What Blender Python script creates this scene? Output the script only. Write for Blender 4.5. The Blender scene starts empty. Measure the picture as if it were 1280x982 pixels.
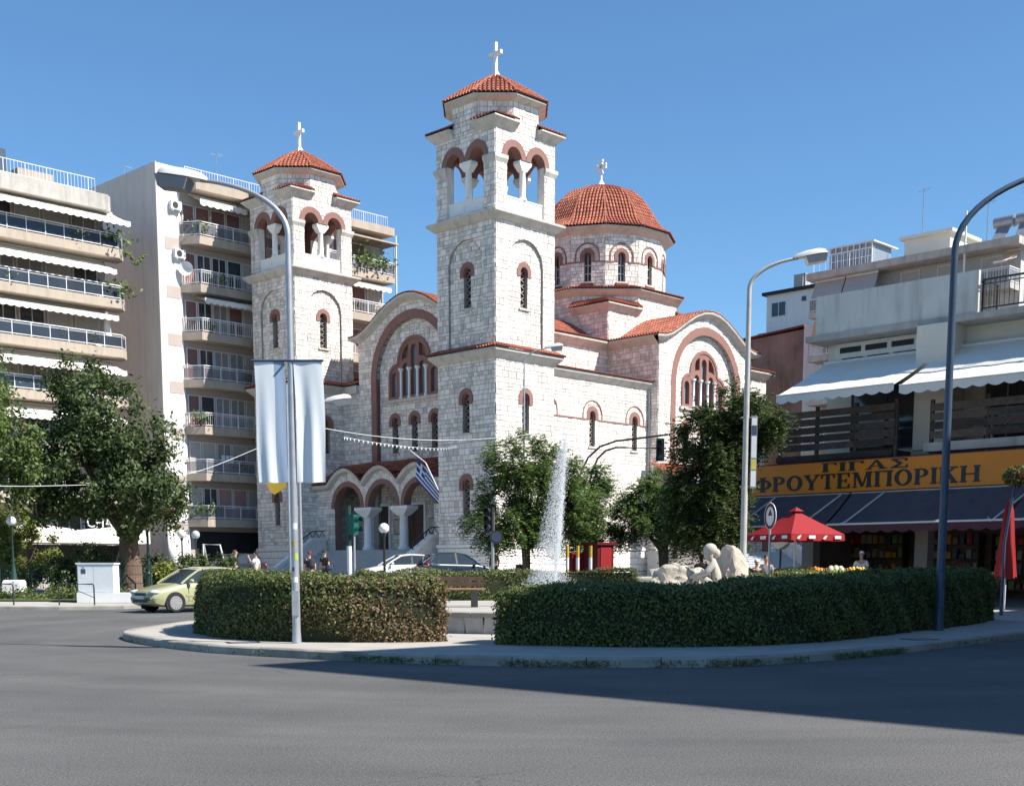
import bpy, bmesh, math, random
import numpy as np
from mathutils import Vector, Matrix
from mathutils.geometry import tessellate_polygon
R = math.radians
SC = bpy.context.scene
COL = SC.collection

# ------------------------------------------------------------ camera
EYE = 1.45
cam_d = bpy.data.cameras.new("camera")
cam = bpy.data.objects.new("camera", cam_d)
COL.objects.link(cam)
cam.location = (0, 0, EYE)
cam.rotation_euler = (R(82.5), 0, 0)
cam_d.sensor_width = 36.0
cam_d.lens = 45.0
cam_d.shift_y = (713 + 1600 * math.tan(R(7.5)) - 491) / 1280
cam_d.clip_end = 3000
SC.camera = cam
# ------------------------------------------------------------ sky, sun, exposure
SUN_EL = 47.0
SUN_TO = Vector((0.94, -0.34, 0)).normalized()          # horizontal direction towards the sun
world = bpy.data.worlds.new("World")
SC.world = world
world.use_nodes = True
wn = world.node_tree
sky = wn.nodes.new("ShaderNodeTexSky")
sky.sky_type = 'NISHITA'
sky.sun_disc = False
sky.sun_elevation = R(SUN_EL)
sky.sun_rotation = math.atan2(SUN_TO.x, SUN_TO.y)
sky.air_density = 1.0
sky.dust_density = 0.0
sky.ozone_density = 4.0
bg = wn.nodes["Background"]
bg.inputs[1].default_value = 0.084
clear = wn.nodes.new("ShaderNodeMix"); clear.data_type = 'RGBA'; clear.blend_type = 'MULTIPLY'; clear.inputs[0].default_value = 1.0
clear.inputs[7].default_value = (0.72, 0.95, 1.06, 1)      # very clear, deep blue air over the whole sky
wn.links.new(sky.outputs[0], clear.inputs[6]); wn.links.new(clear.outputs[2], bg.inputs[0])
sun_d = bpy.data.lights.new("sun", 'SUN')
sun_d.energy = 5.0
sun_d.angle = R(0.55)
sun_d.color = (1.0, 0.95, 0.87)
sun = bpy.data.objects.new("sun", sun_d)
COL.objects.link(sun)
sv = Vector((SUN_TO.x * math.cos(R(SUN_EL)), SUN_TO.y * math.cos(R(SUN_EL)), math.sin(R(SUN_EL))))
sun.rotation_euler = (-sv).to_track_quat('-Z', 'Y').to_euler()
SC.view_settings.view_transform = 'Standard'
SC.view_settings.look = 'None'
SC.view_settings.exposure = 0.88
SC.view_settings.gamma = 1.0
SC.cycles.max_bounces = 6
SC.cycles.transparent_max_bounces = 24

# ------------------------------------------------------------ materials
def mat(name, c, r=.8, v=.1, sc=3., b=0., bs=30., metal=0., tint=False, c2=None, spec=.4, coat=0., trans=0., alpha=1., emit=0., wear=0., wearc=(.2, .18, .15), streak=0.):
    m = bpy.data.materials.new(name); m.use_nodes = True
    nt = m.node_tree; N = nt.nodes; L = nt.links
    p = N["Principled BSDF"]
    tc = N.new("ShaderNodeTexCoord")
    no = N.new("ShaderNodeTexNoise"); no.inputs["Scale"].default_value = sc; no.inputs["Detail"].default_value = 6
    L.new(tc.outputs["Object"], no.inputs["Vector"])
    mx = N.new("ShaderNodeMix"); mx.data_type = 'RGBA'
    rg = N.new("ShaderNodeMapRange"); rg.inputs[1].default_value = .3; rg.inputs[2].default_value = .7
    L.new(no.outputs[0], rg.inputs[0])
    L.new(rg.outputs[0], mx.inputs[0])
    a = [max(0, x * (1 - v)) for x in c]; bb = [min(1, x * (1 + v)) for x in (c2 or c)]
    mx.inputs[6].default_value = (*a, 1); mx.inputs[7].default_value = (*bb, 1)
    out = mx.outputs[2]
    if wear:
        n2 = N.new("ShaderNodeTexNoise"); n2.inputs["Scale"].default_value = sc * .37; n2.inputs["Detail"].default_value = 9; n2.inputs["Roughness"].default_value = .7
        L.new(tc.outputs["Object"], n2.inputs["Vector"])
        r2 = N.new("ShaderNodeMapRange"); r2.inputs[1].default_value = .52; r2.inputs[2].default_value = .75; r2.inputs[4].default_value = wear
        L.new(n2.outputs[0], r2.inputs[0])
        m2 = N.new("ShaderNodeMix"); m2.data_type = 'RGBA'
        L.new(r2.outputs[0], m2.inputs[0]); L.new(out, m2.inputs[6]); m2.inputs[7].default_value = (*wearc, 1)
        out = m2.outputs[2]
    if streak:                                             # rain-washed vertical stains
        mp = N.new("ShaderNodeMapping"); mp.inputs["Scale"].default_value = (1.7, 1.7, .16); L.new(tc.outputs["Object"], mp.inputs["Vector"])
        n4 = N.new("ShaderNodeTexNoise"); n4.inputs["Scale"].default_value = 1.3; n4.inputs["Detail"].default_value = 8; n4.inputs["Roughness"].default_value = .65; L.new(mp.outputs[0], n4.inputs["Vector"])
        r4 = N.new("ShaderNodeMapRange"); r4.inputs[1].default_value = .48; r4.inputs[2].default_value = .72; r4.inputs[3].default_value = 1.; r4.inputs[4].default_value = 1 - streak; L.new(n4.outputs[0], r4.inputs[0])
        m4 = N.new("ShaderNodeVectorMath"); m4.operation = 'SCALE'; L.new(out, m4.inputs[0]); L.new(r4.outputs[0], m4.inputs["Scale"]); out = m4.outputs[0]
    if tint:
        at_ = N.new("ShaderNodeAttribute"); at_.attribute_name = "tint"
        m3 = N.new("ShaderNodeVectorMath"); m3.operation = 'SCALE'
        L.new(out, m3.inputs[0]); L.new(at_.outputs["Fac"], m3.inputs["Scale"])
        out = m3.outputs[0]
    L.new(out, p.inputs["Base Color"])
    p.inputs["Roughness"].default_value = r
    p.inputs["Metallic"].default_value = metal
    p.inputs["Specular IOR Level"].default_value = spec
    if coat: p.inputs["Coat Weight"].default_value = coat; p.inputs["Coat Roughness"].default_value = .05
    if trans: p.inputs["Transmission Weight"].default_value = trans
    if alpha < 1: p.inputs["Alpha"].default_value = alpha
    if emit: p.inputs["Emission Color"].default_value = (*c, 1); p.inputs["Emission Strength"].default_value = emit
    if b:
        nb = N.new("ShaderNodeTexNoise"); nb.inputs["Scale"].default_value = bs; nb.inputs["Detail"].default_value = 8
        L.new(tc.outputs["Object"], nb.inputs["Vector"])
        bu = N.new("ShaderNodeBump"); bu.inputs["Strength"].default_value = b; bu.inputs["Distance"].default_value = .03
        L.new(nb.outputs[0], bu.inputs["Height"]); L.new(bu.outputs[0], p.inputs["Normal"])
    return m

def leaf_mat(name, c1, c2, tr=.3, rough=.55):
    m = bpy.data.materials.new(name); m.use_nodes = True
    nt = m.node_tree; N = nt.nodes; L = nt.links
    p = N["Principled BSDF"]; o = N["Material Output"]
    at_ = N.new("ShaderNodeAttribute"); at_.attribute_name = "tint"
    mx = N.new("ShaderNodeMix"); mx.data_type = 'RGBA'
    L.new(at_.outputs["Fac"], mx.inputs[0])
    mx.inputs[6].default_value = (*c1, 1); mx.inputs[7].default_value = (*c2, 1)
    L.new(mx.outputs[2], p.inputs["Base Color"])
    p.inputs["Roughness"].default_value = rough; p.inputs["Specular IOR Level"].default_value = .35
    t = N.new("ShaderNodeBsdfTranslucent"); L.new(mx.outputs[2], t.inputs[0])
    ms = N.new("ShaderNodeMixShader"); ms.inputs[0].default_value = tr
    L.new(p.outputs[0], ms.inputs[1]); L.new(t.outputs[0], ms.inputs[2]); L.new(ms.outputs[0], o.inputs[0])
    return m

W_STONE = mat("white_stone", (.80, .73, .665), .85, .10, 4, .35, 22, tint=True, streak=.22, wear=.25, wearc=(.52, .48, .455))
MORTAR = mat("mortar", (.34, .315, .295), .9, .12, 8)
BASE_ST = mat("base_stone", (.78, .74, .69), .85, .08, 3, .2, 15, tint=True)
CREAM = mat("cream_render", (.56, .525, .475), .8, .06, 1.5, streak=.3, wear=.25, wearc=(.36, .33, .29))
MARBLE = mat("white_marble", (.80, .79, .77), .5, .05, 2)
BROWN = mat("brown_render", (.25, .13, .108), .8, .08, 2, wear=.15, wearc=(.18, .1, .085))
TILE = mat("terracotta", (.36, .115, .068), .75, .18, 2.5, .2, 20, tint=True, wear=.35, wearc=(.24, .095, .065))
TILE_D = mat("tile_bed", (.17, .05, .033), .85, .15, 4)
GLASS_D = mat("dark_glass", (.035, .04, .05), .08, .2, 1, spec=.6)
PANE_G = mat("grey_glass", (.24, .27, .31), .15, .1, 1, spec=.6)
IRON = mat("dark_iron", (.03, .03, .032), .5, .1, 5)
GRILLE = mat("tan_grille", (.33, .26, .2), .6, .1, 5)
STEP = mat("grey_marble_step", (.42, .43, .44), .6, .08, 2)
WOOD_D = mat("dark_wood", (.07, .045, .03), .6, .2, 6)
WOOD = mat("wood", (.30, .17, .09), .6, .2, 6)
ASPHALT_C = (.096, .094, .091)

# ------------------------------------------------------------ mesh builder
class MB:
    def __init__(s): s.v = []; s.f = []; s.m = []; s.t = []
    def add(s, vs, fs, mi=0, t=1.):
        o = len(s.v); s.v.extend([tuple(x) for x in vs])
        for f in fs: s.f.append([i + o for i in f]); s.m.append(mi); s.t.append(t)
    def box(s, x0, x1, y0, y1, z0, z1, mi=0, t=1., M=None):
        vs = [(x, y, z) for z in (z0, z1) for y in (y0, y1) for x in (x0, x1)]
        if M is not None: vs = [M @ Vector(v) for v in vs]
        s.add(vs, [(0, 2, 3, 1), (4, 5, 7, 6), (0, 1, 5, 4), (1, 3, 7, 5), (3, 2, 6, 7), (2, 0, 4, 6)], mi, t)
    def bar(s, a, b, w, h=None, mi=0, up=(0, 0, 1)):
        a = Vector(a); b = Vector(b); d = (b - a); L = d.length
        if L < 1e-6: return
        d /= L; u = Vector(up)
        if abs(d.dot(u)) > .98: u = Vector((0, 1, 0))
        x = d.cross(u).normalized(); z = x.cross(d); h = h or w
        vs = [p + x * sx * w / 2 + z * sz * h / 2 for p in (a, b) for sx, sz in ((-1, -1), (1, -1), (1, 1), (-1, 1))]
        s.add(vs, [(0, 1, 2, 3), (7, 6, 5, 4), (0, 4, 5, 1), (1, 5, 6, 2), (2, 6, 7, 3), (3, 7, 4, 0)], mi)
    def tube(s, pts, r, n=8, mi=0, cap=True, t=1.):
        pts = [Vector(p) for p in pts]; k = len(pts)
        rs = r if isinstance(r, (list, tuple)) else [r] * k
        o = len(s.v); pu = None
        for i, p in enumerate(pts):
            d = (pts[min(i + 1, k - 1)] - pts[max(i - 1, 0)]).normalized()
            if pu is None: pu = Vector((1, 0, 0)) if abs(d.x) < .8 else Vector((0, 1, 0))
            x = d.cross(pu).normalized(); y = d.cross(x).normalized(); pu = -y if False else pu
            for j in range(n):
                a = 2 * math.pi * j / n
                s.v.append(tuple(p + (x * math.cos(a) + y * math.sin(a)) * rs[i]))
        for i in range(k - 1):
            for j in range(n):
                q = (j + 1) % n
                s.f.append([o + i * n + j, o + i * n + q, o + (i + 1) * n + q, o + (i + 1) * n + j]); s.m.append(mi); s.t.append(t)
        if cap:
            s.f.append([o + j for j in range(n)][::-1]); s.m.append(mi); s.t.append(t)
            s.f.append([o + (k - 1) * n + j for j in range(n)]); s.m.append(mi); s.t.append(t)
    def lathe(s, prof, n=16, c=(0, 0, 0), mi=0, rot=0., sq=None):
        o = len(s.v); k = len(prof)
        for r, z in prof:
            for j in range(n):
                a = 2 * math.pi * j / n + rot
                s.v.append((c[0] + r * math.cos(a), c[1] + r * math.sin(a), c[2] + z))
        for i in range(k - 1):
            for j in range(n):
                q = (j + 1) % n
                s.f.append([o + i * n + j, o + i * n + q, o + (i + 1) * n + q, o + (i + 1) * n + j]); s.m.append(mi); s.t.append(1.)
        s.f.append([o + j for j in range(n)][::-1]); s.m.append(mi); s.t.append(1.)
        s.f.append([o + (k - 1) * n + j for j in range(n)]); s.m.append(mi); s.t.append(1.)
    def ball(s, c, r, n=12, mi=0, sc=(1, 1, 1)):
        k = n // 2 + 1
        prof = [(math.sin(math.pi * i / k), -math.cos(math.pi * i / k)) for i in range(k + 1)]
        o = len(s.v)
        for a, z in prof:
            for j in range(n):
                th = 2 * math.pi * j / n
                s.v.append((c[0] + r * sc[0] * max(a, 1e-3) * math.cos(th), c[1] + r * sc[1] * max(a, 1e-3) * math.sin(th), c[2] + r * sc[2] * z))
        for i in range(k):
            for j in range(n):
                q = (j + 1) % n
                s.f.append([o + i * n + j, o + i * n + q, o + (i + 1) * n + q, o + (i + 1) * n + j]); s.m.append(mi); s.t.append(1.)
    def prism(s, poly, fr, d0, d1, holes=(), mi=0, side=None, back=True, front=True, t=1., hside=None):
        """polygon (s,t) with holes in frame fr, between depth d0 (back) and d1 (front)"""
        loops = [list(poly)] + [list(h) for h in holes]
        flat = [p for l in loops for p in l]
        if len(loops) == 1 and len(poly) <= 4: tris = [tuple(range(len(poly)))]
        else: tris = tessellate_polygon([[Vector((p[0], p[1], 0)) for p in l] for l in loops])
        side = mi if side is None else side; hside = side if hside is None else hside
        n = len(flat)
        vf = [fr(p[0], p[1], d1) for p in flat]; vb = [fr(p[0], p[1], d0) for p in flat]
        def area(tr):
            return sum(flat[tr[i]][0] * flat[tr[(i + 1) % len(tr)]][1] - flat[tr[(i + 1) % len(tr)]][0] * flat[tr[i]][1] for i in range(len(tr)))
        tris = [tr if area(tr) > 0 else tuple(reversed(tr)) for tr in tris]
        o = len(s.v); s.v.extend([tuple(x) for x in vf + vb])
        for tr in tris:
            if front: s.f.append([o + i for i in tr]); s.m.append(mi); s.t.append(t)
            if back: s.f.append([o + n + i for i in reversed(tr)]); s.m.append(mi); s.t.append(t)
        k = 0
        for li, l in enumerate(loops):
            m = len(l)
            for i in range(m):
                a = k + i; b = k + (i + 1) % m
                s.f.append([o + a, o + n + a, o + n + b, o + b]); s.m.append(side if li == 0 else hside); s.t.append(t)
            k += m
    def build(s, name, mats, parent=None, smooth=None, kind=None, loc=None):
        me = bpy.data.meshes.new(name)
        me.from_pydata(s.v, [], s.f)
        if not isinstance(mats, (list, tuple)): mats = [mats]
        for m in mats: me.materials.append(m)
        if len(mats) > 1: me.polygons.foreach_set("material_index", s.m)
        a = me.attributes.new("tint", 'FLOAT', 'FACE'); a.data.foreach_set("value", s.t)
        if smooth is not None:
            me.shade_smooth(); me.set_sharp_from_angle(angle=R(smooth))
        me.update()
        ob = bpy.data.objects.new(name, me); COL.objects.link(ob)
        if parent: ob.parent = parent
        if kind: ob["kind"] = kind
        if loc: ob.location = loc
        return ob

def tag(o, label=None, cat=None, group=None, kind=None):
    if label: o["label"] = label
    if cat: o["category"] = cat
    if group: o["group"] = group
    if kind: o["kind"] = kind
    return o
def thing(name, label, cat, loc=(0, 0, 0), rz=0., group=None):
    o = bpy.data.objects.new(name, None); COL.objects.link(o)
    o.location = loc; o.rotation_euler = (0, 0, rz); o.empty_display_size = .3
    return tag(o, label, cat, group)
def copy_tree(o, parent=None):
    c = o.copy(); COL.objects.link(c); c.parent = parent
    for ch in list(o.children): copy_tree(ch, c)
    return c
class Frame:
    def __init__(s, o, sd, n, td=(0, 0, 1)):
        s.o = Vector(o); s.s = Vector(sd); s.n = Vector(n); s.t = Vector(td)
    def __call__(s, a, b, d=0.): return s.o + s.s * a + s.t * b + s.n * d
def gz(Y):
    """ground height: the road climbs gently towards the church"""
    P = [(-50, 0), (30, 0), (42, .15), (70, .92), (2000, .92)]
    for (a, za), (b, zb) in zip(P, P[1:]):
        if Y <= b: return za + (zb - za) * max(0, Y - a) / (b - a)
    return .92
def col_x(px, Y): return (px - 640) / 1600 * Y * 1.0086 if False else (px - 640) / 1600 * (Y * math.cos(R(7.5)) + 0.0)
def at(px, py, Y):
    fw = Vector((0, math.cos(R(7.5)), -math.sin(R(7.5)))); up = Vector((0, math.sin(R(7.5)), math.cos(R(7.5))))
    r = fw + Vector(((px - 640) / 1600, 0, 0)) + up * ((713 + 1600 * math.tan(R(7.5)) - py) / 1600)
    return Vector((0, 0, EYE)) + r * (Y / r.y)
# ------------------------------------------------------------ shapes in wall planes
def arch(cx, z0, zs, r, n=14):
    return [(cx - r, z0)] + [(cx - r * math.cos(math.pi * i / n), zs + r * math.sin(math.pi * i / n)) for i in range(n + 1)] + [(cx + r, z0)]
def ring(cx, z0, zs, ro, ri, n=18):
    o = arch(cx, z0, zs, ro, n); i = arch(cx, z0, zs, ri, n)
    return o + i[::-1]
def clip(poly, a, b, c):
    out = []
    for i in range(len(poly)):
        p = poly[i]; q = poly[(i + 1) % len(poly)]
        dp = a * p[0] + b * p[1] - c; dq = a * q[0] + b * q[1] - c
        if dp <= 0: out.append(p)
        if dp * dq < 0:
            k = dp / (dp - dq); out.append((p[0] + (q[0] - p[0]) * k, p[1] + (q[1] - p[1]) * k))
    return out
def parea(p): return abs(sum(p[i][0] * p[(i + 1) % len(p)][1] - p[(i + 1) % len(p)][0] * p[i][1] for i in range(len(p)))) / 2
def subtract(polys, hole):
    """polys minus convex hole"""
    A = sum(hole[i][0] * hole[(i + 1) % len(hole)][1] - hole[(i + 1) % len(hole)][0] * hole[i][1] for i in range(len(hole)))
    h = hole if A > 0 else hole[::-1]
    hx0 = min(p[0] for p in h); hx1 = max(p[0] for p in h); hy0 = min(p[1] for p in h); hy1 = max(p[1] for p in h)
    res = []
    for P in polys:
        if max(p[0] for p in P) <= hx0 or min(p[0] for p in P) >= hx1 or max(p[1] for p in P) <= hy0 or min(p[1] for p in P) >= hy1:
            res.append(P); continue
        rem = P
        for i in range(len(h)):
            a = h[i]; b = h[(i + 1) % len(h)]
            nx, ny = b[1] - a[1], -(b[0] - a[0]); c = nx * a[0] + ny * a[1]   # outward normal, inside: n.x<=c
            outp = clip(rem, -nx, -ny, -c)
            if len(outp) >= 3 and parea(outp) > .002: res.append(outp)
            rem = clip(rem, nx, ny, c)
            if len(rem) < 3: break
    return res
def top_at(top, s):
    if not isinstance(top, (list, tuple)): return top
    for (a, za), (b, zb) in zip(top, top[1:]):
        if s <= b: return za + (zb - za) * (s - a) / (b - a)
    return top[-1][1]
def stones(mb, fr, s0, s1, z0, top, holes=(), seed=1, d=0., hs=(.2, .26, .32, .4), ws=(.2, .54), g=.016, proud=(.02, .045), keep=None):
    rg = random.Random(seed)
    zt = max(p[1] for p in top) if isinstance(top, (list, tuple)) else top
    t = z0
    while t < zt - .03:
        h = rg.choice(hs)
        if zt - t - h < .12: h = zt - t
        s = s0 - rg.uniform(0, .4)
        while s < s1:
            w = rg.uniform(*ws)
            rects = [(s, t, s + w, t + h)]
            if h > .34 and rg.random() < .3: rects = [(s, t, s + w, t + h * .5), (s, t + h * .5, s + w, t + h)]
            elif w > .5 and rg.random() < .2: rects = [(s, t, s + w * .5, t + h), (s + w * .5, t, s + w, t + h)]
            for (a, b, c_, d_) in rects:
                a = max(a, s0); c_ = min(c_, s1)
                if c_ - a < .05: continue
                P = [(a + g, b + g), (c_ - g, b + g), (c_ - g, d_ - g), (a + g, d_ - g)]
                ps = [P]
                if isinstance(top, (list, tuple)):
                    ps = []
                    for (x0, y0), (x1, y1) in zip(top, top[1:]):
                        if x1 <= a or x0 >= c_: continue
                        q = clip(clip(P, 1, 0, x1), -1, 0, -x0)
                        if len(q) < 3: continue
                        q = clip(q, -(y1 - y0), (x1 - x0), (x1 - x0) * y0 - (y1 - y0) * x0)
                        if len(q) >= 3 and parea(q) > .002: ps.append(q)
                for hl in holes: ps = subtract(ps, hl)
                dd = d + rg.uniform(*proud); tn = rg.choice((rg.uniform(.70, .92), rg.uniform(.88, 1.08), rg.uniform(.98, 1.14)))
                for q in ps:
                    if len(q) < 3: continue
                    n = len(q); o = len(mb.v)
                    mb.v.extend([tuple(fr(p[0], p[1], dd)) for p in q] + [tuple(fr(p[0], p[1], d - .005)) for p in q])
                    A = sum(q[i][0] * q[(i + 1) % n][1] - q[(i + 1) % n][0] * q[i][1] for i in range(n))
                    idx = list(range(n)) if A > 0 else list(range(n))[::-1]
                    mb.f.append([o + i for i in idx]); mb.m.append(0); mb.t.append(tn)
                    for k in range(n):
                        i, j = idx[k], idx[(k + 1) % n]
                        mb.f.append([o + i, o + n + i, o + n + j, o + j]); mb.m.append(0); mb.t.append(tn)
            s += w
        t += h
def outline(s0, s1, z0, top):
    if isinstance(top, (list, tuple)): return [(s0, z0), (s1, z0)] + [p for p in reversed(top)]
    return [(s0, z0), (s1, z0), (s1, top), (s0, top)]
def cornice(mb, path, prof, closed=True, mi=0):
    """sweep profile [(out,z)] along plan path (counter-clockwise, outward to the right of travel)"""
    n = len(path); offs = []
    for i in range(n):
        p = Vector(path[i])
        def nrm(a, b): d = (Vector(b) - Vector(a)).normalized(); return Vector((d.y, -d.x))
        ns = []
        if closed or i > 0: ns.append(nrm(path[i - 1], path[i]))
        if closed or i < n - 1: ns.append(nrm(path[i], path[(i + 1) % n]))
        if len(ns) == 2:
            m = (ns[0] + ns[1]); m = m / max(.2, m.dot(ns[0]))
        else: m = ns[0]
        offs.append((p, m))
    k = len(prof); o = len(mb.v)
    for p, m in offs:
        for out, z in prof: mb.v.append((p.x + m.x * out, p.y + m.y * out, z))
    for i in range(n if closed else n - 1):
        j = (i + 1) % n
        for q in range(k - 1):
            mb.f.append([o + i * k + q, o + j * k + q, o + j * k + q + 1, o + i * k + q + 1]); mb.m.append(mi); mb.t.append(1.)
    if not closed:
        mb.f.append([o + q for q in range(k)]); mb.m.append(mi); mb.t.append(1.)
        mb.f.append([o + (n - 1) * k + q for q in reversed(range(k))]); mb.m.append(mi); mb.t.append(1.)
def tiles(mb, P, width, length, pitch=.25, row=.42, seed=0, lim=None, r=None, nseg=4):
    """barrel tiles on patch P(a,b): a along eave 0..1, b up the slope 0..1 ; mat 0 tile, 1 bed"""
    rg = random.Random(seed); nc = max(1, round(width / pitch)); nr = max(1, round(length / row))
    r = r or pitch * .40
    o = len(mb.v); ga = max(1, min(nc, 12)); gb = max(1, min(nr, 16))
    for j in range(gb + 1):
        for i in range(ga + 1): mb.v.append(tuple(P(i / ga, j / gb)))
    for j in range(gb):
        for i in range(ga):
            mb.f.append([o + j * (ga + 1) + i, o + j * (ga + 1) + i + 1, o + (j + 1) * (ga + 1) + i + 1, o + (j + 1) * (ga + 1) + i]); mb.m.append(1); mb.t.append(1.)
    for i in range(nc):
        a = (i + .5) / nc
        for j in range(nr):
            b0 = j / nr; b1 = min(1, (j + 1.12) / nr)
            if lim and not lim(a, (b0 + b1) / 2): continue
            p0 = Vector(P(a, b0)); p1 = Vector(P(a, b1))
            e = .5 / nc
            sd = (Vector(P(min(1, a + e), b0)) - Vector(P(max(0, a - e), b0))); 
            if sd.length < 1e-4: continue
            sd.normalize()
            up = (p1 - p0)
            if up.length < 1e-4: continue
            nr_ = sd.cross(up).normalized()
            o = len(mb.v); tn = rg.uniform(.75, 1.25)
            for p, rr, lift in ((p0, r, .03), (p1, r * .82, .0)):
                for k in range(nseg + 1):
                    th = math.pi * k / nseg
                    mb.v.append(tuple(p - sd * (rr * math.cos(th)) + nr_ * (rr * .85 * math.sin(th) + lift)))
            n = nseg + 1
            for k in range(nseg):
                mb.f.append([o + k + 1, o + k, o + n + k, o + n + k + 1]); mb.m.append(0); mb.t.append(tn)
            mb.f.append([o + k for k in range(n)]); mb.m.append(0 if j else 1); mb.t.append(tn * .8)
def bil(a0, a1, b0, b1):
    a0, a1, b0, b1 = map(Vector, (a0, a1, b0, b1))
    return lambda s, t: (a0 * (1 - s) + a1 * s) * (1 - t) + (b0 * (1 - s) + b1 * s) * t
# ============================================================ ground
ASPH = mat("asphalt", ASPHALT_C, .9, .14, .35, .6, 70, c2=(.108, .105, .101), wear=.6, wearc=(.078, .078, .08))
_n = ASPH.node_tree; _p = _n.nodes["Principled BSDF"]
_sp = _n.nodes.new("ShaderNodeTexNoise"); _sp.inputs["Scale"].default_value = 42; _sp.inputs["Detail"].default_value = 6; _sp.inputs["Roughness"].default_value = .75
_src = _p.inputs["Base Color"].links[0].from_socket
_mr = _n.nodes.new("ShaderNodeMapRange"); _mr.inputs[1].default_value = .35; _mr.inputs[2].default_value = .7; _mr.inputs[3].default_value = .45; _mr.inputs[4].default_value = 1.7
_vm = _n.nodes.new("ShaderNodeVectorMath"); _vm.operation = 'SCALE'
_tc = _n.nodes.new("ShaderNodeTexCoord"); _n.links.new(_tc.outputs["Object"], _sp.inputs["Vector"])
_n.links.new(_sp.outputs[0], _mr.inputs[0]); _n.links.new(_src, _vm.inputs[0]); _n.links.new(_mr.outputs[0], _vm.inputs["Scale"]); 
_vo = _n.nodes.new("ShaderNodeTexVoronoi"); _vo.feature = 'DISTANCE_TO_EDGE'; _vo.inputs["Scale"].default_value = .33
_wn = _n.nodes.new("ShaderNodeTexNoise"); _wn.inputs["Scale"].default_value = 1.6; _wn.inputs["Detail"].default_value = 5
_wa = _n.nodes.new("ShaderNodeVectorMath"); _wa.operation = 'MULTIPLY_ADD'; _wa.inputs[1].default_value = (.55, .55, .55)
_n.links.new(_tc.outputs["Object"], _wn.inputs["Vector"]); _n.links.new(_wn.outputs["Color"], _wa.inputs[0]); _n.links.new(_tc.outputs["Object"], _wa.inputs[2]); _n.links.new(_wa.outputs[0], _vo.inputs["Vector"])
_ck = _n.nodes.new("ShaderNodeMapRange"); _ck.inputs[1].default_value = .0; _ck.inputs[2].default_value = .0055; _ck.inputs[3].default_value = .62; _ck.inputs[4].default_value = 1.
_n.links.new(_vo.outputs["Distance"], _ck.inputs[0])
_mk = _n.nodes.new("ShaderNodeTexNoise"); _mk.inputs["Scale"].default_value = .21; _n.links.new(_tc.outputs["Object"], _mk.inputs["Vector"])
_mm = _n.nodes.new("ShaderNodeMapRange"); _mm.inputs[1].default_value = .5; _mm.inputs[2].default_value = .58; _n.links.new(_mk.outputs[0], _mm.inputs[0])
_cx = _n.nodes.new("ShaderNodeMix"); _cx.data_type = 'FLOAT'; _cx.inputs[2].default_value = 1.; _n.links.new(_mm.outputs[0], _cx.inputs[0]); _n.links.new(_ck.outputs[0], _cx.inputs[3])
_v2 = _n.nodes.new("ShaderNodeVectorMath"); _v2.operation = 'SCALE'; _n.links.new(_vm.outputs[0], _v2.inputs[0]); _n.links.new(_cx.outputs[0], _v2.inputs["Scale"]); 
# tyre-polished tracks curving round the island
_ds = _n.nodes.new("ShaderNodeVectorMath"); _ds.operation = 'DISTANCE'; _ds.inputs[1].default_value = (1.8, 30, 0); _n.links.new(_wa.outputs[0], _ds.inputs[0])
_cb = _n.nodes.new("ShaderNodeCombineXYZ"); _n.links.new(_ds.outputs["Value"], _cb.inputs[0])
_tn = _n.nodes.new("ShaderNodeTexNoise"); _tn.inputs["Scale"].default_value = .75; _tn.inputs["Detail"].default_value = 4; _n.links.new(_cb.outputs[0], _tn.inputs["Vector"])
_tm = _n.nodes.new("ShaderNodeMapRange"); _tm.inputs[1].default_value = .3; _tm.inputs[2].default_value = .7; _tm.inputs[3].default_value = .86; _tm.inputs[4].default_value = 1.16; _n.links.new(_tn.outputs[0], _tm.inputs[0])
_v3 = _n.nodes.new("ShaderNodeVectorMath"); _v3.operation = 'SCALE'; _n.links.new(_v2.outputs[0], _v3.inputs[0]); _n.links.new(_tm.outputs[0], _v3.inputs["Scale"]); _n.links.new(_v3.outputs[0], _p.inputs["Base Color"])
PAVE = mat("concrete_paving", (.37, .345, .305), .85, .1, 1.2, .2, 25, wear=.35, wearc=(.25, .235, .21))
KERB = mat("kerb_concrete", (.29, .275, .245), .85, .2, 2, .25, 20, tint=True, wear=.7, wearc=(.13, .12, .10))
SOIL = mat("soil", (.16, .12, .085), .95, .2, 3)
GRASS = mat("lawn", (.075, .10, .03), .95, .3, 4, .4, 60)
WHITE_L = mat("road_paint", (.62, .62, .6), .7, .1, 6, wear=.6, wearc=(.2, .2, .2))

mb = MB()
xs = [-900, -200, -100, -60, -40, -20, 0, 20, 40, 60, 100, 200, 900]
ys = [-120, -40, 0, 10, 20, 30, 36, 42, 50, 60, 70, 90, 120, 200, 500, 1800]
for y in ys:
    for x in xs: mb.v.append((x, y, gz(y)))
k = len(xs)
for j in range(len(ys) - 1):
    for i in range(k - 1): mb.f.append([j * k + i, j * k + i + 1, (j + 1) * k + i + 1, (j + 1) * k + i]); mb.m.append(0); mb.t.append(1.)
tag(mb.build("road", ASPH), "grey asphalt road around the roundabout", "road", kind="structure")

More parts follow.
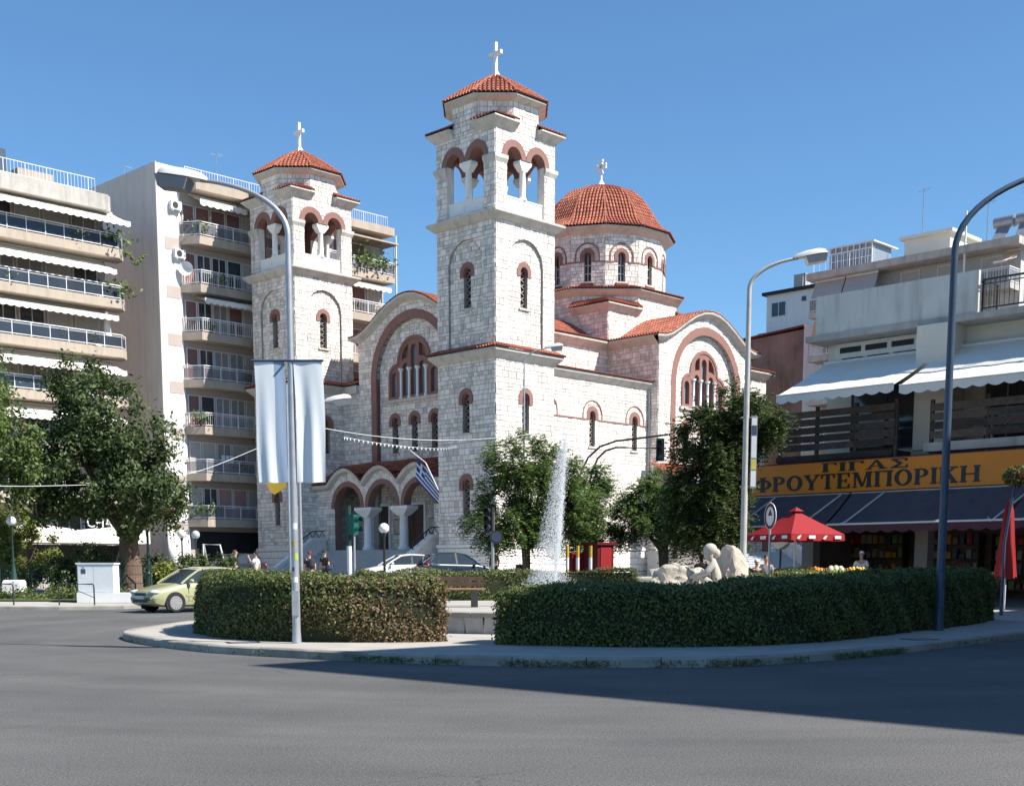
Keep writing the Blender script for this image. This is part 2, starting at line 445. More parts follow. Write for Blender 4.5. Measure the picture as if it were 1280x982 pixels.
def spline(P, n=10, closed=False):
    out = []; k = len(P)
    rngs = range(k if closed else k - 1)
    for i in rngs:
        if closed: p0, p1, p2, p3 = P[i - 1], P[i], P[(i + 1) % k], P[(i + 2) % k]
        else: p0, p1, p2, p3 = P[max(i - 1, 0)], P[i], P[i + 1], P[min(i + 2, k - 1)]
        p0, p1, p2, p3 = map(lambda q: Vector(q), (p0, p1, p2, p3))
        for j in range(n):
            t = j / n
            out.append(.5 * ((2 * p1) + (p2 - p0) * t + (2 * p0 - 5 * p1 + 4 * p2 - p3) * t * t + (3 * p1 - p0 - 3 * p2 + p3) * t ** 3))
    if not closed: out.append(Vector(P[-1]))
    return out
def inset(P, d):
    n = len(P); out = []
    for i in range(n):
        a = P[i - 1]; b = P[(i + 1) % n]; t = (b - a).normalized()
        out.append(P[i] + Vector((-t.y, t.x)) * d)
    return out
def pavement(name, P, h, label, kerb=.16, mt=None, stone=1.0):
    """raised sheet with a kerb of separate stones; P counter-clockwise plan outline"""
    Z = lambda p, e=0.: gz(p.y) + h + e
    mb = MB(); inn = inset(P, kerb)
    tr = tessellate_polygon([[Vector((p.x, p.y, 0)) for p in inn]])
    mb.v = [(p.x, p.y, Z(p, -.012)) for p in inn]
    for t in tr:
        a, b, c = (inn[i] for i in t)
        if (b - a).x * (c - a).y - (b - a).y * (c - a).x < 0: t = t[::-1]
        mb.f.append(list(t)); mb.m.append(0); mb.t.append(1.)
    o = mb.build(name, mt or PAVE); tag(o, label, "pavement", kind="structure")
    # kerb stones
    rg = random.Random(len(P)); n = len(P); acc = []; cur = [0]
    L = 0
    for i in range(n):
        L += (P[(i + 1) % n] - P[i]).length; cur.append(i + 1)
        if L >= stone or i == n - 1:
            acc.append(cur); cur = [i + 1]; L = 0
    for seg in acc:
        m = MB(); pts = [(P[i % n], inn[i % n]) for i in seg]; e = rg.uniform(-.006, .006); tn = rg.uniform(.85, 1.12)
        if len(pts) < 2: continue
        g = .008
        d0 = (pts[1][0] - pts[0][0]).normalized() * g; d1 = (pts[-2][0] - pts[-1][0]).normalized() * g
        for q, (a, b) in enumerate(pts):
            sh = d0 if q == 0 else d1 if q == len(pts) - 1 else Vector((0, 0))
            a = a + sh; b = b + sh; c = a + (b - a) * .14
            m.v += [(a.x, a.y, gz(a.y) - .05), (a.x, a.y, Z(a, e - .025)), (c.x, c.y, Z(a, e)), (b.x, b.y, Z(b, e)), (b.x, b.y, Z(b, -.06))]
        for q in range(len(pts) - 1):
            for w in range(4): m.f.append([q * 5 + w, (q + 1) * 5 + w, (q + 1) * 5 + w + 1, q * 5 + w + 1]); m.m.append(0); m.t.append(tn)
        m.f.append([4, 3, 2, 1, 0]); m.m.append(0); m.t.append(tn)
        z = (len(pts) - 1) * 5; m.f.append([z, z + 1, z + 2, z + 3, z + 4]); m.m.append(0); m.t.append(tn)
        m.build("kerb_stone", KERB, o)
    return o
V2 = lambda *a: Vector(a)
# roundabout island (front edge measured, back closed smoothly)
ISL = [(-8.6, 29.8), (-8.0, 26.7), (-5.7, 23.2), (-3.6, 21.4), (-1.9, 20.3), (0, 19.55), (1.8, 19.3), (3.7, 19.7), (6.2, 21.9), (9.0, 25.2), (11.4, 28.0), (13.8, 31.5), (15.6, 35.5), (15.2, 40), (12, 44), (6, 46), (0, 45.5), (-4.6, 42), (-7.6, 36.5)]
isl = spline([V2(*p) for p in ISL], 8, True)
pavement("island_pavement", isl, .15, "pale concrete paving of the planted roundabout island", .2, stone=1.1)
# church frame
CH = Vector((-0.97, 78, 0)); CR = R(45.4)
cu = Vector((math.cos(CR), math.sin(CR))); cv = Vector((-math.sin(CR), math.cos(CR)))
def chw(u, v): return Vector((CH.x, CH.y)) + cu * u + cv * v
def dens(P, step=1.0):
    out = []
    for a, b in zip(P, P[1:] + P[:1]):
        n = max(1, int((b - a).length / step))
        out += [a + (b - a) * (i / n) for i in range(n)]
    return out
pavement("church_forecourt", dens([chw(*p) for p in ((-5.5, 29), (-5.5, -3.2), (44, -3.2), (44, 29))], 3), .14, "paved forecourt around the church", stone=3)
pavement("park_pavement", dens([V2(*p) for p in ((-90, 43), (-15, 42.5), (-13.0, 43.0), (-11.8, 44.6), (1, 57.8), (-12.7, 72), (-40, 102), (-110, 102))], 1.6), .13, "pavement in front of the small park", stone=1.6)
mb = MB()
for i in range(20):
    x0 = -40 + i * 1.4
    mb.v += [(x0, 45.6, gz(45.6) + .165), (x0, 51.5, gz(51.5) + .165)]
for i in range(19): mb.f.append([i * 2, i * 2 + 2, i * 2 + 3, i * 2 + 1]); mb.m.append(0); mb.t.append(1.)
tag(mb.build("lawn", GRASS), "strip of lawn behind the park railing", "lawn", kind="structure")
# shop side: plan frame of the shop building
SH = Vector((9.9, 52)); sx = Vector((.712, -.702)); sy = Vector((.702, .712))
def shw(a, b): return SH + sx * a + sy * b
pavement("shop_pavement", dens([shw(*p) for p in ((-3.5, -5.2), (45, -5.2), (45, 30), (-3.5, 30))], 2.5), .14, "pavement in front of the fruit shop", stone=2.5)

# ============================================================ church
church = thing("church", "white stone church with red tiled dome and twin bell towers", "church", (CH.x, CH.y, 0), CR)
G0 = .85
L = 5.07
def frames(x0, x1, y0, y1):
    return {'S': Frame((x0, y0, 0), (1, 0, 0), (0, -1, 0)), 'E': Frame((x1, y0, 0), (0, 1, 0), (1, 0, 0)),
            'N': Frame((x1, y1, 0), (-1, 0, 0), (0, 1, 0)), 'W': Frame((x0, y1, 0), (0, -1, 0), (-1, 0, 0))}
_win = {}
def slit_window(parent, fr, c, zb, top, hb, ro=.61, ri=.31, d=0., ring2=None, grille=True, deep=.26):
    zs = top - ro
    m = MB(); m.prism(ring(c, hb, zs, ro, ri, 14), fr, d - .05, d + .075)
    m.build("window_surround", BROWN, parent)
    # recessed brown inner ring
    m = MB(); m.prism(ring(c, hb, zs, ri + .004, ri - .07, 12), fr, d - .2, d - .06); m.build("inner_surround", BROWN, parent)
    m = MB(); m.prism([(c - ri - .05, zb - .05), (c + ri + .05, zb - .05), (c + ri + .05, zs + ri + .05), (c - ri - .05, zs + ri + .05)], fr, d - deep - .05, d - deep); 
    m.build("window_pane", GLASS_D, parent)
    m = MB(); m.box(-ri - .14, ri + .14, -.1, .12, -.12, 0)
    m.v = [tuple(fr(c + x, zb + z, d + .02 - y)) for x, y, z in m.v]; m.build("window_sill", CREAM, parent)
    if grille:
        m = MB(); n = max(3, int((zs + ri - zb) / .36)); h = (zs + ri * .6 - zb) / n
        for i in range(n):
            za = zb + i * h
            m.bar(fr(c - ri, za, d - deep + .05), fr(c + ri, za + h, d - deep + .05), .045)
            m.bar(fr(c + ri, za, d - deep + .05), fr(c - ri, za + h, d - deep + .05), .045)
        m.build("grille", GRILLE, parent)
    return arch(c, zb, zs, ri, 12)
def gores(mb, n, prof, rot, pitch=.25, row=.42, seed=0, hip=.09):
    """n-sided roof of tiles; prof [(apothem,z)] from eave to apex"""
    tn = math.tan(math.pi / n)
    cum = [0]
    for (a, za), (b, zb) in zip(prof, prof[1:]): cum.append(cum[-1] + math.hypot(b - a, zb - za))
    T = cum[-1]
    def pr(b):
        x = b * T
        for i in range(len(prof) - 1):
            if x <= cum[i + 1] or i == len(prof) - 2:
                k = (x - cum[i]) / (cum[i + 1] - cum[i]); return prof[i][0] + (prof[i + 1][0] - prof[i][0]) * k, prof[i][1] + (prof[i + 1][1] - prof[i][1]) * k
    ew = prof[0][0] * tn
    for k in range(n):
        an = rot + (k + .5) * 2 * math.pi / n
        dx, dy = math.cos(an), math.sin(an)
        def P(a, b, clampw=True):
            ap, z = pr(b); o = (a * 2 - 1) * ew; hw = ap * tn
            if clampw: o = max(-hw, min(hw, o))
            return Vector((dx * ap - dy * o, dy * ap + dx * o, z))
        tiles(mb, P, 2 * ew, T, pitch, row, seed + k, lim=lambda a, b: abs((a * 2 - 1) * ew) < pr(b)[0] * tn + .02)
        vn = an + math.pi / n
        mb.tube([(math.cos(vn) * pr(b)[0] / math.cos(math.pi / n), math.sin(vn) * pr(b)[0] / math.cos(math.pi / n), pr(b)[1] + .03) for b in [i / 14 for i in range(15)]], hip, 6, 0, t=.85)
def shift(mb, dx=0, dy=0, dz=0): mb.v = [(x + dx, y + dy, z + dz) for x, y, z in mb.v]; return mb
def oct_path(h): q = h * math.tan(math.pi / 8); return [(q, -h), (h, -q), (h, q), (q, h), (-q, h), (-h, q), (-h, -q), (-q, -h)]
def square_to_octagon(parent, cx, cy, h, z0, z1, ze, out, rise, seed, z_sof):
    """octagon wall standing on a square of half-width h, tiled corner roofs, eave"""
    bw = MB(); st = MB(); q = h * math.tan(math.pi / 8)
    for k in range(8):
        an = -math.pi / 2 + k * math.pi / 4
        nx, ny = math.cos(an), math.sin(an)
        fr = Frame((cx + nx * h, cy + ny * h, 0), (-ny, nx, 0), (nx, ny, 0))
        bw.prism([(-q, z0), (q, z0), (q, z1), (-q, z1)], fr, -.3, 0)
        stones(st, fr, -q, q, z0, z1, seed=seed + k)
    bw.build("octagon_wall", MORTAR, parent); st.build("stonework", W_STONE, parent, kind="stuff")
    co = MB(); cornice(co, oct_path(h), [(.0, z1 - .03), (out, ze - .12), (out, ze - .03), (-.4, ze - .02)]); shift(co, cx, cy); co.build("cornice", CREAM, parent)
    cr = MB(); ti = MB(); w = h - q + .12
    for k in range(4):
        c1 = MB(); t1 = MB()
        cornice(c1, [(-h, -h + w), (-h, -h), (-h + w, -h)], [(.02, z0 - .05), (out * .95, z0 + .38), (out * .95, z0 + .46), (-.35, z0 + .5)], False)
        e = out; ze2 = z0 + .5; hx = -h + (h - q) / 2 + .02
        tp = z0 + .5 + rise
        tiles(t1, bil((-h - e, -h - e, ze2), (-h + w, -h - e, ze2), (hx, hx, tp), (-h + w, -h + .04, tp - rise * .42)), w + e, (h - q) * .8 + e, .25, .4, seed + k)
        tiles(t1, bil((-h - e, -h + w, ze2), (-h - e, -h - e, ze2), (-h + .04, -h + w, tp - rise * .42), (hx, hx, tp)), w + e, (h - q) * .8 + e, .25, .4, seed + k + 9)
        for src, dst in ((c1, cr), (t1, ti)):
            ca, sa = math.cos(k * math.pi / 2), math.sin(k * math.pi / 2); o = len(dst.v)
            dst.v += [(cx + x * ca - y * sa, cy + x * sa + y * ca, z) for x, y, z in src.v]
            dst.f += [[i + o for i in f] for f in src.f]; dst.m += src.m; dst.t += src.t
    cr.build("corner_cornice", CREAM, parent, kind="stuff"); ti.build("corner_roof_tiles", [TILE, TILE_D], parent, kind="stuff")
def frustum(mb, fr, a, b):
    """a,b = (s0,s1,d0,d1,z)"""
    vs = [fr(s, q[4], d) for q in (a, b) for s, d in ((q[0], q[3]), (q[1], q[3]), (q[1], q[2]), (q[0], q[2]))]
    mb.add(vs, [(3, 2, 1, 0), (4, 5, 6, 7), (0, 1, 5, 4), (1, 2, 6, 5), (2, 3, 7, 6), (3, 0, 4, 7)])
BLOCK = MB(); BLOCK.box(-.5, .5, -.5, .5, -.5, .5)
BLOCK_ME = None
def base_stones(parent, fr, s0, s1, z0, z1, rows, seed):
    """large squared base stones, one object each"""
    global BLOCK_ME
    rg = random.Random(seed); h = (z1 - z0) / rows
    if BLOCK_ME is None:
        b = BLOCK; ob = b.build("base_stone", BASE_ST); BLOCK_ME = ob.data; bpy.data.objects.remove(ob)
    for r in range(rows):
        s = s0 - (.45 if r % 2 else 0)
        while s < s1 - .05:
            w = rg.uniform(.85, 1.15); a = max(s, s0); b = min(s + w, s1)
            if b - a > .12:
                o = bpy.data.objects.new("base_stone", BLOCK_ME); COL.objects.link(o); o.parent = parent
                c = fr((a + b) / 2, z0 + (r + .5) * h, -.03)
                o.matrix_local = Matrix.Translation(c) @ Matrix.Rotation(math.atan2(fr.s.y, fr.s.x), 4, 'Z') @ Matrix.Diagonal((b - a - .045, .2 + rg.uniform(-.02, .02), h - .045, 1))
            s += w

def make_tower():
    bw = MB(); st = MB(); F = frames(0, L, 0, L); e = .004
    tw = bpy.data.objects.new("bell_tower", None)
    for side, fr in F.items():
        h1 = arch(L / 2, 9.76, 12.43 - .61, .31, 12); h2 = arch(L / 2, 4.67, 7.34 - .61, .31, 12)
        bw.prism(outline(e, L - e, G0, 14.1), fr, -.3, 0, [h1, h2], back=False)
        stones(st, fr, 0, L, 3.05, 13.98, [h1, h2, arch(L / 2, 11.44, 11.82, .56, 12), arch(L / 2, 6.33, 6.73, .56, 12)], seed=ord(side))
        rel = arch(L / 2, 14.3, 19.53, 1.52, 18)
        bw.prism(outline(e, L - e, 14.1, 22.3), fr, -.14, 0, [rel], back=False)
        h3 = arch(L / 2, 17.1, 19.8 - .61, .31, 12)
        bw.prism(arch(L / 2, 14.25, 19.53, 1.56, 18), fr, -.5, -.16, [h3], back=False)
        stones(st, fr, 0, L, 14.6, 21.9, [rel], seed=ord(side) + 7)
        stones(st, fr, L / 2 - 1.52, L / 2 + 1.52, 14.6, 21.1, [h3, arch(L / 2, 18.93, 19.19, .56, 12)], seed=ord(side) + 8, d=-.16, keep=None)
    # clip: relief stones beyond the arch head hide inside the wall
    tw = bw.build("bell_tower", [MORTAR, BROWN], church)
    st.build("stonework", W_STONE, tw, kind="stuff")
    for side, fr in F.items():
        slit_window(tw, fr, L / 2, 9.76, 12.43, 11.44); slit_window(tw, fr, L / 2, 4.67, 7.34, 6.33)
        slit_window(tw, fr, L / 2, 17.1, 19.8, 18.93, d=-.16)
        base_stones(tw, fr, -.06, L + .06, G0 + .1, 2.83, 4, ord(side))
    sq = [(0, 0), (L, 0), (L, L), (0, L)]
    m = MB(); cornice(m, sq, [(.0, 2.85), (.12, 2.86), (.14, 3.04), (.0, 3.09)]); m.build("base_ledge", BASE_ST, tw)
    m = MB(); cornice(m, sq, [(.03, 13.93), (.45, 14.36), (.45, 14.5), (-.1, 14.55)]); m.build("lower_cornice", CREAM, tw)
    m = MB()
    for a, b, n in (((0, 0), (L, 0), (0, -1)), ((L, 0), (L, L), (1, 0)), ((L, L), (0, L), (0, 1)), ((0, L), (0, 0), (-1, 0))):
        a = Vector(a); b = Vector(b); n = Vector(n); d = (b - a).normalized(); o = .55
        A = a + n * o - d * o; B = b + n * o + d * o
        tiles(m, bil((A.x, A.y, 14.53), (B.x, B.y, 14.53), (a.x, a.y, 14.82), (b.x, b.y, 14.82)), L + 1.1, .62, .25, .31, 3)
    m.build("roof_tiles", [TILE, TILE_D], tw, kind="stuff")
    m = MB(); cornice(m, sq, [(.03, 21.82), (.16, 21.86), (.48, 22.16), (.5, 22.28), (-.4, 22.34)]); m.build("belfry_cornice", CREAM, tw)
    # belfry
    bf = MB(); bs = MB(); zt = 26.98
    c1, c2, zs, ri, pb = 1.53, L - 1.53, 25.5, .6, 23.25
    U_ = [(c1 - ri, 22.4)] + [(c1 - ri * math.cos(math.pi * i / 12), zs + ri * math.sin(math.pi * i / 12)) for i in range(13)] + [(c2 - ri * math.cos(math.pi * i / 12), zs + ri * math.sin(math.pi * i / 12)) for i in range(13)] + [(c2 + ri, 22.4)]
    conv = [[(c1 - ri, 22.3), (c2 + ri, 22.3), (c2 + ri, zs), (c1 - ri, zs)], arch(c1, zs - .05, zs, .96, 12), arch(c2, zs - .05, zs, .96, 12)]
    for side, fr in F.items():
        bf.prism(outline(e, L - e, 22.3, zt), fr, -.5, 0, [U_], back=False, hside=1)
        bf.prism(outline(.5, L - .5, 22.3, zt), fr, -.51, -.502, [U_], mi=1, front=False)
        stones(bs, fr, 0, L, 22.3, zt, conv, seed=ord(side) + 3)
    bf.box(.3, L - .3, .3, L - .3, 22.2, 22.38); bf.box(.3, L - .3, .3, L - .3, 26.7, 26.95, 1)
    for side, fr in F.items():
        for a in (c1 - ri, c2 + ri - .014): bs.prism([(a, 22.4), (a + .014, 22.4), (a + .014, zs - .0), (a, zs - .0)], fr, -.505, -.002)
    bo = bf.build("belfry_wall", [MORTAR, BROWN], tw); bs.build("stonework", W_STONE, tw, kind="stuff")
    for side, fr in F.items():
        for c, other in ((c1, c2), (c2, c1)):
            m = MB(); n = 18; ro = 1.0; mid = L / 2
            P = [(c - ro * math.cos(math.pi * i / n), zs + ro * math.sin(math.pi * i / n)) for i in range(n + 1)] + [(c + ri * math.cos(math.pi * i / n), zs + ri * math.sin(math.pi * i / n)) for i in range(n + 1)]
            if c < other: P = clip(P, 1, 0, mid - .004)
            else: P = clip(P, -1, 0, -mid - .004)
            m.prism(P, fr, -.05, .07); m.build("arch_ring", BROWN, tw)
        m = MB(); m.box(c1 - ri + .002, c2 + ri - .002, 0, 0, 0, 0); m = MB()
        m.prism([(c1 - ri + .003, 22.36), (c2 + ri - .003, 22.36), (c2 + ri - .003, pb), (c1 - ri + .003, pb)], fr, -.42, -.12)
        m.prism([(c1 - ri + .2, 22.6), (L / 2 - .2, 22.6), (L / 2 - .2, pb - .25), (c1 - ri + .2, pb - .25)], fr, -.12, -.09)
        m.prism([(L / 2 + .2, 22.6), (c2 + ri - .2, 22.6), (c2 + ri - .2, pb - .25), (L / 2 + .2, pb - .25)], fr, -.12, -.09)
        m.prism([(c1 - ri + .003, pb), (c2 + ri - .003, pb), (c2 + ri - .003, pb + .08), (c1 - ri + .003, pb + .08)], fr, -.46, -.08)
        m.build("parapet", MARBLE, tw)
        m = MB(); o = fr(L / 2, 0, -.27); m.lathe([(.26, pb + .08), (.26, pb + .18), (.2, pb + .24), (.185, 24.9), (.24, 25.0)], 14, (o.x, o.y, 0)); m.build("column", MARBLE, tw, 40)
        m = MB(); frustum(m, fr, (L / 2 - .2, L / 2 + .2, -.47, -.07, 24.95), (L / 2 - .5, L / 2 + .5, -.54, .02, 25.32)); frustum(m, fr, (L / 2 - .5, L / 2 + .5, -.54, .02, 25.32), (L / 2 - .5, L / 2 + .5, -.54, .02, 25.49)); m.build("capital", MARBLE, tw)
    for (x, y), (ax, ay), (bx, by) in (((0, 0), (0, .94), (.94, 0)), ((L, 0), (L - .94, 0), (L, .94)), ((L, L), (L, L - .94), (L - .94, L)), ((0, L), (.94, L), (0, L - .94))):
        m = MB(); cornice(m, [(ax, ay), (x, y), (bx, by)], [(.03, 25.02), (.05, 25.06), (.15, 25.26), (.16, 25.46), (.0, 25.48)], False)
        # return into the opening
        m.build("pier_capital", CREAM, tw)
    square_to_octagon(tw, L / 2, L / 2, L / 2, zt, 28.66, 28.98, .5, .55, 40, 27)
    m = MB(); gores(m, 8, [(L / 2 + .58, 28.98), (2.2, 29.65), (1.2, 30.32), (.2, 30.88)], -math.pi / 8 - math.pi / 2 + math.pi / 4 * 0, .25, .36, 5); shift(m, L / 2, L / 2); m.build("roof_tiles", [TILE, TILE_D], tw, kind="stuff")
    m = MB(); c = L / 2
    m.lathe([(.52, 30.68), (.3, 30.95), (.16, 31.2)], 4, (c, c, 0), 0, math.pi / 4)
    m.box(c - .09, c + .09, c - .1, c + .1, 31.0, 32.85); m.box(c - .087, c + .087, c - .52, c + .52, 32.1, 32.32)
    m.build("cross", MARBLE, tw)
    return tw
tw1 = make_tower(); tw1["label"] = "nearer bell tower at the right of the facade"
tw2 = copy_tree(tw1, church); tw2.location = (0, 19.8, 0); tw2["label"] = "farther bell tower at the left of the facade"

# ---- gabled arms
HW = 5.65
EAVE = [(0, 20.05), (.9, 19.95), (1.9, 19.6), (2.9, 19.07), (3.85, 18.5), (4.7, 18.06), (5.4, 17.86), (6.3, 17.78)]
WTOP = [(0, 19.57), (.9, 19.47), (1.9, 19.1), (2.9, 18.55), (3.85, 18.0), (4.7, 17.6), (5.4, 17.42), (HW, 17.4)]
def sym(P): return [(-s, z) for s, z in reversed(P[1:])] + P
def gable_arm(name, fr, depth, seed, detail=True, z0=G0):
    top = [p for p in sym(WTOP)]
    bw = MB(); big = arch(0, z0, 14.72, 3.68, 24)
    lowh = [arch(c, 9.56, 12.33 - .61, .31, 12) for c in (-2.05, 0, 2.05)]
    # opening of the window group: central arch and two half-height side lights
    def grp(o=0.):
        r = 1.72 + o; n = 14; zs = 15.62; zc = 14.75; rs = .88 + o
        P = [(-2.63 - o, 13.2 - o)]
        P += [(-1.75 - rs * math.cos(math.pi / 2 * i / 8), zc + rs * math.sin(math.pi / 2 * i / 8)) for i in range(9)]
        P += [(-r * math.cos(math.pi * i / n), zs + r * math.sin(math.pi * i / n)) for i in range(n + 1)]
        P += [(1.75 + rs * math.sin(math.pi / 2 * i / 8), zc + rs * math.cos(math.pi / 2 * i / 8)) for i in range(9)]
        return P + [(2.63 + o, 13.2 - o)]
    gconv = [arch(0, 13.2, 15.62, 1.7, 14), [(-2.6, 13.2), (2.6, 13.2), (2.6, 14.9), (2.3, 15.4), (1.75, 15.63), (-1.75, 15.63), (-2.3, 15.4), (-2.6, 14.9)]]
    e = .004
    if detail:
        bw.prism(outline(-HW + e, HW - e, z0, top), fr, -.3, 0, [arch(0, z0 + .01, 14.72, 3.68, 24)], back=False)
        bw.prism(arch(0, z0, 14.72, 3.72, 24), fr, -.62, -.3, [grp()] + lowh, back=False)
    else: bw.prism(outline(-HW + e, HW - e, z0, top), fr, -.3, 0, back=False)
    # body under the roof
    g = bw.build(name, [MORTAR], church)
    st = MB()
    stones(st, fr, -HW, HW, 3.0, top, [big, arch(0, z0, 14.72, 4.2, 24)] if detail else [], seed=seed)
    if detail: stones(st, fr, -3.68, 3.68, 3.0, [(-3.68, 14.7)] + [(-3.68 * math.cos(math.pi * i / 16), 14.72 + 3.68 * math.sin(math.pi * i / 16)) for i in range(1, 16)] + [(3.68, 14.7)], lowh + gconv + [arch(c, 11.4, 11.72, .56, 12) for c in (-2.05, 0, 2.05)], seed=seed + 1, d=-.3)
    st.build("stonework", W_STONE, g, kind="stuff")
    if detail:
        m = MB(); m.prism(ring(0, 8.0, 14.72, 4.25, 3.68, 30), fr, -.31, .06); m.build("great_arch", BROWN, g)
        for c in (-2.05, 0, 2.05): slit_window(g, fr, c, 9.56, 12.33, 11.4, d=-.3)
        # tracery
        H = [arch(0, 13.25, 16.45, .30, 10), arch(-.86, 13.25, 15.28, .30, 10), arch(.86, 13.25, 15.28, .30, 10),
             arch(-2.04, 13.25, 14.75, .29, 8), arch(2.04, 13.25, 14.75, .29, 8)]
        def cres(sg):
            return [(sg * .55, 15.95), (sg * 1.0, 15.88), (sg * 1.28, 15.75), (sg * 1.2, 16.2), (sg * .95, 16.6), (sg * .55, 16.85)]
        m = MB(); m.prism(grp(-.01), fr, -.55, -.22, H + [cres(-1), cres(1)]); m.build("window_tracery", BROWN, g)
        m = MB(); m.prism(grp(.0) + [], fr, -.3, -.17, [grp(-.2)]); m.build("tracery_frame", BROWN, g)
        for c, w, zt in ((0, .3, 16.8), (-.86, .3, 15.6), (.86, .3, 15.6), (-2.04, .3, 15.1), (2.04, .3, 15.1), (-.9, .4, 16.9), (.9, .4, 16.9)):
            m = MB(); zb = 13.2 if zt < 16.85 else 15.8; m.prism([(c - w, zb), (c + w, zb), (c + w, zt), (c - w, zt)], fr, -.6, -.5 if zt < 16.85 else -.52); m.build("window_pane", PANE_G if zt < 16.85 else BROWN, g)
        for c in (-1.29, -.43, .43, 1.29):
            m = MB(); o = fr(c, 0, -.2); m.lathe([(.15, 13.22), (.15, 13.32), (.1, 13.38), (.095, 14.95), (.15, 15.1), (.2, 15.12), (.2, 15.24)], 10, (o.x, o.y, 0)); m.build("window_column", MARBLE, g, 40)
        m = MB(); m.prism([(-2.85, 13.0), (2.85, 13.0), (2.85, 13.2), (-2.85, 13.2)], fr, -.5, -.08); m.build("window_sill", CREAM, g)
    # verge band
    m = MB(); E2 = sym(EAVE); n = len(E2); et = lambda s: top_at(E2, s)
    SS = [-6.3 + 12.6 * i / 60 for i in range(61)]; o = 0
    for s in SS:
        sw = max(-HW, min(HW, s)); z = et(s); zw = top_at(top, sw)
        m.v += [tuple(fr(sw, zw - .04, .0)), tuple(fr(s, z - .2, .46)), tuple(fr(s, z - .05, .5)), tuple(fr(s, z - .05, -.3))]
    for i in range(60):
        for k in range(3): m.f.append([i * 4 + k, (i + 1) * 4 + k, (i + 1) * 4 + k + 1, i * 4 + k + 1]); m.m.append(0); m.t.append(1.)
    m.build("verge_cornice", CREAM, g, 30)
    # roof
    m = MB(); cum = [0]
    for a, b in zip(EAVE, EAVE[1:]): cum.append(cum[-1] + math.hypot(b[0] - a[0], b[1] - a[1]))
    def prof(b):
        x = (1 - b) * cum[-1]
        for i in range(len(EAVE) - 1):
            if x <= cum[i + 1] + 1e-6:
                k = (x - cum[i]) / (cum[i + 1] - cum[i]); return EAVE[i][0] + (EAVE[i + 1][0] - EAVE[i][0]) * k, EAVE[i][1] + (EAVE[i + 1][1] - EAVE[i][1]) * k
    def PR(a, b): s, z = prof(b); return fr(s, z, .52 - a * (depth + .52))
    def PL(a, b): s, z = prof(b); return fr(-s, z, .52 - (1 - a) * (depth + .52))
    tiles(m, PR, depth + .5, cum[-1], .25, .42, seed); tiles(m, PL, depth + .5, cum[-1], .25, .42, seed + 1)
    m.build("roof_tiles", [TILE, TILE_D], g, kind="stuff")
    # side eaves
    for sg in (-1, 1):
        m = MB()
        P = [(HW, 17.15), (6.22, 17.6), (6.25, 17.74), (5.3, 17.78)]
        m.v = [tuple(fr(sg * s, z, d)) for d in (.02, -depth) for s, z in P]
        m.f = [[k, k + 1, 5 + k, 4 + k] for k in range(3)]; m.m = [0] * 3; m.t = [1.] * 3
        m.build("side_cornice", CREAM, g)
    return g
def arm_walls(g, fr, depth, z0, seed, sides, holes=()):
    for sg in sides:
        f2 = Frame(fr(sg * HW, 0, -depth if sg < 0 else 0), fr.n if sg < 0 else -fr.n, fr.s * sg)
        m = MB(); m.prism(outline(.004, depth - .004, z0, 17.25), f2, -.3, 0); w = m.build("side_wall", MORTAR, g)
        st = MB(); stones(st, f2, 0, depth, max(z0, 3.0), 17.2, seed=seed + sg); st.build("stonework", W_STONE, g, kind="stuff")
UF = 4.18; U0 = 23.75; V0 = 12.4
fW = Frame((UF, V0, 0), (0, -1, 0), (-1, 0, 0))
gW = gable_arm("west_front", fW, U0 - HW - UF, 11)
arm_walls(gW, fW, U0 - HW - UF, 12.5, 50, (-1, 1))
VS = 2.07
fS = Frame((U0, VS, 0), (1, 0, 0), (0, -1, 0))
gS = gable_arm("south_transept", fS, V0 - HW - VS, 21)
arm_walls(gS, fS, V0 - HW - VS, G0, 60, (-1, 1))
base_stones(gS, Frame((U0 - HW, V0 - HW, 0), (0, -1, 0), (-1, 0, 0)), 0, V0 - HW - VS + .06, G0 + .1, 2.83, 4, 71)
base_stones(gS, fS, -HW - .06, HW + .06, G0 + .1, 2.83, 4, 72)
fE = Frame((38.5, V0, 0), (0, 1, 0), (1, 0, 0)); gE = gable_arm("east_arm", fE, 38.5 - U0 - HW, 31, False); arm_walls(gE, fE, 38.5 - U0 - HW, G0, 80, (-1, 1))
fN = Frame((U0, 22.73, 0), (-1, 0, 0), (0, 1, 0)); gN = gable_arm("north_transept", fN, 22.73 - V0 - HW, 41, False); arm_walls(gN, fN, 22.73 - V0 - HW, G0, 90, (-1, 1))
# lower facade wings between gable and towers
for s0, s1 in ((-7.42, -HW), (HW, 7.34)):
    m = MB(); m.prism(outline(s0, s1, G0, 14.0), fW, -.3, -.004); w = m.build("facade_wing", MORTAR, church)
    st = MB(); stones(st, fW, s0, s1, 3.0, 13.95, seed=int(s0 * 10)); st.build("stonework", W_STONE, w, kind="stuff")
    m = MB(); m.prism([(s0 - .02, 13.95), (s1 + .02, 13.95), (s1 + .02, 14.5), (s0 - .02, 14.5)], fW, -.3, .3); m.build("cornice", CREAM, w)
    m = MB(); tiles(m, bil(fW(s0, 14.53, .4), fW(s1, 14.53, .4), fW(s0, 14.9, -.3), fW(s1, 14.9, -.3)), s1 - s0, .8, .25, .4, 8); m.build("roof_tiles", [TILE, TILE_D], w, kind="stuff")
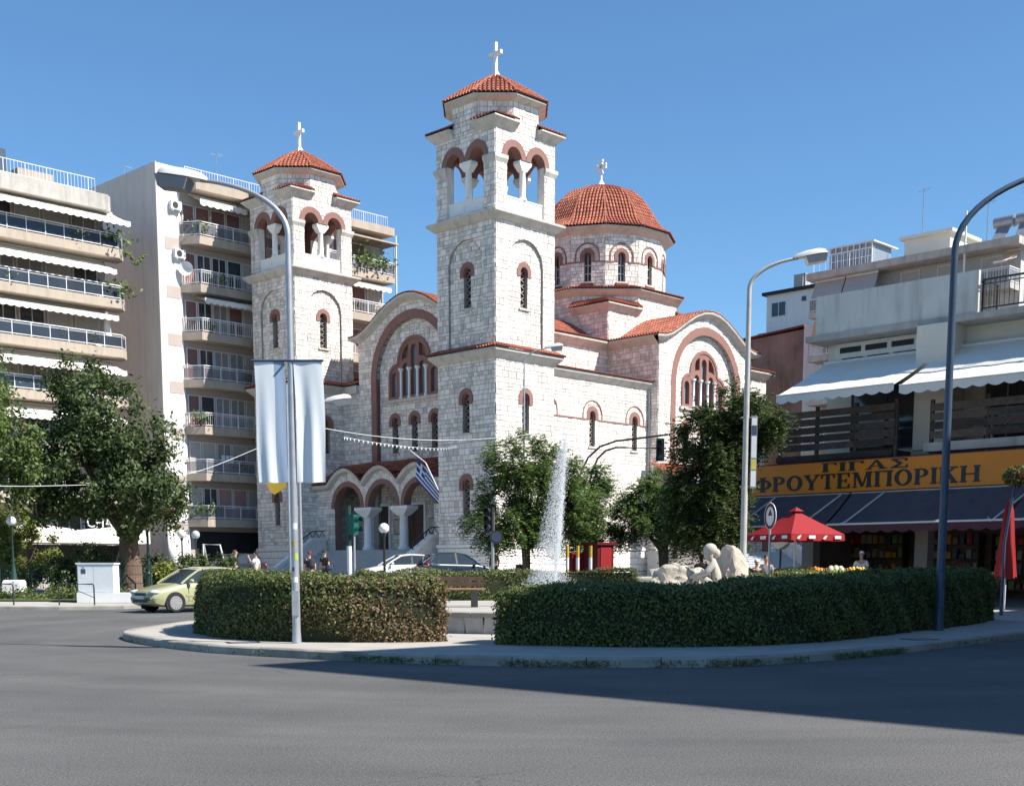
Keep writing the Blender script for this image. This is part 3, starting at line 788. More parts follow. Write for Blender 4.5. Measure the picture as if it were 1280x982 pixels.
# aisles
VA = 2.87
def aisle(fr, length, seed, full=True):
    wins = [2.42, 6.92, 11.41]
    H = [arch(c, 9.78, 12.45 - .6, .29, 12) for c in wins]; H2 = []
    m = MB(); m.prism(outline(0, length, G0, 14.15), fr, -.3, 0, H + H2, back=False); w = m.build("aisle_wall", MORTAR, church)
    st = MB(); stones(st, fr, 0, length, 3.0, 14.1, H + H2 + [arch(c, 11.55, 11.85, .55, 12) for c in wins] + [[(-.1, 11.5), (length, 11.5), (length, 11.6), (-.1, 11.6)]], seed=seed); st.build("stonework", W_STONE, w, kind="stuff")
    base_stones(w, fr, 0, length, G0 + .1, 2.83, 4, seed)
    m = MB(); m.prism([(0, 2.86), (length, 2.86), (length, 3.05), (0, 3.05)], fr, -.1, .12); m.build("base_ledge", BASE_ST, w)
    for c in wins:
        slit_window(w, fr, c, 9.78, 12.45, 11.55, .6, .29)
        m = MB(); m.prism(ring(c, 11.55, 11.85, 1.0, .93, 20), fr, -.02, .085); m.build("hood_mould", BROWN, w)
    m = MB(); ends = [0]
    for c in wins: ends += [c - .62, c + .62]
    ends.append(length)
    for a, b in zip(ends[::2], ends[1::2]): m.prism([(a, 11.5), (b, 11.5), (b, 11.6), (a, 11.6)], fr, -.02, .08)
    m.build("string_course", BROWN, w)
    m = MB(); P = [(.02, 14.05), (.4, 14.42), (.42, 14.56), (-.3, 14.58)]
    m.v = [tuple(fr(s, z, d)) for s in (0, length) for d, z in P]; m.f = [[k, 4 + k, 5 + k, k + 1] for k in range(3)]; m.m = [0] * 3; m.t = [1.] * 3
    m.build("cornice", CREAM, w)
    m = MB(); tiles(m, bil(fr(0, 14.58, .5), fr(length, 14.58, .5), fr(0, 15.5, -3.9), fr(length, 15.5, -3.9)), length, 4.5, .25, .45, seed); m.build("roof_tiles", [TILE, TILE_D], w, kind="stuff")
    m = MB(); m.tube([fr(length - .12, 14.1, .12), fr(length - .12, 3.1, .12)], .07, 8); m.build("drainpipe", CREAM, w)
aisle(Frame((L, VA, 0), (1, 0, 0), (0, -1, 0)), U0 - HW - L, 101)
aisle(Frame((U0 - HW, 2 * V0 - VA, 0), (-1, 0, 0), (0, 1, 0)), U0 - HW - L, 102)
# crossing block, octagon, drum, dome
m = MB(); m.box(U0 - HW + .004, U0 + HW - .004, V0 - HW + .004, V0 + HW - .004, 16.5, 20.1); cb = m.build("crossing_block", MORTAR, church)
st = MB()
for side, fr in frames(U0 - HW, U0 + HW, V0 - HW, V0 + HW).items(): stones(st, fr, 0, 2 * HW, 17.2, 20.12, seed=ord(side) + 60)
st.build("stonework", W_STONE, cb, kind="stuff")
square_to_octagon(cb, U0, V0, HW, 20.12, 21.5, 22.0, .5, .8, 70, 20.2)
m = MB(); gores(m, 8, [(HW + .58, 22.0), (4.6, 22.45)], -math.pi / 8 - math.pi / 2, .25, .4, 9); shift(m, U0, V0); m.build("roof_tiles", [TILE, TILE_D], cb, kind="stuff")
RD = 5.05; AD = RD * math.cos(math.pi / 12); HWD = RD * math.sin(math.pi / 12)
bw = MB(); st = MB(); dr = []
rot0 = math.atan2(-1, 0) - CR                       # a drum edge faces the street corner
wh = arch(0, 22.75, 25.15 - .57, .29, 12)
for k in range(12):
    an = rot0 + (k + .5) * math.pi / 6; nx, ny = math.cos(an), math.sin(an)
    fr = Frame((U0 + nx * AD, V0 + ny * AD, 0), (-ny, nx, 0), (nx, ny, 0)); dr.append(fr)
    bw.prism(outline(-HWD, HWD, 22.1, 26.2), fr, -.3, 0, [wh], back=False)
    stones(st, fr, -HWD, HWD, 22.3, 26.2, [wh, arch(0, 24.2, 24.58, .52, 12), [(-2, 24.1), (2, 24.1), (2, 24.2), (-2, 24.2)]], seed=200 + k)
drum = bw.build("drum", MORTAR, church); st.build("stonework", W_STONE, drum, kind="stuff")
for fr in dr:
    slit_window(drum, fr, 0, 22.75, 25.15, 24.2, .57, .29, grille=False)
    m = MB(); m.prism(ring(0, 24.15, 24.58, .96, .86, 18), fr, -.02, .09); m.build("hood_mould", BROWN, drum)
    m = MB(); m.prism([(-HWD - .01, 24.1), (-.57, 24.1), (-.57, 24.2), (-HWD - .01, 24.2)], fr, -.02, .08); m.prism([(.57, 24.1), (HWD + .01, 24.1), (HWD + .01, 24.2), (.57, 24.2)], fr, -.02, .08); m.build("string_course", BROWN, drum)
    m = MB(); zs = 24.58
    for dx in (-.27, 0, .27): m.bar(fr(dx, 22.75, -.2), fr(dx, zs + (.28 if dx == 0 else .0), -.2), .05)
    for z in (22.78, 23.35, 23.95): m.bar(fr(-.29, z, -.2), fr(.29, z, -.2), .05)
    m.build("window_frame", CREAM, drum)
    m = MB(); m.prism([(-.5, 22.45), (.5, 22.45), (.5, 22.62), (-.5, 22.62)], fr, 0, .18); m.build("brick_sill", TILE_D, drum)
pth = [(RD * math.cos(rot0 + k * math.pi / 6), RD * math.sin(rot0 + k * math.pi / 6)) for k in range(12)]
m = MB(); cornice(m, pth, [(.02, 26.12), (.6, 26.5), (.62, 26.62), (-.5, 26.66)]); shift(m, U0, V0); m.build("cornice", CREAM, drum)
m = MB(); gores(m, 12, [(5.62, 26.66), (5.15, 26.95), (4.6, 27.5), (4.06, 28.4), (3.5, 29.25), (2.7, 30.02), (1.5, 30.5), (.25, 30.74)], rot0, .245, .36, 12, .08); shift(m, U0, V0); m.build("dome", [TILE, TILE_D], church)
m = MB(); m.lathe([(.42, 30.6), (.34, 30.9), (.18, 31.15), (.1, 31.3), (.08, 32.0)], 12, (U0, V0, 0))
for a in range(4):
    an = a * math.pi / 2
    M_ = Matrix.Translation((U0, V0, 32.3)) @ Matrix.Rotation(an, 4, 'X')
    m.box(-.07, .07, -.12, .12, .0, .52, M=M_); m.box(-.065, .065, -.2, .2, .36, .52, M=M_)
m.box(-.06, .06, -.26, .26, -.26, .26, M=Matrix.Translation((U0, V0, 32.3)) @ Matrix.Rotation(math.pi / 4, 4, 'X'))
m.build("dome_cross", MARBLE, church)
# ---- porches
def wave(s):
    best = 7.42
    for c in (-3.75, 0, 3.75):
        x = abs(s - c) / 1.875
        if x <= 1: best = max(best, 7.42 + 1.06 * math.cos(math.pi / 2 * x) ** .85)
    return best
def porch(name, fr, back, ends):
    """three arches on columns; fr at the axis of the front plane"""
    s0, s1 = ends; FL = 2.86
    SS = [s0 + (s1 - s0) * i / 90 for i in range(91)]
    top = [(s, wave(s) - .34) for s in SS]
    r_o, r_i, zs = 1.82, 1.48, 5.76
    cs = (-3.75, 0, 3.75)
    hole = [(-3.75 - r_i, FL - .5)]
    for c in cs: hole += [(c - r_i * math.cos(math.pi * i / 14), zs + r_i * math.sin(math.pi * i / 14)) for i in range(15)]
    hole += [(3.75 + r_i, FL - .5)]
    m = MB(); m.prism(outline(s0, s1, FL - .6, top), fr, -.55, 0, [hole], hside=1); p = m.build(name, [MORTAR, BROWN], church)
    conv = [[(-3.75 - r_i, 2), (3.75 + r_i, 2), (3.75 + r_i, zs), (-3.75 - r_i, zs)]] + [arch(c, zs - .02, zs, r_o - .04, 18) for c in cs]
    st = MB(); stones(st, fr, s0, s1, FL - .6, top, conv, seed=int(s1 * 7)); st.build("stonework", W_STONE, p, kind="stuff")
    for i, c in enumerate(cs):
        n = 22
        P = [(c - r_o * math.cos(math.pi * k / n), zs + r_o * math.sin(math.pi * k / n)) for k in range(n + 1)] + [(c + r_i * math.cos(math.pi * k / n), zs + r_i * math.sin(math.pi * k / n)) for k in range(n + 1)]
        m = MB(); m.prism(P, fr, -.1, .07); m.build("arch_ring", BROWN, p)
        m = MB(); rr = 2.16   # stone hood over each arch
        P = [(c - rr * math.cos(math.pi * k / n), zs + rr * math.sin(math.pi * k / n)) for k in range(3, n - 2)] + [(c + 1.86 * math.cos(math.pi * k / n), zs + 1.86 * math.sin(math.pi * k / n)) for k in range(3, n - 2)]
        for k in range(3, n - 3):
            a0, a1 = math.pi * k / n + .012, math.pi * (k + 1) / n - .012
            Q = [(c - rr * math.cos(a0), zs + rr * math.sin(a0)), (c - 1.87 * math.cos(a0), zs + 1.87 * math.sin(a0)), (c - 1.87 * math.cos(a1), zs + 1.87 * math.sin(a1)), (c - rr * math.cos(a1), zs + rr * math.sin(a1))]
            m.prism(Q, fr, 0, .06, t=.9 + .2 * ((k * 7) % 5) / 5)
        m.build("voussoirs", W_STONE, p)
    for c in (-1.875, 1.875):
        o = fr(c, 0, -.27)
        m = MB(); m.lathe([(.42, FL), (.42, FL + .15), (.34, FL + .22), (.31, FL + .3), (.285, 5.05), (.33, 5.12)], 20, (o.x, o.y, 0)); m.build("column", MARBLE, p, 40)
        m = MB(); frustum(m, fr, (c - .32, c + .32, -.58, .04, 5.1), (c - .9, c + .9, -.75, .22, 5.55)); frustum(m, fr, (c - .9, c + .9, -.75, .22, 5.55), (c - .9, c + .9, -.75, .22, 5.74)); m.build("capital", MARBLE, p)
    m = MB()
    for s in SS:
        z = wave(s); m.v += [tuple(fr(s, z - .36, .02)), tuple(fr(s, z - .26, .36)), tuple(fr(s, z - .02, .42)), tuple(fr(s, z, -.2))]
    for i in range(90):
        for k in range(3): m.f.append([i * 4 + k, (i + 1) * 4 + k, (i + 1) * 4 + k + 1, i * 4 + k + 1]); m.m.append(0); m.t.append(1.)
    m.build("wavy_cornice", CREAM, p, 35)
    m = MB()
    def P(a, b):
        s = s0 + (s1 - s0) * a; z = wave(s) + .02
        return fr(s, z + (9.05 - z) * b ** 1.0, .42 - (back + .42) * b)
    n = 60
    for j in range(7):
        for i in range(n + 1): m.v.append(tuple(P(i / n, j / 6)))
    for j in range(6):
        for i in range(n): m.f.append([j * (n + 1) + i, j * (n + 1) + i + 1, (j + 1) * (n + 1) + i + 1, (j + 1) * (n + 1) + i]); m.m.append(1); m.t.append(1.)
    tiles(m, P, s1 - s0, 3.2, .26, .42, 6, r=.09)
    m.build("porch_roof", [TILE, TILE_D], p, kind="stuff")
    m = MB(); m.prism([(s0, 1.0), (s1, 1.0), (s1, FL), (s0, FL)], fr, -back, .32); m.build("porch_floor", STEP, p)
    # steps
    for k in range(11):
        z1 = FL - k * .176; m = MB()
        m.prism([(-6.1, .8), (6.1, .8), (6.1, z1 - .004), (-6.1, z1 - .004)], fr, .32 + k * .3, .32 + (k + 1) * .3)
        m.prism([(-6.1, z1 - .045), (6.1, z1 - .045), (6.1, z1), (-6.1, z1)], fr, .32 + k * .3, .32 + (k + 1) * .3 + .025)
        m.build("step", STEP, p)
    for sg in (-1, 1):
        f2 = Frame(fr(sg * 6.12, 0, 0), fr.n, fr.s * sg)
        m = MB(); Q = [(.1, .8), (4.3, .8), (4.3, 1.55), (1.2, 3.55), (.1, 3.6)]; m.prism(Q, f2, 0, .3); m.build("stair_wall", W_STONE, p)
        m = MB(); Q = [(.0, 3.6), (1.2, 3.56), (4.3, 1.56), (4.45, 1.62), (4.42, 1.75), (1.25, 3.75), (.0, 3.78)]; m.prism(Q, f2, -.06, .36); m.build("stair_coping", MARBLE, p)
        m = MB()
        for a, b in (((.1, 4.25), (1.2, 4.2)), ((1.2, 4.2), (2.8, 3.2)), ((2.8, 3.2), (2.8, 2.75))): m.bar(f2(*a, .15), f2(*b, .15), .06)
        for q in range(5): m.bar(f2(.1 + q * .55, 3.72 if q < 3 else 3.72 - (q - 2) * .35, .15), f2(.38 + q * .55, 4.22 if q < 2 else 4.1 - (q - 2) * .34, .15), .035); m.bar(f2(.38 + q * .55, 4.22 if q < 2 else 4.1 - (q - 2) * .34, .15), f2(.65 + q * .55, 3.7 if q < 2 else 3.6 - (q - 2) * .35, .15), .035)
        m.build("railing", IRON, p)
    # doors in the wall behind
    for c in cs:
        f3 = Frame(fr(c, FL, -back + .0), fr.s, fr.n)
        m = MB(); m.prism([(-1.15, 0), (1.15, 0), (1.15, 3.3), (-1.15, 3.3)], f3, .0, .14, [[(-.95, .02), (.95, .02), (.95, 3.1), (-.95, 3.1)]]); d = m.build("door_frame", MARBLE, p)
        m = MB(); m.prism([(-.95, .01), (-.01, .01), (-.01, 3.1), (-.95, 3.1)], f3, .03, .07); m.prism([(.01, .01), (.95, .01), (.95, 3.1), (.01, 3.1)], f3, .03, .07)
        for q in (-.75, .15):
            for z in (.3, 1.5): m.prism([(q, z), (q + .6, z), (q + .6, z + .95), (q, z + .95)], f3, .07, .095)
        m.build("door_leaf", WOOD_D, d)
    for c in (-1.875, 1.875):
        f3 = Frame(fr(c, FL, -back), fr.s, fr.n)
        m = MB(); m.prism([(-.35, 1.1), (.35, 1.1), (.35, 2.2), (-.35, 2.2)], f3, .0, .13); b = m.build("notice_board", WOOD, p)
        m = MB(); m.prism([(-.28, 1.18), (.28, 1.18), (.28, 2.12), (-.28, 2.12)], f3, .13, .14); m.build("notice_sheet", CREAM, b)
    return p
# the facade wall behind the porch sits in the great-arch recess
porch("west_porch", Frame((1.5, V0, 0), (0, -1, 0), (-1, 0, 0)), UF - 1.5 + .3, (-7.38, 7.3))
porch("south_porch", Frame((U0, VS - 2.4, 0), (1, 0, 0), (0, -1, 0)), 2.7, (-6.2, 6.2))
# ============================================================ other buildings
WALL_W = mat("white_render", (.74, .72, .70), .85, .04, .6, streak=.12, wear=.2, wearc=(.6, .57, .54))
WALL_P = mat("pale_pink_render", (.60, .545, .51), .85, .05, .5, streak=.15, wear=.25, wearc=(.5, .46, .44))
WALL_T = mat("tan_render", (.42, .36, .32), .85, .05, .8)
WALL_C = mat("cream_wall", (.66, .625, .55), .85, .06, .8, wear=.3, wearc=(.45, .42, .37))
WALL_G = mat("grey_wall", (.44, .425, .41), .85, .06, .8)
WALL_B = mat("redbrown_wall", (.27, .175, .145), .9, .25, .6, streak=.4, wear=.4, wearc=(.2, .13, .12))
CONC = mat("concrete", (.42, .395, .36), .9, .1, 1.5, .15, 15, wear=.5, wearc=(.26, .25, .24), streak=.3)
CONC_T = mat("beige_slab", (.41, .345, .28), .85, .06, 1, streak=.25, wear=.3, wearc=(.28, .25, .21))
AWN_W = mat("white_awning", (.78, .735, .66), .8, .04, 2)
AWN_G = mat("grey_awning", (.36, .36, .37), .8, .04, 2)
AWN_O = mat("orange_awning", (.55, .33, .18), .8, .06, 2)
AWN_P = mat("salmon_awning", (.75, .48, .36), .8, .06, 2)
AWN_D = mat("plum_awning", (.085, .078, .092), .75, .15, 2)
AWN_M = mat("maroon_valance", (.07, .025, .035), .75, .1, 2)
WMETAL = mat("white_metal", (.66, .66, .68), .4, .05, 3)
GMETAL = mat("grey_metal", (.34, .35, .37), .45, .1, 3, metal=.6)
BMETAL = mat("blue_grey_metal", (.05, .075, .12), .4, .1, 3)
GLASS_B = mat("blue_balcony_glass", (.035, .045, .06), .18, .15, 1, spec=.35)
GLASS_S = mat("smoky_glass", (.22, .22, .235), .1, .1, 1, alpha=.45)
SHUT_R = mat("brown_shutter", (.22, .115, .11), .7, .06, 2)
SHUT_P = mat("pink_shutter", (.46, .26, .24), .7, .06, 2)
SHUT_B = mat("beige_shutter", (.47, .445, .42), .7, .05, 2)
CURT = mat("net_curtain", (.30, .27, .26), .8, .15, 6)
BLACK = mat("black", (.015, .015, .017), .6, .1, 3)
def slatted(m, b=.5, sc=26.):
    nt = m.node_tree; N = nt.nodes; L_ = nt.links; p = N["Principled BSDF"]
    tc = N.new("ShaderNodeTexCoord"); w = N.new("ShaderNodeTexWave"); w.bands_direction = 'Z'; w.inputs["Scale"].default_value = sc / 6.28
    L_.new(tc.outputs["Object"], w.inputs["Vector"]); bu = N.new("ShaderNodeBump"); bu.inputs["Strength"].default_value = b; bu.inputs["Distance"].default_value = .02
    L_.new(w.outputs[0], bu.inputs["Height"]); L_.new(bu.outputs[0], p.inputs["Normal"])
for m_ in (SHUT_R, SHUT_P, SHUT_B): slatted(m_)

def win(parent, x0, x1, z0, z1, y, kind, fm=None, face=-1):
    """framed opening on a wall plane y (outside towards face*y)"""
    m = MB(); f = face; t = .06
    for a, b, c, d in ((x0, x0 + t, z0, z1), (x1 - t, x1, z0, z1), (x0 + t, x1 - t, z1 - t, z1), (x0 + t, x1 - t, z0, z0 + t)):
        m.box(a, b, *sorted((y + f * .002, y + f * .07)), c, d)
    if kind in ('glass', 'curtain') and x1 - x0 > 1.0: m.box((x0 + x1) / 2 - .03, (x0 + x1) / 2 + .03, *sorted((y + f * .002, y + f * .075)), z0 + t, z1 - t)
    w = m.build("window", fm or WMETAL, parent)
    m = MB(); m.box(x0 + t, x1 - t, *sorted((y + f * .003, y + f * .03)), z0 + t, z1 - t)
    m.build("shutter" if kind[:4] == 'shut' else "pane", {'glass': GLASS_D, 'curtain': CURT, 'shut_r': SHUT_R, 'shut_p': SHUT_P, 'shut_b': SHUT_B, 'blue': GLASS_B}[kind], w)
    return w
def balcony(parent, poly, z, th=.22, up=.0, rail=1.0, post=1.2, panel=None, slab=None, rm=None, skip_first=True, bal=0, rp=None):
    """poly: plan points starting and ending at the wall; open railing along the outer edges"""
    m = MB(); fr = Frame((0, 0, 0), (1, 0, 0), (0, 0, 1), (0, 1, 0))
    m.prism(poly, fr, z - th, z + up); b = m.build("balcony", slab or CONC_T, parent)
    r = MB(); pts = [Vector((p[0], p[1], 0)) for p in (rp or poly)]; zt = z + rail; zb = z + up + .1
    cen = sum(pts, Vector()) / len(pts)
    pts = [p + (cen - p).normalized() * .07 for p in pts]
    P = []
    for a, c in zip(pts, pts[1:]):
        d = c - a; n = max(1, round(d.length / post))
        r.bar(a + Vector((0, 0, zt)), c + Vector((0, 0, zt)), .07, .06); r.bar(a + Vector((0, 0, zb)), c + Vector((0, 0, zb)), .04, .05)
        if up < .3: r.bar(a + Vector((0, 0, zt - .14)), c + Vector((0, 0, zt - .14)), .03, .03)
        for i in range(n + 1):
            q = a + d * (i / n); r.bar(q + Vector((0, 0, z + up)), q + Vector((0, 0, zt)), .05)
            if i < n: P.append((q, a + d * ((i + 1) / n)))
        if bal:
            k = int(d.length / bal)
            for i in range(k): q = a + d * ((i + .5) / k); r.bar(q + Vector((0, 0, zb)), q + Vector((0, 0, zt)), .018)
    r.build("railing", rm or WMETAL, b)
    if panel:
        for a, c in P:
            g = MB(); e = (c - a).normalized() * .05; g.bar(a + e + Vector((0, 0, (zb + zt - .16) / 2 + .02)), c - e + Vector((0, 0, (zb + zt - .16) / 2 + .02)), .012, (zt - .16 - zb) - .05); g.build("balcony_panel", panel, b)
    return b
def awning(parent, x0, x1, y0, z0, y1, z1, mt, val=.28, n=None, name="awning", arms=True, vm=None, sag=.06):
    m = MB(); n = n or max(4, int((x1 - x0) / .5)); k = 8; sl = math.hypot(y1 - y0, z1 - z0)
    for j in range(k + 1):
        for i in range(n * 2 + 1):
            t = j / k; u = i / (n * 2)
            m.v.append((x0 + (x1 - x0) * u, y0 + (y1 - y0) * t, z0 + (z1 - z0) * t - sag * math.sin(math.pi * t) + .012 * math.sin(u * n * 3.1 + t * 2)))
    W_ = n * 2 + 1
    for j in range(k):
        for i in range(W_ - 1): m.f.append([j * W_ + i, j * W_ + i + 1, (j + 1) * W_ + i + 1, (j + 1) * W_ + i]); m.m.append(0); m.t.append(1.)
    vs = []
    per = 4; N_ = n * per * 2; o = len(m.v)
    for i in range(N_ + 1):
        u = i / N_; x = x0 + (x1 - x0) * u
        zl = z1 - val * (.72 + .28 * abs(math.sin(math.pi * u * n)))
        m.v += [(x, y1, z1 + .005), (x, y1 - .02, zl)]
    for i in range(N_): m.f.append([o + i * 2, o + i * 2 + 1, o + i * 2 + 3, o + i * 2 + 2]); m.m.append(1 if vm else 0); m.t.append(1.)
    m.v += []
    a = m.build(name, [mt, vm] if vm else mt, parent, 50)
    if arms:
        r = MB(); s = 1 if y1 > y0 else -1
        r.tube([(x0, y1, z1 + .02), (x1, y1, z1 + .02)], .035, 6); r.tube([(x0, y0, z0 + .05), (x1, y0, z0 + .05)], .06, 6)
        for x in (x0 + .4, x1 - .4): r.tube([(x, y0, z0 - .12), ((x + .7) if x < (x0 + x1) / 2 else x - .7, (y0 + y1) / 2, (z0 + z1) / 2 - .16), (x, y1, z1 - .02)], .03, 6)
        r.build("awning_arm", WMETAL, a)
    return a
def ac_unit(parent, x, y, z, f=-1):
    m = MB(); m.box(x, x + .82, *sorted((y, y + f * .32)), z, z + .58)
    m.box(x + .1, x + .16, *sorted((y - .001, y + f * .34)), z - .12, z - .002); m.box(x + .66, x + .72, *sorted((y - .001, y + f * .34)), z - .12, z - .002)
    a = m.build("air_conditioner", WMETAL, parent)
    m = MB(); fr = Frame((x + .33, y + f * .322, z + .29), (1, 0, 0), (0, f, 0)); m.prism([(.22 * math.cos(i * math.pi / 8), .22 * math.sin(i * math.pi / 8)) for i in range(16)], fr, 0, .015); m.build("fan", IRON, a)
def roof_rail(parent, pts, z, h=.9, sp=.28, mt=None):
    r = MB()
    for a, b in zip(pts, pts[1:]):
        a = Vector((*a, 0)); b = Vector((*b, 0)); d = b - a; n = int(d.length / sp)
        for q in (h, .12): r.bar(a + Vector((0, 0, z + q)), b + Vector((0, 0, z + q)), .04)
        for i in range(n + 1): q = a + d * (i / n); r.bar(q + Vector((0, 0, z)), q + Vector((0, 0, z + h)), .02 if i % 6 else .045)
    return r.build("roof_railing", mt or WMETAL, parent)
def antenna(parent, x, y, z, h, arms=3):
    m = MB(); m.tube([(x, y, z), (x, y, z + h)], .03, 6)
    for i in range(arms): zz = z + h - .1 - i * .28; m.bar((x - .45 + .08 * i, y, zz), (x + .45 - .08 * i, y, zz), .02)
    m.bar((x, y - .1, z + h), (x + .6, y, z + h), .025); m.build("antenna", GMETAL, parent)
def balcony_plant(parent, x, y, z, s, seed=0, name="balcony_plant"):
    rg = np.random.default_rng(seed); m = MB()
    m.lathe([(.13, 0), (.17, .28)], 10, (x, y, z), 1)
    for i in range(150):
        d = rg.normal(size=3); d[2] = abs(d[2]) * .9; p = np.array((x, y, z + .35)) + d * s * .42; a = rg.normal(size=3); a /= np.linalg.norm(a); b = np.cross(a, rg.normal(size=3)); b /= np.linalg.norm(b) + 1e-6
        q = s * .14; m.add([p - a * q, p + b * q * .5, p + a * q, p - b * q * .5], [(0, 1, 2, 3)], 0, float(rg.uniform(0, 1)))
    o_ = m.build(name, [LEAF_M, TILE_D], parent); o_["kind"] = "stuff"; return o_
LEAF_M = leaf_mat("mid_leaf", (.05, .085, .02), (.16, .215, .06))
LEAF_D = leaf_mat("dark_leaf", (.028, .05, .016), (.12, .165, .055))
LEAF_Y = leaf_mat("yellow_green_leaf", (.09, .115, .025), (.26, .29, .06))
LEAF_A = leaf_mat("acacia_leaf", (.055, .105, .028), (.185, .265, .075))
LEAF_H = leaf_mat("hedge_leaf", (.042, .064, .016), (.155, .185, .048), .2)
LEAF_HB = leaf_mat("hedge_brown_leaf", (.08, .055, .025), (.24, .155, .08), .15)
BARK = mat("bark", (.14, .09, .065), .95, .25, 6, .6, 18)

# ---- left block with white party wall (behind the left tower)
o = at(204, 480, 93)
bB = thing("apartment_building", "tall white apartment block with blank side wall left of the church", "building", (o.x, o.y, 0), CR, "apartment blocks")
LB = 20.3
m = MB(); m.box(.004, LB, .02, 13, .5, 28.0); m.build("wall", WALL_T, bB)
m = MB(); m.box(-.02, .0, 0, 13, .5, 29.45); m.box(0, 1.75, -.05, 0.018, .5, 29.45); m.box(0.002, 1.75, .02, 13, 28.0, 29.45); m.build("white_end_wall", WALL_W, bB)
m = MB(); m.box(-.09, -.022, -.06, 13.05, .5, 29.5); m.build("side_wall", WALL_P, bB)
FLB = [5.1 + 3.275 * i for i in range(7)]
m = MB(); m.prism([(1.5, 0), (2.3, -1.35), (LB + .1, -1.35), (LB + .1, 0)], Frame((0, 0, 0), (1, 0, 0), (0, 0, 1), (0, 1, 0)), 27.9, 28.5); m.build("roof_slab", CONC_T, bB)
roof_rail(bB, [(1.9, -.6), (LB, -.6)], 28.5, .95, .22)
kinds = [['shut_b', 'glass', 'shut_p', 'shut_p', 'shut_b'], ['shut_b', 'shut_b', 'curtain', 'shut_b', 'shut_b'], ['shut_r', 'blue', 'curtain', 'curtain', 'shut_b'],
         ['shut_r', 'glass', 'curtain', 'curtain', 'shut_b'], ['shut_r', 'glass', 'curtain', 'shut_r', 'shut_b'], ['shut_r', 'glass', 'glass', 'blue', 'shut_b'], ['shut_r', 'shut_r', 'shut_r', 'shut_r', 'shut_b']]
for i, z in enumerate(FLB):
    balcony(bB, [(1.55, 0), (2.45, -1.35), (LB + .1, -1.35), (LB + .1, 0)], z, .5, .06, 1.02, 1.35, GLASS_S if i in (0, 1, 6, 3) else None, CONC_T, bal=0 if i in (0, 1, 6, 3) else .16)
    for (a, b), kd in zip(((1.95, 2.9), (3.0, 4.15), (4.25, 5.45), (5.55, 6.75), (6.85, 8.6)), kinds[i]): win(bB, a, b, z + .07, z + 2.35, .02, kd)
    for (a, b), kd in zip(((15.2, 16.6), (16.8, 18.4), (18.6, 19.8)), ('shut_r', 'shut_r', 'shut_b')): win(bB, a, b, z + .07, z + 2.35, .02, kd)
    m = MB(); m.box(.5, 1.6, -.075, -.051, z - .95, z - .12); m.build("tan_panel", WALL_T, bB)
ac_unit(bB, .9, -.05, FLB[6] + 1.75); ac_unit(bB, 1.1, -.05, FLB[5] + 1.8); ac_unit(bB, 8.6, .02, FLB[5] + 1.6)
for i in (0, 1, 2): ac_unit(bB, 8.2, .02, FLB[i] + 2.45)
awning(bB, 2.5, 6.4, -.1, 27.75, -1.5, 27.2, AWN_W, .4); awning(bB, 6.6, 11, -.1, 27.75, -1.5, 27.2, AWN_W, .4)
awning(bB, 2.6, 7.2, -.1, FLB[5] - .55, -1.6, FLB[5] - .95, AWN_W, .35); awning(bB, 7.4, 11, -.1, FLB[5] - .55, -1.6, FLB[5] - .95, AWN_W, .35)
awning(bB, 16, 19.9, -.1, FLB[6] - .55, -1.5, FLB[6] - 1.0, AWN_W, .35)
m = MB(); fr = Frame((1.9, -.4, FLB[5] + 1.1), (.8, -.6, 0), (-.6, -.8, 0)); 
for i in range(5):
    r_ = .5 * i / 4; m.v += [tuple(fr(r_ * math.cos(a * math.pi / 8), r_ * math.sin(a * math.pi / 8), .25 * (i / 4) ** 2)) for a in range(16)]
for i in range(4):
    for a in range(16): m.f.append([i * 16 + a, i * 16 + (a + 1) % 16, (i + 1) * 16 + (a + 1) % 16, (i + 1) * 16 + a]); m.m.append(0); m.t.append(1.)
m.build("satellite_dish", WMETAL, bB)
for x, z, s in ((6.4, FLB[3], .6), (3.4, FLB[4], .5), (7.2, FLB[2], .6), (5.6, FLB[1], .6), (16.2, FLB[5], .7), (18.7, FLB[5], .6), (2.7, FLB[6], .9), (4.2, FLB[5], .8), (2.4, FLB[2], .9), (2.6, FLB[0], 1.1), (8.0, FLB[0], .9), (17.0, FLB[6], 1.5), (18.2, FLB[6], 1.6), (19.3, FLB[6], 1.2)): balcony_plant(bB, x, -1.0, z + .06, s, int(x * 10))
m = MB(); m.box(15.6, LB + .3, -1.6, .4, 27.2, 27.32); m.tube([(LB, -1.4, FLB[6]), (LB, -1.4, 27.2)], .05, 6); m.build("balcony_roof", CONC_T, bB)
m = MB(); m.tube([(LB + .35, -1.2, 3), (LB + .35, -1.2, 28)], .07, 8); m.build("drainpipe", WMETAL, bB)
antenna(bB, 6.2, 2, 28.5, 3.3, 1); antenna(bB, .4, 5, 29.4, .9, 0)
for i, (x, mt_) in enumerate(((4.0, WALL_W), (6.2, SHUT_P), (7.4, AWN_W), (5.0, SHUT_R))):
    m = MB(); z = FLB[(i * 2 + 1) % 6] + .06; m.bar((x, -.9, z + 1.35), (x + 1.1, -.9, z + 1.35), .02)
    for k_ in range(3): m.box(x + .05 + k_ * .36, x + .33 + k_ * .36, -.91, -.89, z + .8 - .1 * (k_ % 2), z + 1.34)
    m.build("laundry", mt_, bB)
    m = MB(); m.box(x - .5, x - .05, -.9, -.45, z + .4, z + .45); m.box(x - .5, x - .05, -.5, -.45, z + .45, z + .9)
    for a_ in (-.48, -.1):
        for b_ in (-.88, -.5): m.box(x + a_, x + a_ + .04, b_, b_ + .04, z, z + .4)
    m.build("balcony_chair", WMETAL, bB)
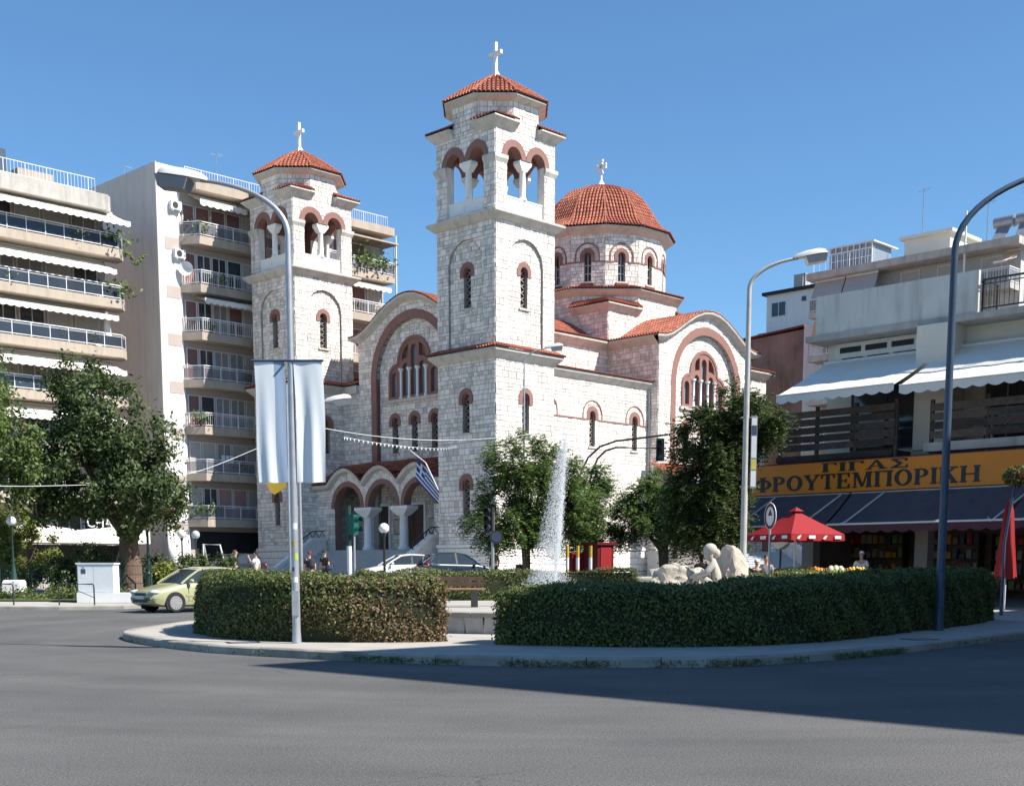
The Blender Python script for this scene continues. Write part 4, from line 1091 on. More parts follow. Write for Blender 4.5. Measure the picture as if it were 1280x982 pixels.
# ground floor openings
m = MB(); m.box(2.2, 9.5, -.03, .015, 1.0, 4.3); m.build("shop_front", BLACK, bB)
# ---- far-left block with blue glass balconies
o = at(68, 300, 87)
bA = thing("apartment_building", "apartment block with blue glass balconies and white awnings at the left edge", "building", (o.x, o.y, 0), CR, "apartment blocks")
zA = [at(68, y, 87).z - 1.02 for y in (278, 344, 408)]; zA = zA + [zA[-1] - 3.35 * i for i in (1, 2, 3, 4)]
m = MB(); m.box(-16, 4.4, 1.7, 13, .5, zA[0] + 3.0); m.build("wall", WALL_T, bA)
zr = zA[0] + 2.95
m = MB(); m.prism([(-16, 1.7), (-16, -.05), (3.9, -.05), (4.3, .4), (4.3, 1.7)], Frame((0, 0, 0), (1, 0, 0), (0, 0, 1), (0, 1, 0)), zr - .45, zr + .55); m.build("roof_slab", CONC, bA)
roof_rail(bA, [(-16, .35), (3.2, .35)], zr + .55, .95, .24)
for i, z in enumerate(zA):
    balcony(bA, [(-16, 1.7), (-16, 0), (4.6, 0), (5.3, .75), (5.3, 1.7)], z, .45, .12, 1.04, 1.25, GLASS_B if i < 6 else GLASS_B, CONC_T)
    x = -15.5; kk = 0
    while x < 3.6:
        win(bA, x, x + 1.75, z + .15, z + 2.4, 1.7, ['shut_b', 'glass', 'curtain', 'shut_b', 'glass', 'shut_b', 'curtain'][(kk * 3 + i * 2) % 7]); x += 1.95; kk += 1
    if i < 5:
        y1 = [-.95, -.5, -.35, -.8, -.9][i]; d = [1.0, .85, .6, .9, .9][i]
        awning(bA, -7.2, [5.0, 4.1, 4.2, 4.4, 4.4][i], 1.5, z + 2.75, y1, z + 2.75 - d, AWN_W, .32); awning(bA, -15.8, -7.4, 1.5, z + 2.75, y1, z + 2.75 - d, AWN_W, .32)
for x, i, s in ((4.4, 0, 1.5), (1.6, 0, .9), (4.7, 1, 1.3), (-3.2, 1, .7), (.4, 2, .6), (2.6, 2, .7), (-5, 0, .6), (-6.4, 2, .8)): balcony_plant(bA, x, .45, zA[i] + .12, s, i + 40)
m = MB(); rg = random.Random(5)
for i in range(40): x = 5.3 + i * .04; m.ball((x + rg.uniform(-.1, .1), .6 + rg.uniform(-.15, .15), zA[0] - .1 + .3 * math.sin(i * .2) + rg.uniform(-.15, .15)), .09, 5, 0)
m.build("trailing_plant", LEAF_M, bA)
m = MB(); m.lathe([(.35, 0), (.3, .7), (.18, 1.9), (.1, 2.4)], 10, (3.75, .5, zA[2] + .12)); m.build("folded_parasol", AWN_W, bA, 40)
m = MB(); m.box(-2.7, -1.6, 3, 4.1, zr + .3, zr + 2.9); m.build("water_tank", BMETAL, bA)
m = MB(); m.box(-1.2, 1.2, 2.2, 3.4, zr + .3, zr + 1.7); m.build("chimney_box", CONC_T, bA)
m = MB(); m.box(-7.9, -6.6, 2.4, 3.6, zr + .5, zr + 4.2); m.build("chimney", CONC_T, bA)
m = MB(); m.tube([(3.2, 6, zr + 1.55), (4.7, 6, zr + 1.55)], .75, 12); m.build("water_barrel", BLACK, bA, 40)
# café canopy at street level
m = MB(); m.prism([(-6, 4.0), (-6, 3.2), (3, 3.2), (3, 4.0), (1.5, 4.3), (-1.5, 3.95), (-4.5, 4.3)], Frame((0, -5.5, 0), (1, 0, 0), (0, -1, 0)), -4, 0); m.build("cafe_canopy", AWN_W, bA)
m = MB(); m.box(-6, 3.5, -1.6, 1.65, .8, 3.15); m.build("cafe_front", BLACK, bA)
def text_mesh(name, s, size, mt, parent, M_, ext=.03):
    c = bpy.data.curves.new(name, 'FONT'); c.body = s; c.size = size; c.extrude = ext; c.align_x = 'CENTER'
    t = bpy.data.objects.new(name, c); COL.objects.link(t); dg = bpy.context.evaluated_depsgraph_get()
    me = bpy.data.meshes.new_from_object(t.evaluated_get(dg)); bpy.data.objects.remove(t)
    me.materials.clear(); me.materials.append(mt)
    ob = bpy.data.objects.new(name, me); COL.objects.link(ob); ob.parent = parent; ob.matrix_local = M_
    return ob
text_mesh("lettering", "CHA", .85, WMETAL, bA, Matrix.Translation((-.6, -5.6, 4.2)) @ Matrix.Rotation(R(90), 4, 'X'))
text_mesh("lettering", "G", .7, WMETAL, bA, Matrix.Translation((-.5, -5.6, 4.95)) @ Matrix.Rotation(R(90), 4, 'X'))

# ---- fruit shop building on the right
shop = thing("shop_building", "fruit shop with orange Greek sign, plum awnings and wooden balconies", "building", (SH.x, SH.y, 0), math.atan2(sx.y, sx.x))
gzs = .62
XY = Frame((0, 0, 0), (1, 0, 0), (0, 0, 1), (0, 1, 0))
XL = 26
m = MB(); m.box(2.2, XL, 4.4, 14, .3, 5.44); m.box(1.9, 2.19, .25, 14, .3, 5.44); m.build("rear_wall", WALL_B, shop)
m = MB(); m.box(1.8, XL, -.1, 14, 5.45, 5.75); m.build("floor_slab", CONC, shop)
for x in (2.2, 6.9, 11.6, 16.3):
    m = MB(); m.box(x, x + .5, -.3, .2, .3, 5.44); m.build("pillar", WALL_T, shop)
m = MB(); m.box(2.2, XL, 1.2, 14, 5.76, 10.1); m.build("first_floor_wall", WALL_C, shop)
m = MB(); m.box(6.6, 7.8, -.2, 1.19, 5.76, 10.1); m.build("pier", WALL_C, shop)
m = MB(); m.box(1.9, XL, .0, 14, 10.1, 10.32); m.build("terrace_slab", CONC, shop)
m = MB(); m.box(2.3, 8.7, .05, .19, 10.33, 11.75); m.box(2.3, 2.44, .2, 6, 10.33, 11.75); m.build("terrace_parapet", mat("stained_parapet", (.64, .62, .58), .85, .08, .7, streak=.35, wear=.55, wearc=(.36, .37, .37)), shop)
m = MB(); m.box(2.6, 7.2, 1.05, 1.18, 9.15, 10.08); lw = m.build("louvre_panel", WALL_W, shop)
for r_, z in enumerate((9.32, 9.72)):
    for i in range(4): m = MB(); x = 2.9 + i * 1.08 - r_ * .1; m.box(x, x + .88, 1.02, 1.045, z, z + .2); m.build("louvre", BLACK, lw)
balcony(shop, [(8.8, 1.2), (8.8, .05), (XL, .05), (XL, 1.2)], 10.33, .1, .0, 1.05, 2.2, None, CONC, IRON, bal=.17)
m = MB(); m.box(9.2, XL, 6.5, 13, 10.33, 12.9); m.box(8.9, XL, 6.1, 13, 12.9, 13.1); m.build("terrace_room", WALL_C, shop)
win(shop, 11.9, 14.4, 10.5, 12.6, 6.5, 'glass', IRON)
win(shop, 8.6, 10.3, 6.0, 8.5, 1.2, 'glass', CONC_T); win(shop, 12.2, 14.0, 6.0, 8.5, 1.2, 'glass', CONC_T); win(shop, 3.3, 6.2, 6.0, 8.4, 1.2, 'glass', WOOD_D)
awning(shop, 2.2, 6.95, .9, 9.35, -2.35, 7.85, AWN_W, .3); awning(shop, 7.15, 13.5, .9, 9.35, -2.35, 7.75, AWN_W, .3); awning(shop, 13.7, 20, .9, 9.35, -2.35, 7.75, AWN_W, .3)
# wooden balconies: each plank a part
PLANK = [mat("weathered_plank_%d" % i, c, .85, .25, 5, .2, 20) for i, c in enumerate(((.075, .055, .045), (.11, .085, .07), (.05, .038, .032)))]
rg = random.Random(3)
def plank_rail(x0, x1, y, z0, z1, rows, step):
    n = max(1, round((x1 - x0) / step)); h = (z1 - z0) / rows
    for i in range(n):
        for r_ in range(rows):
            m = MB(); a = x0 + (x1 - x0) * i / n; b = x0 + (x1 - x0) * (i + 1) / n; e = rg.uniform(-.015, .015)
            m.box(a + .005, b - .005, y - .02 + e, y + .015 + e, z0 + r_ * h + .03, z0 + (r_ + 1) * h - .03); m.build("plank", rg.choice(PLANK), shop)
    for i in range(n + 1): m = MB(); a = x0 + (x1 - x0) * i / n; m.box(a - .06, a + .06, y + .03, y + .15, z0 - .6, z1 + .12); m.build("post", PLANK[0], shop)
m = MB(); m.box(1.7, 6.5, -1.5, -.11, 5.5, 5.72); m.build("balcony_deck", PLANK[2], shop)
plank_rail(1.8, 6.6, -1.5, 5.85, 7.35, 5, 1.6)
m = MB(); m.box(7.7, XL, -1.5, -.11, 5.55, 5.85); m.build("balcony_slab", CONC, shop)
plank_rail(7.9, 20, -1.42, 5.95, 7.2, 4, 2.0)
m = MB()
for x in (1.9, 4.1, 6.3): m.bar((x, -1.4, 5.5), (x, -1.4, 4.0), .1)
m.build("balcony_prop", PLANK[1], shop)
# sign board and lettering
SIGN_O = mat("orange_sign", (.66, .215, .010), .45, .04, 1.5); SIGN_T = mat("dark_green_letter", (.008, .022, .022), .45, .1, 3)
m = MB(); m.box(0, 16, -1.75, -1.6, 4.3, 5.4); sb = m.build("sign_board", SIGN_O, shop)
m = MB()
for a, b, c, d in ((0, 16, 4.26, 4.3), (0, 16, 5.4, 5.44), (-.04, 0, 4.26, 5.44)): m.box(a, b, -1.77, -1.58, c, d)
m.build("sign_rim", AWN_M, sb)
def glyph(ch):
    """serif capital as polygons in a unit box (w, [polys])"""
    S = .20; T = .085; e = .07
    def stem(x, w=S, z0=0, z1=1): return [[(x, z0), (x + w, z0), (x + w, z1), (x, z1)]]
    def serif(x, w, z): return [[(x - e, z), (x + w + e, z), (x + w + e, z + T), (x - e, z + T)]]
    def st(x, w=S): return stem(x, w, T, 1 - T) + serif(x, w, 0) + serif(x, w, 1 - T)
    def ringp(cx, cz, ax, az, bx, bz, a0=0, a1=360, n=28):
        A = [R(a0 + (a1 - a0) * i / n) for i in range(n + 1)]
        return [[(cx + ax * math.cos(p), cz + az * math.sin(p)), (cx + ax * math.cos(q), cz + az * math.sin(q)), (cx + bx * math.cos(q), cz + bz * math.sin(q)), (cx + bx * math.cos(p), cz + bz * math.sin(p))] for p, q in zip(A, A[1:])]
    def q(*p): return [list(p)]
    if ch == 'Ι': return .36, st(.08)
    if ch == 'Γ': return .72, st(.08) + q((.28, 1 - T), (.70, 1 - T), (.70, 1), (.28, 1)) + q((.62, .72), (.70, .72), (.70, 1 - T), (.58, 1 - T))
    if ch == 'Ρ': return .78, st(.08) + ringp(.36, .73, .38, .27, .17, .19, -90, 90) + q((.28, 1 - T), (.36, 1 - T), (.36, 1), (.28, 1)) + q((.28, .46), (.36, .46), (.36, .54), (.28, .54))
    if ch == 'Ο': return .98, ringp(.49, .5, .46, .52, .25, .42)
    if ch == 'Φ': return 1.08, st(.44) + ringp(.54, .5, .52, .34, .32, .25)
    if ch == 'Τ': return .86, stem(.33, .2, T, 1 - T) + serif(.33, .2, 0) + q((.03, 1 - T), (.83, 1 - T), (.83, 1), (.03, 1)) + q((.03, .7), (.11, .7), (.14, 1 - T), (.03, 1 - T)) + q((.75, .7), (.83, .7), (.83, 1 - T), (.72, 1 - T))
    if ch == 'Ε': return .80, st(.08) + q((.28, 1 - T), (.74, 1 - T), (.74, 1), (.28, 1)) + q((.66, .72), (.74, .72), (.74, 1 - T), (.62, 1 - T)) + q((.28, 0), (.76, 0), (.76, T), (.28, T)) + q((.64, T), (.76, T), (.76, .28), (.68, .28)) + q((.28, .46), (.56, .46), (.56, .54), (.28, .54)) + q((.52, .36), (.58, .36), (.58, .64), (.52, .64))
    if ch == 'Υ': return .92, stem(.36, .2, T, .45) + serif(.36, .2, 0) + q((.36, .45), (.56, .45), (.28, 1 - T), (.06, 1 - T)) + q((.46, .45), (.56, .45), (.84, 1 - T), (.74, 1 - T)) + q((.0, 1 - T), (.36, 1 - T), (.36, 1), (0, 1)) + q((.64, 1 - T), (.94, 1 - T), (.94, 1), (.64, 1))
    if ch == 'Μ': return 1.16, stem(.13, .09, T, 1 - T) + serif(.13, .09, 0) + st(.86) + q((.10, 1), (.32, 1), (.66, .1), (.54, .02)) + q((.54, .02), (.66, .1), (.9, 1), (.8, .9)) + q((.0, 1 - T), (.2, 1 - T), (.2, 1), (0, 1))
    if ch == 'Π': return 1.02, st(.08) + st(.74) + q((.28, 1 - T), (.74, 1 - T), (.74, 1), (.28, 1))
    if ch == 'Η': return 1.02, st(.08) + st(.74) + q((.28, .46), (.74, .46), (.74, .54), (.28, .54))
    if ch == 'Κ': return .98, st(.08) + q((.28, .42), (.28, .55), (.68, 1 - T), (.80, 1 - T)) + q((.40, .56), (.54, .66), (.90, T), (.66, T)) + serif(.66, .24, 0) + q((.58, 1 - T), (.94, 1 - T), (.94, 1), (.58, 1))
    if ch == 'Α': return .98, q((.10, T), (.20, T), (.52, .92), (.44, 1)) + q((.44, 1), (.54, 1), (.88, T), (.66, T)) + q((.22, .3), (.70, .3), (.68, .38), (.26, .38)) + q((.0, 0), (.3, 0), (.3, T), (0, T)) + q((.58, 0), (.98, 0), (.98, T), (.58, T))
    if ch == 'Σ': return .84, q((.06, 1), (.06, .94), (.38, .5), (.58, .5), (.30, .92), (.3, 1)) + q((.58, .5), (.42, .5), (.06, .06), (.06, 0), (.26, 0)) + q((.3, 1 - T), (.78, 1 - T), (.78, 1), (.3, 1)) + q((.70, .72), (.78, .72), (.78, 1 - T), (.66, 1 - T)) + q((.2, 0), (.8, 0), (.8, T + .03), (.24, T + .03)) + q((.72, T), (.8, T), (.82, .3), (.74, .3))
    return .5, []
def lettering(word, x0, x1, z0, z1):
    tot = sum(glyph(c)[0] for c in word) + .08 * (len(word) - 1); k = (x1 - x0) / tot; x = x0
    fr = Frame((0, -1.75, 0), (1, 0, 0), (0, -1, 0))
    for c in word:
        w, P = glyph(c); m = MB()
        for j, p in enumerate(P): m.prism([(x + a * k, z0 + b * (z1 - z0)) for a, b in p], fr, .0, .03 + .0006 * (j % 5))
        m.build("letter", SIGN_T, sb); x += (w + .08) * k
lettering("ΦΡΟΥΤΕΜΠΟΡΙΚΗ", .92, 9.92, 4.42, 4.97)
lettering("ΓΙΓΑΣ", 3.85, 7.3, 5.04, 5.36)
# small emblem: red jar with white lettering stripes and a white pattern above
m = MB(); fr = Frame((.48, -1.75, 4.62), (1, 0, 0), (0, -1, 0)); m.prism([(-.24, .12), (-.2, -.12), (-.1, -.24), (.1, -.24), (.2, -.12), (.24, .12), (.12, .2), (-.12, .2)], fr, 0, .02); m.build("emblem", mat("emblem_red", (.33, .02, .02), .5), sb)
m = MB()
for zz, w in ((.06, .18), (-.04, .16)): m.prism([(-w, zz - .025), (w, zz - .025), (w, zz + .025), (-w, zz + .025)], fr, .02, .026)
for q in range(6): m.prism([(-.13 + .22 * ((q * 3) % 5) / 4 - .05, .28 + q * .055), (-.13 + .22 * ((q * 3) % 5) / 4 + .07, .30 + q * .055), (-.13 + .22 * ((q * 3) % 5) / 4 + .03, .36 + q * .055)], fr, 0, .012)
m.build("emblem_mark", WMETAL, sb)
awning(shop, -.1, 5.0, -1.7, 4.22, -3.4, 3.05, AWN_D, .3, vm=AWN_M); awning(shop, 5.1, 11.5, -1.7, 4.22, -3.4, 3.05, AWN_D, .3, vm=AWN_M); awning(shop, 11.6, 18, -1.7, 4.22, -3.4, 3.05, AWN_D, .3, vm=AWN_M)
m = MB()
for x in (1.4, 4.2, 5.9, 11.3): m.bar((x + .5, -1.78, 4.2), (x - .1, -3.42, 3.1), .045)
m.build("awning_strut", WMETAL, shop)
# ---- buildings behind
o = at(1014, 380, 100)
bR = thing("apartment_building", "grey apartment block with grey roller awnings and roof penthouse, right", "building", (o.x, o.y, 0), math.atan2(sx.y, sx.x), "apartment blocks")
zt = at(1014, 352, 100).z; zf = at(1014, 393, 100).z
m = MB(); m.box(.3, 15.4, 1.3, 14, .5, zt); m.build("wall", WALL_G, bR)
m = MB(); m.box(-.2, 16, -.5, 14, zt, zt + .5); m.build("roof_slab", CONC, bR)
for i in range(4):
    z = zf - 3.2 * i
    balcony(bR, [(0, 1.3), (0, -.3), (15.4, -.3), (15.4, 1.3)], z, .35, .05, 1.05, 1.6, GLASS_S if i == 0 else None, CONC, bal=.2)
    for x in (1, 3.2, 6.6, 9.4, 12.6): win(bR, x, x + 1.5, z + .1, z + 2.2, 1.3, ['shut_b', 'glass', 'shut_b'][int(x) % 3])
awning(bR, .2, 2.7, .2, zt - .1, -.45, zf + .95, AWN_G, .1, sag=.02); awning(bR, 2.8, 5.4, .2, zt - .1, -.45, zf + .95, AWN_G, .1, sag=.02)
awning(bR, .2, 6, .2, zf - .5, -.4, zf - 2.3, AWN_O, .1, sag=.02)
ac_unit(bR, 8.6, 1.3, zf - 1.6)
m = MB(); m.box(.5, 4.1, 1.5, 5, zt + .5, zt + .6); m.box(.5, 4.3, 1.4, 5, zt + 2.45, zt + 2.55)
for i in range(8):
    x = .55 + i * .5; m.bar((x, 1.55, zt + .6), (x, 1.55, zt + 2.45), .08)
for z in (1.5, 2.1, .7): m.bar((.5, 1.55, zt + z), (4.1, 1.55, zt + z), .07)
m.build("penthouse_frame", WMETAL, bR)
m = MB(); m.box(.6, 4.0, 1.62, 4.5, zt + .61, zt + 2.44); m.build("penthouse_glass", PANE_G, bR)
roof_rail(bR, [(0, .2), (5, .2)], zt + .5, 1.2, .5)
m = MB(); m.box(6.4, 9.9, 2, 6, zt + .5, zt + 2.2); m.box(6.1, 10.2, 1.7, 6.3, zt + 2.2, zt + 2.42); m.build("stair_tower", WALL_C, bR)
antenna(bR, 6.2, 5, zt + 2.0, 4.4, 1); antenna(bR, 14.3, 4, zt + .5, 4.6, 3); antenna(bR, 12.6, 2, zt + .5, 3.2, 1)
for x in (13.4, 15.0):
    m = MB(); m.tube([(x - .7, 3, zt + 2.4), (x + .7, 3, zt + 2.4)], .42, 10); m.bar((x, 3, zt + 2.2), (x + .2, 1.4, zt + .7), .9, .08); m.bar((x, 3.4, zt + .5), (x, 3.2, zt + 2.2), .06); m.build("solar_heater", GMETAL, bR, 40)
m = MB(); m.bar((12.1, -.2, zf - 1), (12.1, -.2, zt + 2.8), .1); m.build("mast", WMETAL, bR)
awning(bR, 14.6, 15.5, 1.0, zt - .1, -1.2, zf + 1.2, AWN_P, .1)
m = MB(); m.box(4.0, 5.2, -1.2, .2, zf - 2.3, zf - .9)
for i in range(3): m.box(3.9, 5.3, -1.4, .3, zf - 2.0 + i * .5, zf - 1.85 + i * .5)
m.build("chimney", CONC_T, bR)
o = at(958, 400, 140)
bP = thing("apartment_building", "small white rooftop building with dark windows behind the grey block", "building", (o.x, o.y, 0), math.atan2(sx.y, sx.x), "apartment blocks")
zt2 = at(958, 370, 140).z
m = MB(); m.box(0, 9, 0, 9, .5, zt2); m.build("wall", WALL_W, bP)
m = MB(); m.box(-.4, 9.4, -.4, 9.4, zt2, zt2 + .3); m.build("roof_slab", BLACK, bP)
win(bP, .6, 2.4, zt2 - 2.3, zt2 - .8, 0, 'glass'); win(bP, 4.2, 4.9, zt2 - 1.2, zt2 - .6, 0, 'glass')
m = MB(); m.box(-.5, 9, -.8, 0, zt2 - 4.3, zt2 - 3.9); m.build("balcony", CONC, bP)
m = MB(); m.box(2.6, 4.0, 1, 2, zt2 + .3, zt2 + 1.9); m.build("chimney", CONC, bP); roof_rail(bP, [(4, .5), (9, .5)], zt2 + .3, 1.2, .3)
awning(bP, -.4, 6, -.1, zt2 - 4.4, -1.6, zt2 - 5.4, AWN_W, .2)
o = at(946, 470, 116)
bQ = thing("house", "red-brown windowless house wall behind the dark tree", "building", (o.x, o.y, 0), math.atan2(sx.y, sx.x))
zq = at(946, 425, 116).z; zq2 = at(1000, 412, 113).z
m = MB(); m.prism([(-3.5, .5), (4.7, .5), (4.7, zq2), (-3.5, zq)], Frame((0, 0, 0), (1, 0, 0), (0, -1, 0)), -9, 0); m.build("wall", WALL_B, bQ)
m = MB(); m.prism([(4.71, .5), (6.9, .5), (6.9, zq2 + .15), (4.71, zq2 + .2)], Frame((0, 0, 0), (1, 0, 0), (0, -1, 0)), -8, .05); m.build("white_corner", WALL_W, bQ)
m = MB(); m.prism([(-3.7, zq + .0), (4.75, zq2 + .2), (4.75, zq2 + .35), (-3.7, zq + .15)], Frame((0, 0, 0), (1, 0, 0), (0, -1, 0)), -9.2, .2); m.build("roof_edge", TILE_D, bQ)
# ---- block across the street, right of the camera: its shadow lies over the road and the right hedge
HB = 20.0; tip = Vector((-4.1, 19.8)); c0 = tip + Vector((SUN_TO.x, SUN_TO.y)) * (HB / math.tan(R(SUN_EL)))
bX = thing("apartment_building", "apartment block beside the camera whose shadow falls across the road", "building", (c0.x, c0.y, 0), CR, "apartment blocks")
m = MB(); m.box(0, 34, -34, 0, -.1, HB); m.build("wall", WALL_C, bX)
m = MB()
for i in range(6): m.box(-.0, 34.05, -34, .05, 3.2 * i + 3, 3.2 * i + 3.2)
m.build("floor_bands", CONC_T, bX)
for i in range(5):
    for k_ in range(8): win(bX, 2 + k_ * 4, 3.8 + k_ * 4, 3.2 * i + 3.6, 3.2 * i + 5.4, 0, 'glass', face=1)
# ============================================================ vegetation and island
def leaves(name, pts, nrm, size, mt, parent, rng, asp=.55, jit=.8, tint=(0, 1), bend=0.):
    """leaf-sized rhombs at pts; nrm preferred normals"""
    n = len(pts)
    a = rng.normal(size=(n, 3)); nn = nrm + rng.normal(size=(n, 3)) * jit
    nn /= np.linalg.norm(nn, axis=1, keepdims=True) + 1e-9
    a -= nn * np.sum(a * nn, axis=1, keepdims=True); a /= np.linalg.norm(a, axis=1, keepdims=True) + 1e-9
    b = np.cross(nn, a); s = size * rng.uniform(.6, 1.3, size=(n, 1))
    V = np.stack([pts - a * s, pts + b * s * asp - nn * s * .12, pts + a * s, pts - b * s * asp - nn * s * .12], 1).reshape(-1, 3)
    me = bpy.data.meshes.new(name)
    me.vertices.add(4 * n); me.vertices.foreach_set("co", V.ravel())
    me.loops.add(4 * n); me.loops.foreach_set("vertex_index", np.arange(4 * n, dtype=np.int32))
    me.polygons.add(n); me.polygons.foreach_set("loop_start", np.arange(0, 4 * n, 4, dtype=np.int32)); me.polygons.foreach_set("loop_total", np.full(n, 4, dtype=np.int32))
    me.materials.append(mt); me.update(calc_edges=True); me.validate()
    at_ = me.attributes.new("tint", 'FLOAT', 'FACE'); at_.data.foreach_set("value", rng.uniform(tint[0], tint[1], n).astype(np.float32))
    ob = bpy.data.objects.new(name, me); COL.objects.link(ob); ob.parent = parent
    return ob
def crown_pts(blobs, n, rng, clump=.35, shell=.45):
    """points in clumps over ellipsoids [(c, r)]"""
    P = []; Nn = []
    vol = np.array([b[1][0] * b[1][1] + b[1][1] * b[1][2] for b in blobs]); vol = vol / vol.sum()
    for (c, r), w in zip(blobs, vol):
        c = np.array(c); r = np.array(r); k = int(n * w); nc = max(6, int(14 * (r.mean() / clump) ** 1.6 / 4))
        d = rng.normal(size=(nc, 3)); d /= np.linalg.norm(d, axis=1, keepdims=True)
        rad = 1 - shell * rng.random((nc, 1)) ** 1.6
        cc = c + d * rad * r
        idx = rng.integers(0, nc, k); off = rng.normal(size=(k, 3)) * clump * .5 * rng.uniform(.6, 1.2, (k, 1))
        p = cc[idx] + off; P.append(p); q = (p - c) / r; Nn.append(q / (np.linalg.norm(q, axis=1, keepdims=True) + 1e-6))
    return np.concatenate(P), np.concatenate(Nn)
def tree(name, label, base, h_trunk, r_trunk, blobs, n, size, mt, seed, group=None, clump=.45, asp=.5, lean=(0, 0), limbs=7, cat="tree", shell=.5):
    rng = np.random.default_rng(seed); rg = random.Random(seed)
    t = thing(name, label, cat, base, 0, group)
    B = [((c[0], c[1], c[2]), r) for c, r in blobs]
    m = MB(); top = Vector((lean[0], lean[1], h_trunk))
    m.tube([(0, 0, -.1), (0.02, 0, .15), top * .45 + Vector((.06, -.04, 0)), top * .8 + Vector((-.03, .05, 0)), top], [r_trunk * 1.5, r_trunk * 1.1, r_trunk, r_trunk * .9, r_trunk * .85], 10)
    for i in range(limbs):
        c, r = B[i % len(B)]; e = Vector(c) + Vector((rg.uniform(-.6, .6) * r[0], rg.uniform(-.6, .6) * r[1], rg.uniform(-.4, .6) * r[2]))
        mid = top.lerp(e, .5) + Vector((rg.uniform(-.2, .2), rg.uniform(-.2, .2), rg.uniform(0, .3)))
        m.tube([top - Vector((0, 0, .2)), top.lerp(mid, .5) + Vector((0, 0, -.05)), mid, e], [r_trunk * .55, r_trunk * .45, r_trunk * .3, r_trunk * .1], 7)
    m.build("trunk", BARK, t, 60)
    p, nn = crown_pts(B, n, rng, clump, shell); nn[:, 2] += .35
    leaves("crown", p, nn, size, mt, t, rng, asp)
    return t
def gpos(px, Y, dz=0.): p = at(px, 700, Y); return (p.x, Y, gz(Y) + dz)
# big dark tree left
b = gpos(162, 52, .14)
tree("broadleaf_tree", "big dark green tree with thick trunk behind the white cabinet", b, 2.3, .42,
     [((-1.4, 0, 4.6), (2.4, 2.2, 2.0)), ((.6, -.2, 4.2), (2.0, 2.0, 1.9)), ((-1.0, 0, 6.6), (2.0, 1.9, 1.9)), ((-2.7, .2, 6.2), (1.6, 1.6, 1.7)), ((.5, 0, 5.9), (1.6, 1.6, 1.5)), ((-1.5, 0, 8.1), (1.4, 1.4, 1.0)), ((1.6, -.1, 3.6), (1.0, 1.2, 1.1)), ((-3.2, 0, 4.0), (1.4, 1.4, 1.2))],
     38000, .095, LEAF_D, 3, "park trees", .5, shell=.62)
b = gpos(-30, 48, .14)
tree("broadleaf_tree", "paler green tree reaching in from the left edge", b, 2.6, .25,
     [((.2, 0, 6.4), (1.9, 1.8, 2.2)), ((1.4, -.2, 5.6), (1.3, 1.3, 1.5)), ((1.9, 0, 4.6), (.9, 1.0, .9)), ((.6, 0, 8.0), (1.2, 1.2, 1.0)), ((-1.0, 0, 5.2), (1.5, 1.5, 1.6))],
     20000, .085, LEAF_M, 4, "park trees", .42, shell=.6)
# shrubs in the park
def shrub(label, px, Y, blobs, n, size, mt, seed, name="shrub"):
    rng = np.random.default_rng(seed); t = thing(name, label, "shrub", gpos(px, Y, .14), 0, "park shrubs")
    m = MB()
    for c, r in blobs:
        for k in range(3): m.tube([(c[0] * .3, c[1] * .3, 0), (c[0] + .3 * (k - 1) * r[0], c[1], c[2] + r[2] * .3)], [.05, .015], 5)
    m.build("stem", BARK, t)
    p, nn = crown_pts(blobs, n, rng, .28, .5); p = p[p[:, 2] > .02]; nn = (p - np.array((0, 0, .4))); nn /= np.linalg.norm(nn, axis=1, keepdims=True) + 1e-6; nn[:, 2] += .4
    leaves("foliage", p, nn, size, mt, t, rng)
    return t
shrub("tall yellow-green bush at the left edge behind the globe lamp", 12, 56, [((-.6, 0, 1.5), (1.6, 1.2, 1.5)), ((.9, 0, 1.6), (1.3, 1.1, 1.4)), ((0, 0, 2.6), (1.3, 1.1, .9))], 13000, .075, LEAF_Y, 11)
shrub("round dark green bush left of the cabinet", 96, 52, [((0, 0, .95), (1.5, 1.1, .95)), ((-.6, 0, .7), (1.0, 1, .7)), ((.8, 0, .8), (.9, .9, .75))], 9000, .065, LEAF_D, 12)
shrub("dark bush below the pair of globe lamps", 236, 56, [((0, 0, .8), (.7, .7, .85)), ((.5, 0, .5), (.6, .6, .6))], 4500, .07, LEAF_D, 13)
shrub("bright yellow-green low bush beside the tree trunk", 203, 55, [((0, 0, .5), (.6, .6, .6))], 2400, .07, LEAF_Y, 14)
shrub("dark bush right of the tree trunk", 188, 56, [((0, 0, .8), (.55, .6, .8)), ((.2, 0, .4), (.6, .6, .4))], 3500, .07, LEAF_D, 15)
shrub("yellow-green bush under the white frame", 262, 58, [((0, 0, .45), (.8, .6, .55)), ((-.6, 0, .4), (.5, .5, .45))], 3200, .07, LEAF_Y, 16)
shrub("small dark bush right of the white frame", 283, 58, [((0, 0, .75), (.55, .55, .7))], 2600, .07, LEAF_D, 17)
shrub("low clipped groundcover along the park kerb", 50, 47, [((-2.4, 0, .12), (1.6, .9, .22)), ((0, 0, .12), (1.8, .9, .24)), ((2.0, 0, .1), (1.2, .8, .2))], 6000, .05, LEAF_M, 18)
